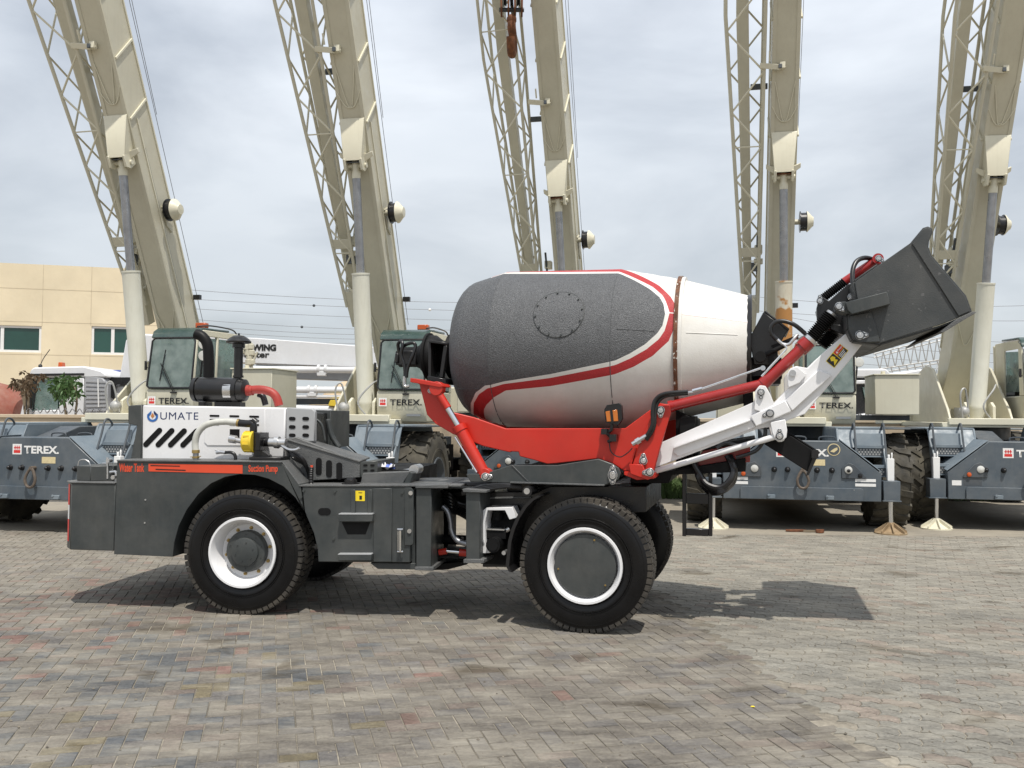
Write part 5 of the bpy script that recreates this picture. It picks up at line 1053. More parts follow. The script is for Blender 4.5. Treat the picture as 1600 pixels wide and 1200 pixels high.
def crane(px, Y, label, elev=64.0, slew=0.0, opt=(), cabdx=0.0, jx=0.0):
    """rough-terrain crane facing the camera; px = photo column of the middle of its front plate"""
    X0 = (px - 800) / FPX * Y
    root = empty('mobile_crane', (X0, Y, 0), -CYAW); tag(root, label, 'crane', 'cranes parked in a row behind the mixer')
    CUR['org'] = Vector((0, 0, 0))
    def B(name, mat, bev=0.008, lab=None, parent=root):
        b = MB(); b.go = lambda p=parent: b.build(name, mat, p, bev, label=lab); return b
    # --- carrier
    b = B('front_plate', 'crane_blue'); b.prism([(-1.18, 0, 0.49), (1.18, 0, 0.49), (1.18, 0, 0.92), (0.57, 0, 1.41), (-0.57, 0, 1.41), (-1.18, 0, 0.92)], (0, 0.45, 0)); fp = b.go()
    b = B('front_cheek', 'crane_light', 0.004)
    for s in (-1, 1):
        b = B('front_cheek', 'crane_light', 0.004); b.prism([(s * 1.19, 0.0, 0.935), (s * 0.58, 0.0, 1.425), (s * 0.66, 0.62, 1.43), (s * 1.20, 0.62, 1.0)], (0, 0, 0.012)); b.go(fp)
    b = B('bumper_plate', 'crane_blue', 0.006); b.prism([(-0.92, -0.03, 0.495), (0.92, -0.03, 0.495), (0.92, -0.03, 0.66), (0.89, -0.03, 0.69), (-0.89, -0.03, 0.69), (-0.92, -0.03, 0.66)], (0, 0.028, 0)); bp = b.go()
    for x in (-0.45, 0.42):
        b = B('bracket', 'crane_light', 0.004); b.box((x, -0.05, 0.54), (0.12, 0.04, 0.06)); b.cyl((x - 0.04, -0.08, 0.56), (x - 0.04, -0.07, 0.56), 0.02, 10); b.go(bp)
    # emblem + lettering
    bd = logo_badge(fp, (-0.37, -0.001, 1.155), 0.155)
    text('TEREX.', 'lettering', 'label_white', fp, ((-0.175, -0.003, 1.17), (1, 0, 0), (0, 0, 1)), 0.59, 0.115, 0.035)
    b = B('notice_plate', 'label_cream', 0.0); b.prism([(0.13, -0.002, 1.03), (0.36, -0.002, 1.03), (0.36, -0.002, 1.125), (0.13, -0.002, 1.125)], (0, 0.001, 0)); b.go(fp)
    b = B('tow_loop', 'loop', 0.0); c0 = Vector((0.02, -0.08, 0.90))
    b.tube([c0 + Vector(q) for q in ((0, 0, 0.07), (0.05, -0.01, 0.0), (0.085, -0.02, -0.10), (0.06, -0.02, -0.19), (0, -0.02, -0.22), (-0.06, -0.02, -0.19), (-0.085, -0.02, -0.10), (-0.05, -0.01, 0.0), (0, 0, 0.07))], 0.021, 8, 5); b.cyl((0.02, -0.10, 0.96), (0.02, 0, 0.96), 0.028, 12); b.go(fp)
    for x in (-0.40, -0.20, 0.24, 0.46, 0.70) if 'six' in opt else (-0.62, -0.36, 0.40, 0.66):
        b = B('stud', 'black', 0.0); b.cyl((x, 0, 0.96), (x, -0.035, 0.96), 0.045, 16, 0.03); b.ball((x, -0.045, 0.96), 0.028, 10); b.go(fp)
    if 'lights' in opt:
        for s in (-1, 1):
            b = B('lamp_housing', 'crane_dark', 0.006); q = [(s * 0.60, -0.02, 0.840), (s * 0.97, -0.02, 0.840), (s * 0.93, -0.02, 0.900), (s * 0.79, -0.02, 1.050), (s * 0.70, -0.02, 1.080), (s * 0.60, -0.02, 1.000)]
            b.prism(q, (0, 0.018, 0)); lh = b.go(fp)
            b = B('headlight', 'lamp_glass', 0.0); b.lathe((s * 0.70, -0.02, 0.970), (0, -1, 0), [(0, 0.058), (0.012, 0.056), (0.022, 0.035), (0.026, 0.0)], 20); b.go(lh)
            b = B('side_lamp', 'orange_lens' if s < 0 else 'black', 0.0); b.lathe((s * 0.87, -0.02, 0.885), (0, -1, 0), [(0, 0.036), (0.02, 0.03), (0.026, 0.0)], 16); b.go(lh)
        for z in (0.60, 0.665) if 'stripes' in opt else ():
            pass
        for s in (-1, 1):
            if 'stripes' in opt:
                for z in (0.72, 0.79):
                    b = B('white_stripe', 'label_white', 0.0); x0 = 0.80 if s > 0 else -1.10; b.prism([(x0, -0.003, z), (x0 + 0.30, -0.003, z), (x0 + 0.30, -0.003, z + 0.045), (x0, -0.003, z + 0.045)], (0, 0.002, 0)); b.go(fp)
    if 'roundel' in opt:
        b = B('roundel', 'label_cream', 0.0); b.cyl((0.49, 0.0, 1.28), (0.49, -0.004, 1.28), 0.095, 28); rd = b.go(fp)
        b = B('roundel_field', 'crane_dark', 0.0); b.cyl((0.49, -0.004, 1.28), (0.49, -0.006, 1.28), 0.082, 28); b.go(rd)
        b = B('roundel_figure', 'label_cream', 0.0); b.prism([(0.435, -0.008, 1.25), (0.49, -0.008, 1.235), (0.545, -0.008, 1.28), (0.54, -0.008, 1.315), (0.50, -0.008, 1.30), (0.47, -0.008, 1.28)], (0, 0.0015, 0)); b.go(rd)
    if 'small_notice' in opt:
        b = B('notice_plate', 'label_white', 0.0); b.prism([(-1.12, -0.002, 0.71), (-0.98, -0.002, 0.71), (-0.98, -0.002, 0.79), (-1.12, -0.002, 0.79)], (0, 0.001, 0)); b.go(fp)
        b = B('dark_plate', 'crane_dark', 0.0); b.prism([(-0.95, -0.002, 0.71), (-0.68, -0.002, 0.71), (-0.68, -0.002, 0.86), (-0.95, -0.002, 0.86)], (0, 0.001, 0)); b.go(fp)
    # front deck, frame, axles
    b = B('carrier_frame', 'crane_dark'); b.box((0, 3.4, 0.95), (1.05, 5.9, 0.5)); b.box((0, 1.1, 1.30), (1.2, 1.3, 0.1)); b.box((0, 3.4, 1.28), (2.0, 2.6, 0.16)); b.go()
    b = B('underbody_shade_block', 'matt_black', 0.0); b.box((0, 3.4, 0.62), (1.5, 5.4, 0.30)); b.box((0, 3.7, 0.95), (2.0, 2.3, 0.5)); b.go()  # black blocks added to deepen the shade beneath the carrier
    b = B('engine_hump', 'crane_dark', 0.01); b.prism([(-0.52, 0.5, 1.36), (-0.15, 0.5, 1.36), (-0.15, 0.5, 1.36), (-0.15, 1.2, 1.56), (-0.52, 1.2, 1.56)], (0.0, 0.9, 0)); b.go()
    b = B('deck_rails', 'crane_dark', 0.0)
    for x in (-0.1, 0.35): b.tube([(x, 0.5, 1.37), (x, 0.5, 1.46), (x + 0.22, 0.5, 1.46), (x + 0.22, 0.5, 1.37)], 0.012, 6, 4)
    b.go()
    for s in (-1, 1):
        # fender
        b = B('fender', 'crane_light', 0.006); t = 0.03
        b.prism([(s * 0.62, 0.42, 1.30), (s * 0.62, 0.60, 1.59), (s * 1.34, 0.60, 1.59), (s * 1.34, 0.42, 1.30)], (0, 0.02, 0)); b.box((s * 0.99, 1.35, 1.605), (0.75, 1.5, 0.03)); b.prism([(s * 0.61, 0.3, 1.0), (s * 0.61, 0.58, 1.6), (s * 0.61, 2.1, 1.6), (s * 0.61, 2.4, 1.2), (s * 0.61, 2.4, 1.0)], (s * 0.03, 0, 0))
        b.prism([(s * 0.65, 2.10, 1.60), (s * 1.36, 2.10, 1.60), (s * 1.36, 2.4, 1.25), (s * 0.65, 2.4, 1.25)], (0, 0.02, 0)); b.go()
        b = B('fender_edge', 'crane_dark', 0.004); b.box((s * 1.56, 1.35, 1.60), (0.36, 1.5, 0.02)); b.go()
        b = B('fender', 'crane_light', 0.006, 'rear fender'); b.box((s * 1.085, 5.75, 1.56), (0.95, 1.9, 0.03)); b.go()
        # steps: side cheeks, perforated treads, rails
        st = B('steps', 'crane_light', 0.005); xa, xb_ = s * 0.86, s * 1.30; st.prism([(xb_ - s * 0.015, 0.10, 0.86), (xb_ - s * 0.015, 0.60, 1.55), (xb_ - s * 0.015, 0.66, 1.55), (xb_ - s * 0.015, 0.45, 0.86)], (s * 0.03, 0, 0)); st.prism([(xa, 0.20, 0.95), (xa, 0.60, 1.45), (xa, 0.68, 1.45), (xa, 0.50, 0.95)], (s * 0.03, 0, 0))
        st.box(((xa + xb_) / 2, 0.44, 1.42), (0.42, 0.03, 0.22), Matrix.Rotation(R(-14), 3, 'X')); so_ = st.go()
        for zt_, yt in ((1.32, 0.38), (1.02, 0.20)):
            tr = B('step_tread', 'crane_light', 0.003); w_ = abs(xb_ - xa); cx = (xa + xb_) / 2
            tr.box((cx, yt + 0.12, zt_), (w_, 0.26, 0.02)); tr.box((cx, yt - 0.002, zt_ - 0.0), (w_, 0.02, 0.05)); tr.box((cx, yt - 0.002, zt_ - 0.155), (w_, 0.015, 0.02)); t_ = tr.go(so_)
            pl = B('perforated_plate', 'crane_dark', 0.0); pl.box((cx, yt + 0.012, zt_ - 0.085), (w_ - 0.02, 0.01, 0.12)); pp = pl.go(so_)
            hb = B('tread_holes', 'lattice_grey', 0.0)
            for r_ in range(3):
                for c_ in range(8): hb.cyl((cx - w_ / 2 + 0.045 + c_ * 0.046 + (0.023 if r_ % 2 else 0), yt + 0.0068, zt_ - 0.05 - r_ * 0.034), (cx - w_ / 2 + 0.045 + c_ * 0.046 + (0.023 if r_ % 2 else 0), yt + 0.0055, zt_ - 0.05 - r_ * 0.034), 0.0145, 8)
            h_ = hb.go(so_); h_['kind'] = 'stuff'
        for xx in (xa, xb_):
            rl = B('handrail', 'crane_dark', 0.0); rl.tube([(xx, 0.16, 1.02), (xx, 0.34, 1.45), (xx, 0.42, 1.66), (xx, 0.52, 1.68), (xx, 0.60, 1.60), (xx, 0.60, 1.50)], 0.016, 8, 5); rl.go(so_)
        # outriggers
        ob_ = B('outrigger_box', 'crane_blue', 0.006); ob_.box((s * 1.33, 0.12, 0.66), (0.24, 0.26, 0.30)); ob_.box((s * 1.33, 0.12, 0.505), (0.27, 0.29, 0.02)); ob_.box((s * 0.9, 0.30, 0.68), (0.9, 0.24, 0.22)); obx = ob_.go()
        jk = B('jack_sleeve', 'label_white', 0.004); jk.box((s * 1.33, 0.11, 0.98), (0.10, 0.10, 0.34)); jk.cyl((s * 1.33 - 0.02, 0.11, 1.15), (s * 1.33 - 0.02, 0.11, 1.21), 0.018, 8); jk.cyl((s * 1.33 + 0.025, 0.11, 1.15), (s * 1.33 + 0.025, 0.11, 1.24), 0.012, 8); jk.go(obx)
        rd_ = B('jack_rod', 'chrome', 0.0); rd_.cyl((s * 1.33, 0.11, 0.15), (s * 1.33, 0.11, 0.5), 0.036, 16); rd_.go(obx)
        put(PADM['pad_rust' if ('rusty_pads' in opt and s > 0) else 'beige_light'], obx, (s * 1.33, 0.11, 0.0))
        # wheels
        for yy in (1.22, 5.75):
            w = put(RTRIM, root, (s * 1.74, yy, 0.76), (0, 0, R(90) * s), 'wheel'); put(RT, w, rot=(0, rnd.random(), 0))
    b = B('axle', 'matt_black', 0.0); 
    for yy in (1.22, 5.75): b.cyl((-1.1, yy, 0.76), (1.1, yy, 0.76), 0.14, 14); b.ball((0, yy, 0.76), 0.3, 14)
    b.go()
    # --- superstructure
    b = B('turntable', 'crane_dark'); b.cyl((0, 3.6, 1.37), (0, 3.6, 1.60), 0.85, 36); b.go()
    b = B('superstructure_base', 'beige_light', 0.01); b.box((0, 3.7, 1.66), (1.5, 3.4, 0.09)); b.box((0, 2.02, 1.72), (1.3, 0.12, 0.12)); sb_ = b.go()
    for s in (-1, 1):
        b = B('boom_side_plate', 'beige', 0.008); b.prism([(s * 0.50, 2.3, 1.71), (s * 0.50, 2.5, 1.95), (s * 0.50, 3.5, 2.75), (s * 0.50, 4.0, 2.85), (s * 0.50, 4.7, 2.7), (s * 0.50, 5.2, 1.71)], (s * 0.045, 0, 0)); b.go(sb_)
        b = B('base_lug', 'beige_light', 0.006); b.prism([(s * 0.20, 2.35, 1.71), (s * 0.20, 2.35, 2.0), (s * 0.20, 2.5, 2.08), (s * 0.20, 2.7, 2.0), (s * 0.20, 2.8, 1.71)], (s * 0.05, 0, 0)); b.go(sb_)
    b = B('winch', 'beige', 0.0); b.cyl((-0.42, 4.7, 2.45), (0.42, 4.7, 2.45), 0.26, 24); b.cyl((-0.44, 4.7, 2.45), (-0.40, 4.7, 2.45), 0.36, 24); b.cyl((0.40, 4.7, 2.45), (0.44, 4.7, 2.45), 0.36, 24); b.go()
    b = B('counterweight', 'beige', 0.02); b.box((0, 5.6, 2.0), (2.3, 0.8, 0.7)); b.go()
    b = B('valve_block', 'lattice_grey', 0.0); b.box((-0.32, 2.5, 1.85), (0.12, 0.3, 0.25)); b.ball((-0.3, 2.3, 1.9), 0.1, 12); b.tube([(-0.35, 2.2, 1.75), (-0.4, 2.15, 2.2), (-0.3, 2.2, 2.3), (-0.22, 2.3, 1.8)], 0.016, 7); b.tube([(0.15, 2.25, 1.75), (-0.0, 2.2, 2.0), (0.2, 2.3, 2.3), (0.3, 2.5, 2.4)], 0.016, 7); b.go()
    b = B('tank_box', 'beige', 0.008); b.prism([(1.62, 2.8, 1.84), (2.38, 2.8, 1.84), (2.38, 2.8, 2.56), (1.62, 2.8, 2.56)], (0, 1.0, 0)); tk = b.go()
    b = B('tank_lid', 'beige_light', 0.004); b.box((2.0, 3.3, 2.572), (0.80, 1.06, 0.022)); b.cyl((1.8, 3.0, 2.58), (1.8, 3.0, 2.64), 0.04, 10); b.go(tk)
    b = B('tank_bracket', 'crane_dark', 0.0); b.box((1.5, 3.5, 1.78), (1.6, 0.6, 0.10)); b.go(tk)
    # --- cab
    cx0, cx1, cy, cz = 0.32 + cabdx, 1.20 + cabdx, 2.25, 1.655
    b = B('cab_body', 'beige', 0.02); W_ = cx1 - cx0
    b.prism([(cx0, cy + 0.10, cz), (cx0, cy + 0.03, cz + 0.12), (cx0, cy - 0.01, cz + 0.35), (cx0, cy, cz + 0.54), (cx0, cy + 1.65, cz + 0.54), (cx0, cy + 1.65, cz)], (W_, 0, 0)); cab = b.go()
    b = B('cab_frame', 'beige_light', 0.008); 
    top = cz + 1.56
    b.prism([(cx1 - 0.04, cy + 0.10, top - 0.12), (cx1 - 0.04, cy + 0.30, top + 0.02), (cx1 - 0.04, cy + 1.70, top + 0.05), (cx1 - 0.04, cy + 1.70, top - 0.06), (cx1 - 0.04, cy + 0.35, top - 0.08)], (0.05, 0, 0))
    b.bar((cx1 - 0.02, cy + 0.02, cz + 0.54), (cx1 - 0.02, cy + 0.14, top - 0.1), 0.05, 0.06); b.bar((cx1 - 0.02, cy + 0.75, cz + 0.54), (cx1 - 0.02, cy + 0.80, top - 0.05), 0.05, 0.06); b.bar((cx1 - 0.02, cy + 1.62, cz + 0.54), (cx1 - 0.02, cy + 1.66, top), 0.05, 0.08)
    b.bar((cx0 + 0.02, cy + 1.62, cz + 0.54), (cx0 + 0.02, cy + 1.66, top), 0.05, 0.08)
    b.go(cab)
    b = B('rear_wall', 'crane_dark', 0.0); b.box(((cx0 + cx1) / 2, cy + 1.64, cz + 0.75), (W_ - 0.1, 0.03, 0.45)); b.go(cab)
    b = B('roof', 'roof_glass', 0.01); b.prism([(cx0, cy + 0.12, top - 0.12), (cx0, cy + 0.17, top - 0.01), (cx0, cy + 0.30, top + 0.06), (cx0, cy + 1.2, top + 0.09), (cx0, cy + 1.2, top + 0.05), (cx0, cy + 0.32, top + 0.02), (cx0, cy + 0.2, top - 0.04), (cx0, cy + 0.15, top - 0.13)], (W_, 0, 0)); b.go(cab)
    b = B('window_gasket', 'black', 0.0)
    def frame_tube(q, r_=0.018): 
        return b.tube(q + [q[0]], r_, 8, 1)
    ws = [(cx0 + 0.02, cy - 0.01, cz + 0.60), (cx0 + 0.06, cy - 0.015, cz + 0.56), (cx1 - 0.06, cy - 0.015, cz + 0.56), (cx1 - 0.02, cy - 0.01, cz + 0.60), (cx1 - 0.02, cy + 0.10, cz + 1.38), (cx1 - 0.07, cy + 0.12, cz + 1.43), (cx0 + 0.09, cy + 0.12, cz + 1.43), (cx0 + 0.04, cy + 0.10, cz + 1.38)]
    frame_tube(ws); b.go(cab)
    b = B('windscreen', 'glass', 0.0); b.prism([Vector(q) for q in ws], (0, 0.008, 0)); b.go(cab)
    b = B('side_window', 'glass', 0.0); b.prism([(cx1 - 0.01, cy + 0.06, cz + 0.57), (cx1 - 0.01, cy + 0.72, cz + 0.57), (cx1 - 0.01, cy + 0.76, top - 0.1), (cx1 - 0.01, cy + 0.17, top - 0.13)], (-0.008, 0, 0)); b.go(cab)
    b = B('side_window', 'glass', 0.0); b.prism([(cx1 - 0.01, cy + 0.80, cz + 0.57), (cx1 - 0.01, cy + 1.58, cz + 0.57), (cx1 - 0.01, cy + 1.62, top - 0.08), (cx1 - 0.01, cy + 0.84, top - 0.1)], (-0.008, 0, 0)); b.go(cab)
    b = B('side_window', 'glass', 0.0); b.prism([(cx0 + 0.03, cy + 0.30, cz + 0.62), (cx0 + 0.03, cy + 1.05, cz + 0.62), (cx0 + 0.03, cy + 1.05, top - 0.16), (cx0 + 0.03, cy + 0.34, top - 0.20)], (0.008, 0, 0)); b.go(cab)
    b = B('left_side_panel', 'beige_light', 0.006); b.prism([(cx0 + 0.005, cy + 0.05, cz + 0.545), (cx0 + 0.005, cy + 0.28, cz + 0.545), (cx0 + 0.005, cy + 0.32, top - 0.02), (cx0 + 0.005, cy + 0.16, top - 0.12)], (0.03, 0, 0)); b.prism([(cx0 + 0.005, cy + 1.07, cz + 0.545), (cx0 + 0.005, cy + 1.6, cz + 0.545), (cx0 + 0.005, cy + 1.6, top + 0.03), (cx0 + 0.005, cy + 1.07, top + 0.03)], (0.03, 0, 0)); b.prism([(cx0 + 0.005, cy + 0.321, top - 0.15), (cx0 + 0.005, cy + 1.069, top - 0.14), (cx0 + 0.005, cy + 1.069, top + 0.03), (cx0 + 0.005, cy + 0.321, top)], (0.03, 0, 0)); b.go(cab)
    b = B('seat', 'matt_black', 0.02); b.box((0.76 + cabdx, cy + 0.95, cz + 0.60), (0.46, 0.46, 0.12)); b.prism([(cx0 + 0.23, cy + 1.15, cz + 0.6), (cx0 + 0.65, cy + 1.15, cz + 0.6), (cx0 + 0.63, cy + 1.3, cz + 1.2), (cx0 + 0.25, cy + 1.3, cz + 1.2)], (0, 0.09, 0)); b.go(cab)
    b = B('steering_wheel', 'black', 0.0); q_ = [Vector((0.76 + cabdx + 0.17 * math.cos(t), cy + 0.42 + 0.06 * math.sin(t), cz + 0.78 + 0.13 * math.sin(t))) for t in [k * math.pi / 8 for k in range(17)]]; b.tube(q_, 0.013, 6, 1); b.cyl((0.76 + cabdx, cy + 0.42, cz + 0.78), (0.76 + cabdx, cy + 0.30, cz + 0.5), 0.03, 8); b.go(cab)
    b = B('console', 'hood_grey', 0.01); b.box((0.76 + cabdx, cy + 0.22, cz + 0.60), (0.7, 0.2, 0.14)); b.go(cab)
    b = B('wiper', 'black', 0.0); wx = 0.86 + cabdx; b.bar((wx, cy - 0.035, cz + 0.48), (wx - 0.26, cy - 0.02, cz + 0.98), 0.012, 0.012); b.bar((wx + 0.02, cy - 0.035, cz + 0.50), (wx - 0.22, cy - 0.02, cz + 0.95), 0.008, 0.008); b.bar((wx - 0.27, cy - 0.025, cz + 0.68), (wx - 0.20, cy + 0.03, cz + 1.22), 0.014, 0.014); b.box((wx, cy - 0.03, cz + 0.48), (0.11, 0.04, 0.025)); b.go(cab)
    b = B('work_lamp', 'lamp_glass', 0.01)
    for zz in (1.12, 1.32): b.lathe((cx1 + 0.07, cy + 0.26, cz + zz), (0.15, -1, 0), [(0, 0.04), (0.05, 0.085), (0.10, 0.09), (0.105, 0.0)], 16)
    b.go(cab)
    b = B('work_lamp_bracket', 'black', 0.0); b.tube([(cx1, cy + 0.2, cz + 0.6), (cx1 + 0.05, cy + 0.2, cz + 1.0), (cx1 + 0.05, cy + 0.2, cz + 1.5)], 0.016, 7); b.tube([(cx1 - 0.05, cy + 0.2, top + 0.07), (cx1 - 0.02, cy + 0.6, top + 0.12), (cx1 - 0.02, cy + 1.3, top + 0.12), (cx1 - 0.02, cy + 1.5, top + 0.05)], 0.014, 7); b.go(cab)
    b = B('mirror', 'black', 0.01); b.box((cx0 - 0.05, cy + 0.05, cz + 0.95), (0.04, 0.03, 0.16)); b.tube([(cx0, cy + 0.1, cz + 0.9), (cx0 - 0.05, cy + 0.05, cz + 0.92)], 0.01, 6); b.go(cab)
    b = B('beacon', 'orange_lens', 0.01); b.box((cx0 + 0.62, cy + 0.7, top + 0.14), (0.20, 0.12, 0.09)); b.go(cab)
    b = B('door_seam', 'crane_dark', 0.0); b.box((cx1 + 0.001, cy + 0.80, cz + 0.27), (0.004, 0.012, 0.5)); b.go(cab)
    logo_badge(cab, (cx0 + 0.05, cy - 0.019, cz + 0.27), 0.145); text('TEREX.', 'lettering', 'label_black', cab, ((cx0 + 0.25, cy - 0.020, cz + 0.285), (1, 0, 0), (0, 0, 1)), 0.575, 0.105, 0.02)
    b = B('maker_plate', 'hood_grey', 0.0); b.prism([(cx0 + 0.54, cy + 0.03, cz + 0.10), (cx0 + 0.79, cy + 0.03, cz + 0.10), (cx0 + 0.79, cy + 0.02, cz + 0.14), (cx0 + 0.54, cy + 0.02, cz + 0.14)], (0, -0.012, 0)); b.go(cab)
    # --- boom
    e_ = R(elev); A = Vector((0, -math.cos(e_), math.sin(e_))); A = Matrix.Rotation(R(-slew), 3, 'Z') @ A
    N_ = Vector((0, -math.sin(e_), -math.cos(e_))); N_ = Matrix.Rotation(R(-slew), 3, 'Z') @ N_; S_ = A.cross(N_).normalized()
    if S_.x < 0: S_ = -S_
    PV = Vector((0, 4.3, 2.5))
    def q(s, x, n): return PV + A * s + S_ * x + N_ * n
    TOP = 12.5
    b = B('boom', 'beige', 0.012); hw = 0.230
    b.prism([q(-0.5, -hw, 0.18), q(-0.5, -hw, -0.15), q(0.6, -hw, -0.20), q(TOP, -hw, -0.20), q(TOP, -hw, 0.42), q(0.6, -hw, 0.42)], S_ * (2 * hw)); bm_ = b.go()
    for s in (-1, 1):      # edge flanges and seams on the underside
        b = B('boom_flange', 'beige', 0.0); b.prism([q(0.7, s * hw, 0.421), q(TOP, s * hw, 0.421), q(TOP, s * (hw - 0.065), 0.421), q(0.7, s * (hw - 0.065), 0.421)], N_ * 0.012); b.go(bm_)
        b = B('top_flange', 'beige_light', 0.0); b.prism([q(0.7, s * hw, -0.201), q(TOP, s * hw, -0.201), q(TOP, s * (hw + 0.02), -0.201), q(0.7, s * (hw + 0.02), -0.201)], N_ * 0.03); b.go(bm_)
    k = 5.15
    while k < TOP:
        for s in (-1, 1):
            b = B('boom_rib', 'beige_light', 0.004); b.prism([q(k - 0.26, s * hw, 0.40), q(k - 0.22, s * hw, 0.40), q(k + 0.05, s * hw, -0.17), q(k + 0.01, s * hw, -0.17)], S_ * (s * 0.03)); b.go(bm_)
        k += 0.98
    b = B('side_track', 'beige_light', 0.0); b.prism([q(0.8, hw, 0.22), q(4.9, hw, 0.22), q(4.9, hw, 0.19), q(0.8, hw, 0.19)], S_ * 0.02); b.go(bm_)
    b = B('side_track', 'crane_dark', 0.0); b.prism([q(0.8, hw, 0.17), q(4.4, hw, 0.18), q(4.4, hw, 0.165), q(0.8, hw, 0.165)], S_ * 0.008); b.go(bm_)
    b = B('saddle', 'beige_light', 0.006); b.prism([q(5.15, -0.29, 0.434), q(5.15, 0.29, 0.434), q(5.15, 0.29, 0.45), q(4.35, 0.21, 0.74), q(4.35, -0.21, 0.74), q(5.15, -0.29, 0.45)], A * -0.001)
    b = B('saddle', 'beige_light', 0.004)
    P8 = [q(5.0, -0.225, 0.434), q(5.0, 0.225, 0.434), q(4.30, 0.17, 0.434), q(4.30, -0.17, 0.434), q(4.98, -0.22, 0.46), q(4.98, 0.22, 0.46), q(4.33, 0.165, 0.70), q(4.33, -0.165, 0.70)]
    b.add(P8, [[0, 1, 2, 3], [4, 5, 6, 7], [0, 4, 5, 1], [1, 5, 6, 2], [2, 6, 7, 3], [3, 7, 4, 0]]); sd = b.go(bm_)
    for s in (-1, 1):
        b = B('saddle_lug', 'beige_light', 0.004); b.prism([q(4.36, s * 0.13, 0.44), q(4.36, s * 0.13, 0.72), q(4.17, s * 0.13, 0.72), q(4.12, s * 0.13, 0.60), q(4.17, s * 0.13, 0.44)], S_ * (s * 0.04)); b.prism([q(4.40, s * 0.17, 0.50), q(4.44, s * 0.30, 0.44), q(4.36, s * 0.30, 0.44), q(4.28, s * 0.17, 0.50)], N_ * 0.05); b.go(sd)
    b = B('saddle_recess', 'rust' if 'rusty_pads' in opt else 'crane_dark', 0.0); b.prism([q(4.28, -0.13, 0.44), q(4.28, 0.13, 0.44), q(4.28, 0.13, 0.66), q(4.28, -0.13, 0.66)], A * 0.02); b.go(sd)
    b = B('weld_rib', 'beige_light', 0.0); b.tube([q(5.85, -0.17, 0.435), q(5.25, -0.05, 0.435), q(5.20, 0.0, 0.435), q(5.25, 0.05, 0.435), q(5.85, 0.17, 0.435)], 0.009, 6, 4); b.go(bm_)
    b = B('weld_rib', 'beige_light', 0.0); b.tube([q(5.45, -0.22, 0.435), q(5.22, -0.10, 0.435), q(5.17, 0.0, 0.435), q(5.22, 0.10, 0.435), q(5.45, 0.22, 0.435)], 0.009, 6, 4); b.go(bm_)
    b = B('weld_rib', 'beige_light', 0.0); b.tube([q(1.5, -0.2, 0.435), q(1.05, -0.05, 0.435), q(1.0, 0.0, 0.435), q(1.05, 0.05, 0.435), q(1.5, 0.2, 0.435)], 0.010, 6, 4); b.go(bm_)
    # cable reel on the right flank
    b = B('cable_reel', 'black', 0.0); c = q(3.28, hw + 0.12, 0.08); b.lathe(c, S_, [(0, 0.20), (0.012, 0.20), (0.014, 0.17), (0.12, 0.17), (0.122, 0.195)], 28); re = b.go(bm_)
    b = B('reel_cap', 'beige_light', 0.0); b.lathe(c + S_ * 0.123, S_, [(0, 0.195), (0.02, 0.19), (0.10, 0.10), (0.12, 0.09), (0.125, 0.0)], 28); b.go(re)
    b = B('reel_bracket', 'beige', 0.004); b.prism([q(3.35, hw, 0.12), q(3.35, hw, -0.10), q(3.0, hw, -0.08), q(2.85, hw, 0.0), q(3.0, hw, 0.10)], S_ * 0.03); b.cyl(q(3.28, hw, 0.08), q(3.28, hw + 0.13, 0.08), 0.05, 10); b.go(re)
    b = B('flood_lamp', 'black', 0.0); b.box(q(1.55, hw + 0.10, -0.2), (0.13, 0.08, 0.09)); b.tube([q(1.55, hw, -0.2), q(1.55, hw + 0.08, -0.2)], 0.012, 6); b.go(bm_)
    # hoist ropes
    b = B('hoist_rope', 'cable', 0.0); b.cyl(q(4.9, hw + 0.07, -0.30), q(TOP, hw + 0.16, -0.34), 0.005, 6); b.go(bm_)
    b = B('hoist_rope', 'cable', 0.0); b.cyl(q(1.0, hw + 0.03, -0.30), q(TOP, hw + 0.07, -0.31), 0.005, 6); b.go(bm_)
    # lift cylinder
    rt_ = q(4.22, 0, 0.57); bs = Vector((0.0, 2.6, 1.95)); dd = (rt_ - bs); ln = dd.length; dn = dd.normalized()
    bl = 2.55
    b = B('lift_cylinder', 'rust_barrel' if 'rust_barrel' in opt else 'barrel', 0.0); b.lathe(bs - dn * 0.22, dn, [(0, 0.09), (0.02, 0.13), (0.10, 0.148), (0.22, 0.15), (0.24, 0.155), (0.30, 0.155), (0.31, 0.15), (bl - 0.03, 0.15), (bl - 0.03, 0.157), (bl, 0.157), (bl + 0.004, 0.09)], 32); cyl_ = b.go()
    b = B('piston_rod', 'grimy_chrome', 0.0); b.cyl(bs + dn * (bl - 0.22), rt_ - dn * 0.22, 0.072, 24); b.go(cyl_)
    b = B('rod_eye', 'beige_light', 0.0); b.lathe(rt_ - dn * 0.22, dn, [(0, 0.078), (0.10, 0.078), (0.14, 0.06), (0.22, 0.07), (0.3, 0.06)], 20); b.cyl(rt_ - S_ * 0.2, rt_ + S_ * 0.2, 0.04, 12); b.go(cyl_)
    # --- lattice jib stowed beside the boom
    def jc(s):
        f = min(1.0, max(0.0, (s - 1.6) / 5.4)); return -0.53 - 0.16 * f, 0.13 + 0.20 * f, 0.20, 0.16 + 0.16 * f     # centre x, half width, centre n, half depth
    def jq(s, i, j):
        c, h, n0, d_ = jc(s); return q(s, c + jx + i * h, n0 + j * d_)
    JT = 11.2
    b = B('lattice_jib', 'beige', 0.004)     # middle box section of the jib
    vs = []; fs = []
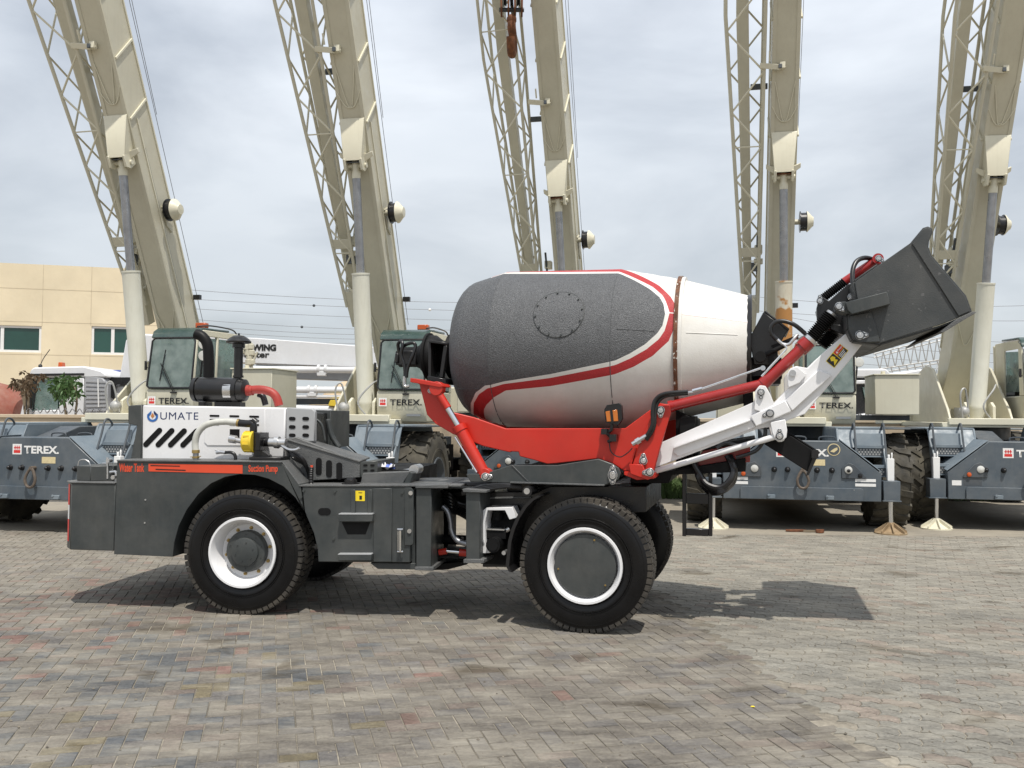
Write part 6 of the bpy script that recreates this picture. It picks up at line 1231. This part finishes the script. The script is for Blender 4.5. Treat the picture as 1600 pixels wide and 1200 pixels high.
    for s in (1.7, 4.0, 7.0, JT):
        c, h, n0, d_ = jc(s); w2 = 0.07 + 0.035 * min(1, (s - 1.6) / 5.4)
        for i, j in ((-1, -0.5), (1, -0.5), (1, 0.3), (-1, 0.3)): vs.append(q(s, c + jx - 0.04 + i * w2, n0 - 0.12 + j * 0.22))
    for r_ in range(3):
        for k in range(4): fs.append([r_ * 4 + k, r_ * 4 + (k + 1) % 4, (r_ + 1) * 4 + (k + 1) % 4, (r_ + 1) * 4 + k])
    fs += [[3, 2, 1, 0], [12, 13, 14, 15]]
    b.add(vs, fs); jib = b.go()
    for i in (-1, 1):
        for j in (-1, 1):
            b = B('chord', 'beige', 0.0); b.tube([jq(1.6, i, j), jq(4.0, i, j), jq(7.0, i, j), jq(JT, i, j)], 0.031, 8, 1); b.go(jib)
    s = 1.75; k = 0
    while s < JT - 0.9:
        st_ = 0.42 + 0.34 * min(1, (s - 1.6) / 5.4); i = -1 if k % 2 else 1
        b = B('brace', 'beige_light', 0.0); b.cyl(jq(s, i, 1), jq(s + st_, -i, 1), 0.0175, 7); b.go(jib)
        b = B('brace', 'beige', 0.0); b.cyl(jq(s, -i, -1), jq(s + st_, i, -1), 0.0175, 7); b.go(jib)
        b = B('brace', 'beige', 0.0); b.cyl(jq(s, 1, i), jq(s + st_, 1, -i), 0.0175, 7); b.go(jib)
        b = B('brace', 'beige', 0.0); b.cyl(jq(s, -1, i), jq(s + st_, -1, -i), 0.0175, 7); b.go(jib)
        if k % 4 == 2: b = B('cross_bar', 'beige_light', 0.0); b.cyl(jq(s, -1, 1), jq(s, 1, 1), 0.012, 6); b.go(jib)
        s += st_; k += 1
    b = B('jib_foot', 'beige', 0.006); b.prism([jq(1.9, -1, 1), jq(1.9, 1, 1), jq(1.2, 0.7, 1), jq(1.2, -0.7, 1)], N_ * -0.2); b.prism([jq(2.9, -1, 1), jq(2.9, 1, 1), jq(2.72, 1, 1), jq(2.72, -1, 1)], N_ * 0.012); b.go(jib)
    b = B('jib_hinge', 'beige_light', 0.006); b.box(q(2.8, -0.40, 0.2), (0.14, 0.2, 0.16)); b.box(q(2.6, -0.40, 0.3), (0.16, 0.1, 0.10)); hg = b.go(jib)
    b = B('hinge_pin', 'crane_dark', 0.0); b.cyl(q(2.35, -0.42, 0.3), q(3.1, -0.42, 0.3), 0.022, 8); b.box(q(2.5, -0.45, 0.32), (0.16, 0.1, 0.16)); b.go(hg)
    b = B('jib_bracket', 'beige_light', 0.004); b.bar(q(6.15, -0.44, 0.50), q(6.10, -0.10, 0.50), 0.07, 0.09, up=A); b.box(q(6.12, -0.06, 0.48), (0.09, 0.09, 0.11)); b.bar(q(6.2, -0.28, 0.48), q(6.38, -0.28, 0.48), 0.025, 0.03); b.bar(q(6.1, -0.09, 0.5), q(6.1, 0.0, 0.5), 0.015, 0.015, up=A); b.go(bm_)
    b = B('jib_bracket', 'crane_dark', 0.004); b.box(q(6.12, -0.10, 0.54), (0.06, 0.03, 0.07)); b.box(q(5.75, -0.42, -0.1), (0.3, 0.05, 0.10)); b.go(bm_)
    return root, q
C1, _ = crane(56, 13.3, 'beige crane at far left, its front lettering marred by rust', 65.0, 1.5, ('six',))
C2, _ = crane(475, 13.4, 'beige crane with cab right behind the mixer gearbox, second from the left', 65.0, 0.3, ('lights',))
C3, q3 = crane(856, 15.8, 'beige crane mostly hidden by the drum, only its boom rising above', 65.0, 3.3, ('lights', 'rusty_pads'), 0.0, -0.22)
C4, q4 = crane(1251, 14.0, 'beige crane with round badge on its blue front and rusty lift cylinder', 65.5, 1.2, ('lights', 'stripes', 'roundel', 'rusty_pads', 'rust_barrel', 'six'))
C5, _ = crane(1606, 14.1, 'beige crane at far right, cut off by the right edge of the photo', 64.5, -3.7, ('lights', 'small_notice'), 0.38)
CUR['org'] = Vector((0, 0, 0))
# rust stain on crane 1's front plate and hook blocks
def hook_block(crane_root, q, s, x, n, label, full):
    org = crane_root.matrix_world if False else (Matrix.Translation(crane_root.location) @ Matrix.Rotation(-CYAW, 4, 'Z'))
    p = org @ q(s, x, n); r = empty('hook_block', p); tag(r, label, 'hook block'); z = Vector((0, 0, 0))
    b = MB(); b.tube([(0, 0, 0.0), (0.0, 0, -0.10), (0.02, 0.12, -0.22), (0.03, 0.22, -0.40), (0.015, 0.12, -0.56), (0.0, -0.05, -0.60), (-0.01, -0.18, -0.52), (-0.015, -0.24, -0.38)], 0.08, 12, 5); b.lathe((0, 0, 0.12), (0, 0, -1), [(0, 0.05), (0.05, 0.09), (0.12, 0.09), (0.16, 0.06)], 16); b.build('hook', 'rust', r)
    b = MB()
    for xx in (-0.19, -0.06, 0.06, 0.19): b.box((xx, 0, 0.42), (0.035, 0.42, 0.5))
    b.build('cheek_plates', 'rust', r, 0.006)
    b = MB(); b.cyl((-0.25, 0, 0.50), (0.25, 0, 0.50), 0.045, 12); b.cyl((-0.23, 0, 0.22), (0.23, 0, 0.22), 0.04, 12); b.build('pins', 'crane_dark', r)
    b = MB()
    for xx in (-0.125, 0.0, 0.125): b.lathe((xx - 0.03, 0, 0.5), (1, 0, 0), [(0, 0.2), (0.01, 0.2), (0.03, 0.17), (0.05, 0.2), (0.06, 0.2)], 24)
    b.build('sheave', 'crane_dark', r)
    b = MB()
    for xx in (-0.15, -0.1, 0.1, 0.15):
        for yy in (-0.17, 0.17): b.cyl((xx, yy, 0.5), (xx, yy, 5.0), 0.009, 6)
    b.build('rope', 'cable', r)
    return r
hook_block(C3, q3, 7.62, -0.56, 0.75, 'rusty hook block with ropes hanging in front of the third crane boom', True)
hook_block(C4, q4, 8.45, 0.12, 0.75, 'rusty hook whose tip hangs at the top of the fourth crane boom', False)

# ================================================================== BACKGROUND
Z0 = Vector((0, 0, 0))
# perimeter wall behind the cranes with a coping and a low chain
wl_ = empty('perimeter_wall', (0, 21.2, 0)); tag(wl_, 'low sand coloured boundary wall running behind the row of cranes', 'wall')
b = MB(); b.box((-4, 0, 0.83), (60, 0.22, 1.66)); b.build('wall_face', 'boundary', wl_)
b = MB(); b.box((-4, 0, 1.70), (60, 0.30, 0.08)); b.build('coping', 'boundary', wl_, 0.01)
ch_ = empty('wire_fence', (0, 21.2, 0)); tag(ch_, 'low looped grey wire fencing along the top of the boundary wall', 'fence')
for x0, x1 in ((-11.5, -8.6), (7.3, 10.5)):
    b = MB(); n = int((x1 - x0) / 0.085); pts = [(x0 + k * 0.085, 0, 1.77 + (0.11 if k % 2 else 0.0)) for k in range(n)]; b.tube(pts, 0.008, 5, 3); b.build('wire', 'cable', ch_)
    b = MB(); pts = [(x0 + 0.08 + k * 0.085, 0.03, 1.77 + (0.0 if k % 2 else 0.11)) for k in range(n)]; b.tube(pts, 0.008, 5, 3); b.build('wire', 'cable', ch_)
# cream building
YB = 36.0
FBD = Frame((245 - 800) / FPX * YB, YB, R(-15.0))
bd = empty('office_building', (FBD.o.x, FBD.o.y, 0)); tag(bd, 'cream two storey building with dark green windows at far left', 'building')
CUR['org'] = Vector(bd.location)
HB = CAM_H + (650 - 424) / FPX * YB
# panels between joints, windows left open in the upper row
us = []
for px in (246, 142, 66, -10, -90, -180, -280): us.append(FBD.pix(px, 500, 0)[0])
zr = [0.0] + [FBD.pix(120, y, 0)[1] for y in (640, 555.5, 505, 454)] + [HB]
wins = [[(-60, 64, 506, 551)], [(143, 208, 509, 555)], [(-300, -170, 503, 548)]]
wr = []
for (x0, x1, y0, y1) in [w[0] for w in wins]:
    ua, zt_ = FBD.pix(x0, y0, 0); ub, zb_ = FBD.pix(x1, y1, 0); wr.append((ua, ub, zb_, zt_))
b = MB()
# wall built as strips around the openings
ucuts = sorted(set([us[-1]] + [0.0] + [u for w in wr for u in w[:2]])); zlo = min(w[2] for w in wr); 
def wall_piece(u0, u1, z0, z1, bb): 
    if u1 - u0 > 0.01 and z1 - z0 > 0.01: bb.prism([FBD.w(u0, 0, z0), FBD.w(u1, 0, z0), FBD.w(u1, 0, z1), FBD.w(u0, 0, z1)], FBD.V * 0.3)
for u0, u1 in zip(ucuts, ucuts[1:]):
    w = [w for w in wr if w[0] - 1e-3 <= u0 and w[1] + 1e-3 >= u1]
    if w: wall_piece(u0, u1, 0, w[0][2], b); wall_piece(u0, u1, w[0][3], HB, b)
    else: wall_piece(u0, u1, 0, HB, b)
b.prism([FBD.w(0, 0.3, 0), FBD.w(0, 0.3, HB), FBD.w(0, 4, HB), FBD.w(0, 4, 0)], FBD.U * -0.3); b.prism([FBD.w(us[-1], 0.3, HB - 0.2), FBD.w(-0.3, 0.3, HB - 0.2), FBD.w(-0.3, 4, HB - 0.2), FBD.w(us[-1], 4, HB - 0.2)], (0, 0, 0.1)); b.build('wall', 'cream_wall', bd)
for z in zr[1:-1]:
    segs_ = [(us[-1], 0.0)]
    b = MB(); cur = us[-1]
    for w in sorted(wr): 
        if w[2] - 0.02 < z < w[3] + 0.02:
            b.prism([FBD.w(cur, -0.004, z - 0.012), FBD.w(w[0], -0.004, z - 0.012), FBD.w(w[0], -0.004, z + 0.012), FBD.w(cur, -0.004, z + 0.012)], FBD.V * 0.003); cur = w[1]
    b.prism([FBD.w(cur, -0.004, z - 0.012), FBD.w(0, -0.004, z - 0.012), FBD.w(0, -0.004, z + 0.012), FBD.w(cur, -0.004, z + 0.012)], FBD.V * 0.003); b.build('panel_joint', 'joint', bd)
for u in us[1:-1]:
    w = [w for w in wr if w[0] - 0.05 < u < w[1] + 0.05]; b = MB()
    rngs = [(0, HB)] if not w else [(0, w[0][2]), (w[0][3], HB)]
    for z0, z1 in rngs: b.prism([FBD.w(u - 0.012, -0.004, z0), FBD.w(u + 0.012, -0.004, z0), FBD.w(u + 0.012, -0.004, z1), FBD.w(u - 0.012, -0.004, z1)], FBD.V * 0.003); b.build('panel_joint', 'joint', bd); b = MB()
for ua, ub, zb_, zt_ in wr:
    fr = MB(); t = 0.09
    for r_ in ((ua, ua + t, zb_, zt_), (ub - t, ub, zb_, zt_), (ua + t, ub - t, zb_, zb_ + t), (ua + t, ub - t, zt_ - t, zt_)): fr.prism([FBD.w(r_[0], 0.05, r_[2]), FBD.w(r_[1], 0.05, r_[2]), FBD.w(r_[1], 0.05, r_[3]), FBD.w(r_[0], 0.05, r_[3])], FBD.V * 0.08)
    um = (ua + ub) / 2; fr.prism([FBD.w(um - 0.06, 0.06, zb_ + t), FBD.w(um + 0.06, 0.06, zb_ + t), FBD.w(um + 0.06, 0.06, zt_ - t), FBD.w(um - 0.06, 0.06, zt_ - t)], FBD.V * 0.06); f_ = fr.build('window', 'label_white', bd)
    for u0, u1 in ((ua + t, um - 0.06), (um + 0.06, ub - t)):
        p = MB(); p.prism([FBD.w(u0, 0.10, zb_ + t), FBD.w(u1, 0.10, zb_ + t), FBD.w(u1, 0.10, zt_ - t), FBD.w(u0, 0.10, zt_ - t)], FBD.V * 0.02); p.build('pane', 'green_glass', f_)
CUR['org'] = Z0
def G(px, py, Y): return at_y(px, py, Y)
def solid(pts, Y, depth, name, mat, parent, bevel=0.0, label=None, org=None):
    b = MB(); b.prism([G(x, y, Y) for x, y in pts], (0, depth, 0)); return b.build(name, mat, parent, bevel, label=label)
# white and silver truck cab behind the wall, left
Y = 24.5
def thing(name, px, Y, label, cat, group=None):
    e = empty(name, (G(px, 700, Y).x, Y, 0)); CUR['org'] = Vector(e.location); return tag(e, label, cat, group)
t = thing('mixer_truck', 110, Y, 'white and silver truck cab with orange beacon behind the boundary wall, left', 'truck')
solid([(46, 580), (52, 574), (130, 572), (158, 579), (166, 586), (166, 590), (46, 590)], Y, 2.2, 'cab_roof', 'truck_white', t, 0.05)
solid([(28, 660), (40, 612), (46, 590.5), (50, 590.5), (44, 615), (52, 660)], Y, 2.2, 'front_pillar', 'truck_white', t, 0.02)
solid([(44, 584), (131, 583), (131, 586), (44, 588)], Y - 0.03, 0.02, 'roof_gutter', 'black', t)
solid([(92, 590.5), (131, 590.5), (131, 660), (92, 660)], Y, 2.2, 'cab_side', 'truck_white', t, 0.02)
solid([(51, 642), (92, 640), (92, 690), (44, 690)], Y, 2.2, 'door', 'truck_white', t, 0.02)
solid([(51, 593), (92, 592), (90, 641), (47, 642)], Y + 0.05, 0.02, 'side_window', 'pale_glass', t)
solid([(54, 594), (58, 594), (52, 640), (48, 640)], Y + 0.02, 0.06, 'mirror', 'black', t); solid([(38, 604), (46, 598), (49, 604), (49, 638), (40, 642)], Y - 0.3, 0.12, 'mirror', 'black', t, 0.02)
solid([(78, 594), (92, 593), (92, 642), (84, 642), (82, 620)], Y + 0.3, 0.3, 'seat', 'matt_black', t, 0.03)
b = MB(); cc = G(66, 628, Y + 0.6); b.tube([cc + Vector((0.25 * math.cos(k * math.pi / 8), 0, 0.16 * math.sin(k * math.pi / 8))) for k in range(17)], 0.02, 6, 1); b.build('steering_wheel', 'black', t)
sl = solid([(132, 586), (160, 590), (168, 600), (168, 660), (132, 660)], Y, 2.2, 'sleeper_side', 'truck_silver', t, 0.03)
for k in range(9): solid([(134, 594 + k * 6.6), (165, 596 + k * 6.2), (165, 598.5 + k * 6.2), (134, 597 + k * 6.6)], Y - 0.02, 0.02, 'side_rib', 'truck_silver', sl)
solid([(152, 592), (153.5, 592), (154.5, 636), (153, 636)], Y - 0.06, 0.03, 'grab_rail', 'label_white', sl)
solid([(90.5, 573), (91, 566), (96.5, 566), (97, 573)], Y + 1.0, 0.2, 'beacon', 'orange_lens', t, 0.01)
b = MB(); b.tube([G(62, 573, Y + 0.6), G(68, 560, Y + 0.6), G(78, 546, Y + 0.6)], 0.012, 5); b.ball(G(63, 572, Y + 0.6), 0.06, 8); b.build('aerial', 'black', t)
Y = 27
t = thing('cement_drum', 5, Y, 'orange red rounded truck drum at far left behind the wall', 'drum'); b = MB(); b.lathe(G(-60, 655, Y), (G(36, 655, Y) - G(-60, 655, Y)), [(0, 1.15), (0.9, 1.15), (1.5, 1.0), (1.85, 0.6)], 36); b.build('drum_shell', 'terracotta', t)
b = MB(); b.box((t.location.x - 0.6, Y, 0.45), (2.2, 1.0, 0.9)); b.build('drum_stand', 'crane_dark', t)
Y = 26; t = thing('shipping_container', 180, Y, 'blue sheet metal container between the silver truck and the white one', 'container'); solid([(163, 578), (186, 578), (186, 735), (163, 735)], Y, 3.0, 'container_wall', 'container_blue', t, 0.03)
# white pump truck with long boom
Y = 25.0
t = thing('concrete_pump_truck', 330, Y, 'white concrete pump truck with long lettered boom behind the cranes', 'truck')
solid([(196, 532), (203, 523), (214, 521), (260, 523), (262, 640), (186, 640), (186, 590)], Y, 1.6, 'boom_pedestal', 'truck_white', t, 0.04)
solid([(173, 589.5), (230, 589.5), (230, 601), (173, 601)], Y - 0.15, 0.14, 'windscreen_top', 'black', t); solid([(180, 602), (232, 602), (232, 700), (180, 700)], Y - 0.05, 1.6, 'pump_cab', 'truck_white', t, 0.04); solid([(172, 601), (179, 601), (179, 625), (172, 620)], Y - 0.3, 0.1, 'mirror', 'black', t)
b = MB(); b.ball(G(206, 620, Y - 0.4), 0.16, 14); b.build('headlamp', 'truck_white', t)
bt = solid([(258, 523), (400, 528), (560, 540), (700, 551), (700, 583), (560, 574), (400, 568), (258, 562)], Y + 0.2, 0.6, 'boom_upper', 'truck_white', t, 0.02)
solid([(400, 569.5), (700, 583), (700, 584.6), (400, 571)], Y + 0.18, 0.02, 'boom_edge', 'crane_dark', bt)
solid([(390, 571.5), (700, 585), (700, 600), (390, 590)], Y + 0.4, 0.5, 'boom_lower', 'truck_silver', t, 0.02)
for (x0, y0, x1, y1, r_) in ((395, 577, 700, 579.5, 0.09), (395, 609, 700, 610, 0.095), (440, 638, 640, 643, 0.10), (395, 619, 700, 621, 0.05)):
    b = MB(); b.cyl(G(x0, y0, Y - 0.1), G(x1, y1, Y - 0.1), r_, 16); o_ = b.build('delivery_pipe', 'truck_white', t)
for x, y in ((503, 577), (488, 609)):
    b = MB(); b.cyl(G(x - 7, y, Y - 0.1), G(x - 3, y, Y - 0.1), 0.13, 16); b.cyl(G(x + 4, y, Y - 0.1), G(x + 8, y, Y - 0.1), 0.13, 16); b.box(G(x, y + 7, Y - 0.1), (0.25, 0.2, 0.12)); b.build('pipe_coupling', 'truck_white', t, 0.01)
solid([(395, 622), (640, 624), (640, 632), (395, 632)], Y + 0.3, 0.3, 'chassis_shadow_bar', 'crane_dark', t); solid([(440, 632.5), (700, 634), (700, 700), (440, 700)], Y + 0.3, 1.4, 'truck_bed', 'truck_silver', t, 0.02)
solid([(516, 625), (546, 625), (546, 636), (512, 634)], Y - 0.3, 0.3, 'tool_box', 'yellow', t, 0.01)
b = MB(); b.build if False else None
for k in range(14):
    b.ball(G(384 + rnd.uniform(-6, 12), 547 + rnd.uniform(-14, 22), Y - 0.5), rnd.uniform(0.05, 0.13), 7)
b.tube([G(402, 550, Y - 0.5), G(396, 565, Y - 0.5), G(390, 585, Y - 0.5)], 0.03, 6); b.build('boom_joint', 'beige', t)
def wtext(s, x0, y1, x1, y0, Y, mat, parent, bold=0.02, drop=0.0, shear=0.0):
    a = G(x0, y1, Y); c = G(x1, y1 + drop, Y); h = G(x0, y0, Y).z - a.z; X = (c - a).normalized(); return text(s, 'lettering', mat, parent, (a, X, (0, 0, 1)), (c - a).length, h, bold, shear=shear)
wtext('SCHWING', 370, 548, 431.5, 537.5, Y + 0.19, 'label_black', t, 0.06, 0.5); wtext('Stetter', 373, 558.5, 421, 548.5, Y + 0.19, 'label_black', t, 0.03, 0.5)
# white trucks behind the wall at the right
Y = 24.0
t = thing('parked_truck', 1380, Y, 'white truck cab with dark door behind the fourth and fifth cranes', 'truck')
solid([(1330, 578), (1338, 576), (1385, 576), (1392, 583), (1392, 590), (1330, 590)], Y, 2.2, 'roof', 'truck_white', t, 0.04); solid([(1330, 590.5), (1392, 590.5), (1392, 593), (1330, 593)], Y + 0.1, 2.0, 'roof_gap', 'black', t)
solid([(1330, 594), (1372, 594), (1372, 600), (1330, 600)], Y, 2.0, 'door_top', 'truck_white', t, 0.02); solid([(1333, 600.5), (1440, 600.5), (1440, 640), (1333, 650)], Y + 0.1, 2.0, 'door', 'black', t, 0.02); solid([(1348, 605), (1378, 604), (1378, 618), (1362, 628), (1353, 628)], Y + 0.05, 0.03, 'side_window', 'pale_glass', t)
solid([(1396, 586), (1420, 580), (1438, 577), (1446, 577), (1446, 600), (1396, 600)], Y + 0.6, 1.6, 'bonnet', 'truck_white', t, 0.04); solid([(1332, 655), (1345, 648), (1368, 644), (1412, 648), (1412, 700), (1332, 700)], Y - 0.3, 1.8, 'load_bed', 'truck_white', t, 0.04)
CUR['org'] = Z0
# lattice mast sections lying beyond
Y = 46
t = thing('lattice_mast', 1410, Y, 'grey steel lattice mast lying beyond the white truck under the bucket', 'lattice mast')
for (xa, ya, xb, yb) in ((1365, 553, 1470, 527), (1365, 578, 1470, 562), (1380, 610, 1470, 585)):
    b = MB(); b.cyl(G(xa, ya, Y), G(xb, yb, Y), 0.035, 6); b.build('chord', 'lattice_grey', t); b = MB(); b.cyl(G(xa, ya + 6, Y + 1.2), G(xb, yb + 5, Y + 1.2), 0.035, 6); b.build('chord', 'lattice_grey', t)
for k in range(9):
    x = 1368 + k * 12; y0 = 553 - (x - 1365) * 0.247; y1 = 578 - (x - 1365) * 0.15; b = MB(); b.cyl(G(x, y0, Y), G(x + 7, y1, Y), 0.025, 6); b.cyl(G(x + 7, y1, Y), G(x + 12, y0 - 3, Y), 0.025, 6); b.build('brace', 'lattice_grey', t)
    b = MB(); b.cyl(G(x, y1, Y), G(x + 9, y1 + 28, Y), 0.025, 6); b.cyl(G(x + 9, y1 + 28, Y), G(x + 14, y1 - 2, Y + 1), 0.025, 6); b.build('brace', 'lattice_grey', t)
b = MB(); b.box((t.location.x, Y + 0.5, 0.7), (3.4, 1.2, 1.4)); b.box((t.location.x - 1.2, Y + 0.5, 1.9), (0.12, 0.12, 1.2)); b.box((t.location.x + 1.3, Y + 0.5, 1.9), (0.12, 0.12, 1.6)); b.build('trestle', 'lattice_grey', t)
CUR['org'] = Z0
# overhead lines
lines = [((250, 441), (800, 470)), ((240, 456), (1000, 486)), ((320, 476), (1000, 500)), ((330, 494), (760, 512)), ((330, 503), (720, 520)), ((330, 511), (720, 527)), ((330, 517), (620, 533)), ((1240, 461), (1640, 473)), ((1160, 476), (1640, 498)), ((1330, 505), (1640, 533)), ((1330, 529), (1640, 550)), ((1330, 548), (1640, 562)), ((1330, 560), (1640, 573))]
wheres = ['highest', 'second highest', 'third highest', 'fourth highest', 'third lowest', 'second lowest', 'lowest', 'highest', 'second highest', 'third highest', 'third lowest', 'second lowest', 'lowest']
for i, ((xa, ya), (xb, yb)) in enumerate(lines):
    Yl = 140 + 4 * (i % 7); A_ = G(xa, ya, Yl); B_ = G(xb, yb, Yl); D = B_ - A_; A_ = A_ - D * 0.3; B_ = B_ + D * 0.1; pts = []
    for k in range(13):
        s = k / 12; pts.append(A_ + (B_ - A_) * s + Vector((0, 0, -1.2 * 4 * s * (1 - s))))
    b = MB(); b.tube(pts, 0.032, 5, 1)
    ol = b.build('overhead_wire', 'cable'); tag(ol, 'thin overhead power wire, %s of those %s' % (wheres[i], 'left of the drum' if i < 7 else 'right of the drum'), 'power line', 'overhead power wires in the sky')
    if i in (1, 3, 8):
        for s in (0.45, 0.62):
            b = MB(); c = A_ + (B_ - A_) * s + Vector((0, 0, -1.2 * 4 * s * (1 - s))); b.ball(c, 0.24, 10); b.build('marker_ball', 'label_white' if s > 0.5 else 'crane_dark', ol)
# sand heap beyond
b = MB(); Y = 34; n = 40; vs = []; fs = []
for j in range(7):
    for k in range(n + 1):
        x = -10.5 + 20 * k / n; f = math.sin(math.pi * j / 6); hgt = 2.75 + 0.25 * math.sin(x * 0.9) + 0.18 * math.sin(x * 2.3 + j); ex = min(1, (k / n) * 6, (1 - k / n) * 4)
        vs.append((x, Y + j * 1.6 - 4.8, hgt * f * ex + rnd.uniform(-0.06, 0.06)))
for j in range(6):
    for k in range(n): a = j * (n + 1) + k; fs.append([a, a + 1, a + n + 2, a + n + 1])
b.add(vs, fs); tag(b.build('sand_mound', 'sand'), kind='structure')
# tree growing in front of the truck: leaf fans on thin stems
def leafy(name, stems, Y, mat, label, cat, seed, nl=17):
    r = random.Random(seed); e = empty(name, (G(stems[0][0][0], 700, Y).x, Y, 0)); tag(e, label, cat); CUR['org'] = Vector(e.location)
    b = MB(); 
    for st in stems: b.tube([G(x, y, Y) for x, y in st], 0.03, 6, 4)
    b.build('stem', 'bark', e)
    b = MB()
    for st in stems:
        for (x, y) in st[-2:]:
            for k in range(nl):
                c = G(x + r.gauss(0, 7), y + r.gauss(0, 5), Y + r.uniform(-0.35, 0.35))
                for j in range(5):
                    d = Vector((r.uniform(-1, 1), r.uniform(-0.6, 0.6), r.uniform(-1.0, 0.35))).normalized(); w = d.cross(Vector((0, 1, 0.3))).normalized() * r.uniform(0.018, 0.035); ln = r.uniform(0.10, 0.20)
                    b.add([c, c + d * ln * 0.5 + w, c + d * ln + Vector((0, 0, -0.02)), c + d * ln * 0.5 - w], [[0, 1, 2, 3]])
    o_ = b.build('foliage', mat, e, smooth=False); o_['kind'] = 'stuff'; CUR['org'] = Z0; return e
leafy('young_tree', [[(106, 720), (103, 650), (99, 624), (104, 606), (100, 596)], [(119, 720), (118, 650), (120, 630), (118, 612), (112, 598)], [(106, 660), (98, 615), (88, 601)]], 22.4, 'leaf', 'young green leafy tree in front of the white and silver truck cab', 'tree', 3)
leafy('dry_branches', [[(45, 720), (40, 655), (36, 620), (30, 600), (24, 598)], [(44, 700), (44, 640), (46, 600), (52, 590)], [(38, 640), (40, 610), (42, 588)]], 22.2, 'dry_leaf', 'brown withered bush in front of the truck windscreen at left', 'bush', 5, 8)
def weeds(x0, x1, y0, Y, n, h, label_, seed):
    r = random.Random(seed); b = MB()
    for k in range(n):
        c = G(r.uniform(x0, x1), y0, Y + r.uniform(-0.6, 0.5)); c.z = 0.0; hh = h * r.uniform(0.4, 1.0)
        for j in range(3):
            d = Vector((r.gauss(0, 0.3), r.gauss(0, 0.2), 1)).normalized(); w = Vector((0.012, 0.004, 0)); m_ = c + d * hh * 0.6; tp = c + d * hh + Vector((d.x * 0.2, 0, -0.05)); b.add([c - w, c + w, m_ + w, tp, m_ - w], [[0, 1, 2, 3, 4]])
    o_ = b.build('weeds', 'weed', smooth=False); o_['kind'] = 'stuff'
weeds(1035, 1105, 780, 20.0, 500, 0.55, '', 1); weeds(1480, 1560, 790, 20.0, 400, 0.35, '', 2); weeds(560, 760, 780, 20.3, 400, 0.4, '', 4)
# litter on the yard
for (x, y, lab, nm, mt, sz) in ((1243, 829, 'reddish broken board lying at the edge of the crane shade', 'board', 'rust', (0.34, 0.08, 0.03)), (1265, 830, 'thin brown stick lying beside the broken board', 'stick', 'bark', (0.22, 0.03, 0.03)), (1281, 831, 'crumpled brown scrap at right end of the litter', 'scrap', 'rust', (0.14, 0.10, 0.05)), (1176, 1101, 'small yellow dry leaf lying on the grey pavers', 'leaf', 'label_yellow', (0.03, 0.022, 0.004))):
    c = on_ground(x, y, 0.02); b = MB(); n_ = 7
    pts = [Vector((sz[0] * 0.5 * math.cos(k * 2 * math.pi / n_) * rnd.uniform(0.8, 1.1), sz[1] * 0.5 * math.sin(k * 2 * math.pi / n_) * rnd.uniform(0.7, 1.1), 0)) for k in range(n_)]
    b.prism(pts, (0, 0, sz[2])); o_ = b.build(nm, mt, None, 0.002); o_.location = (c.x, c.y, 0.007); tag(o_, lab, nm)

# grit and pebbles strewn over the paving
b = MB(); r = random.Random(21)
for k in range(900):
    y = 4.4 + 8.6 * r.random() ** 1.4; x = r.uniform(-0.6, 0.6) * y; z = 0.005; w = r.choice((0.004, 0.006, 0.009)) * r.uniform(0.7, 1.3)
    p = [Vector((x + w * math.cos(a + r.uniform(-.3, .3)), y + w * math.sin(a), z)) for a in (0, 1.6, 3.1, 4.7)]; b.add(p + [Vector((x, y, z + w * 0.9))], [[0, 1, 4], [1, 2, 4], [2, 3, 4], [3, 0, 4]])
o_ = b.build('grit', paint('grit', (0.16, 0.14, 0.11), 0.9, var=0.6, scale=9), smooth=False); o_['kind'] = 'stuff'
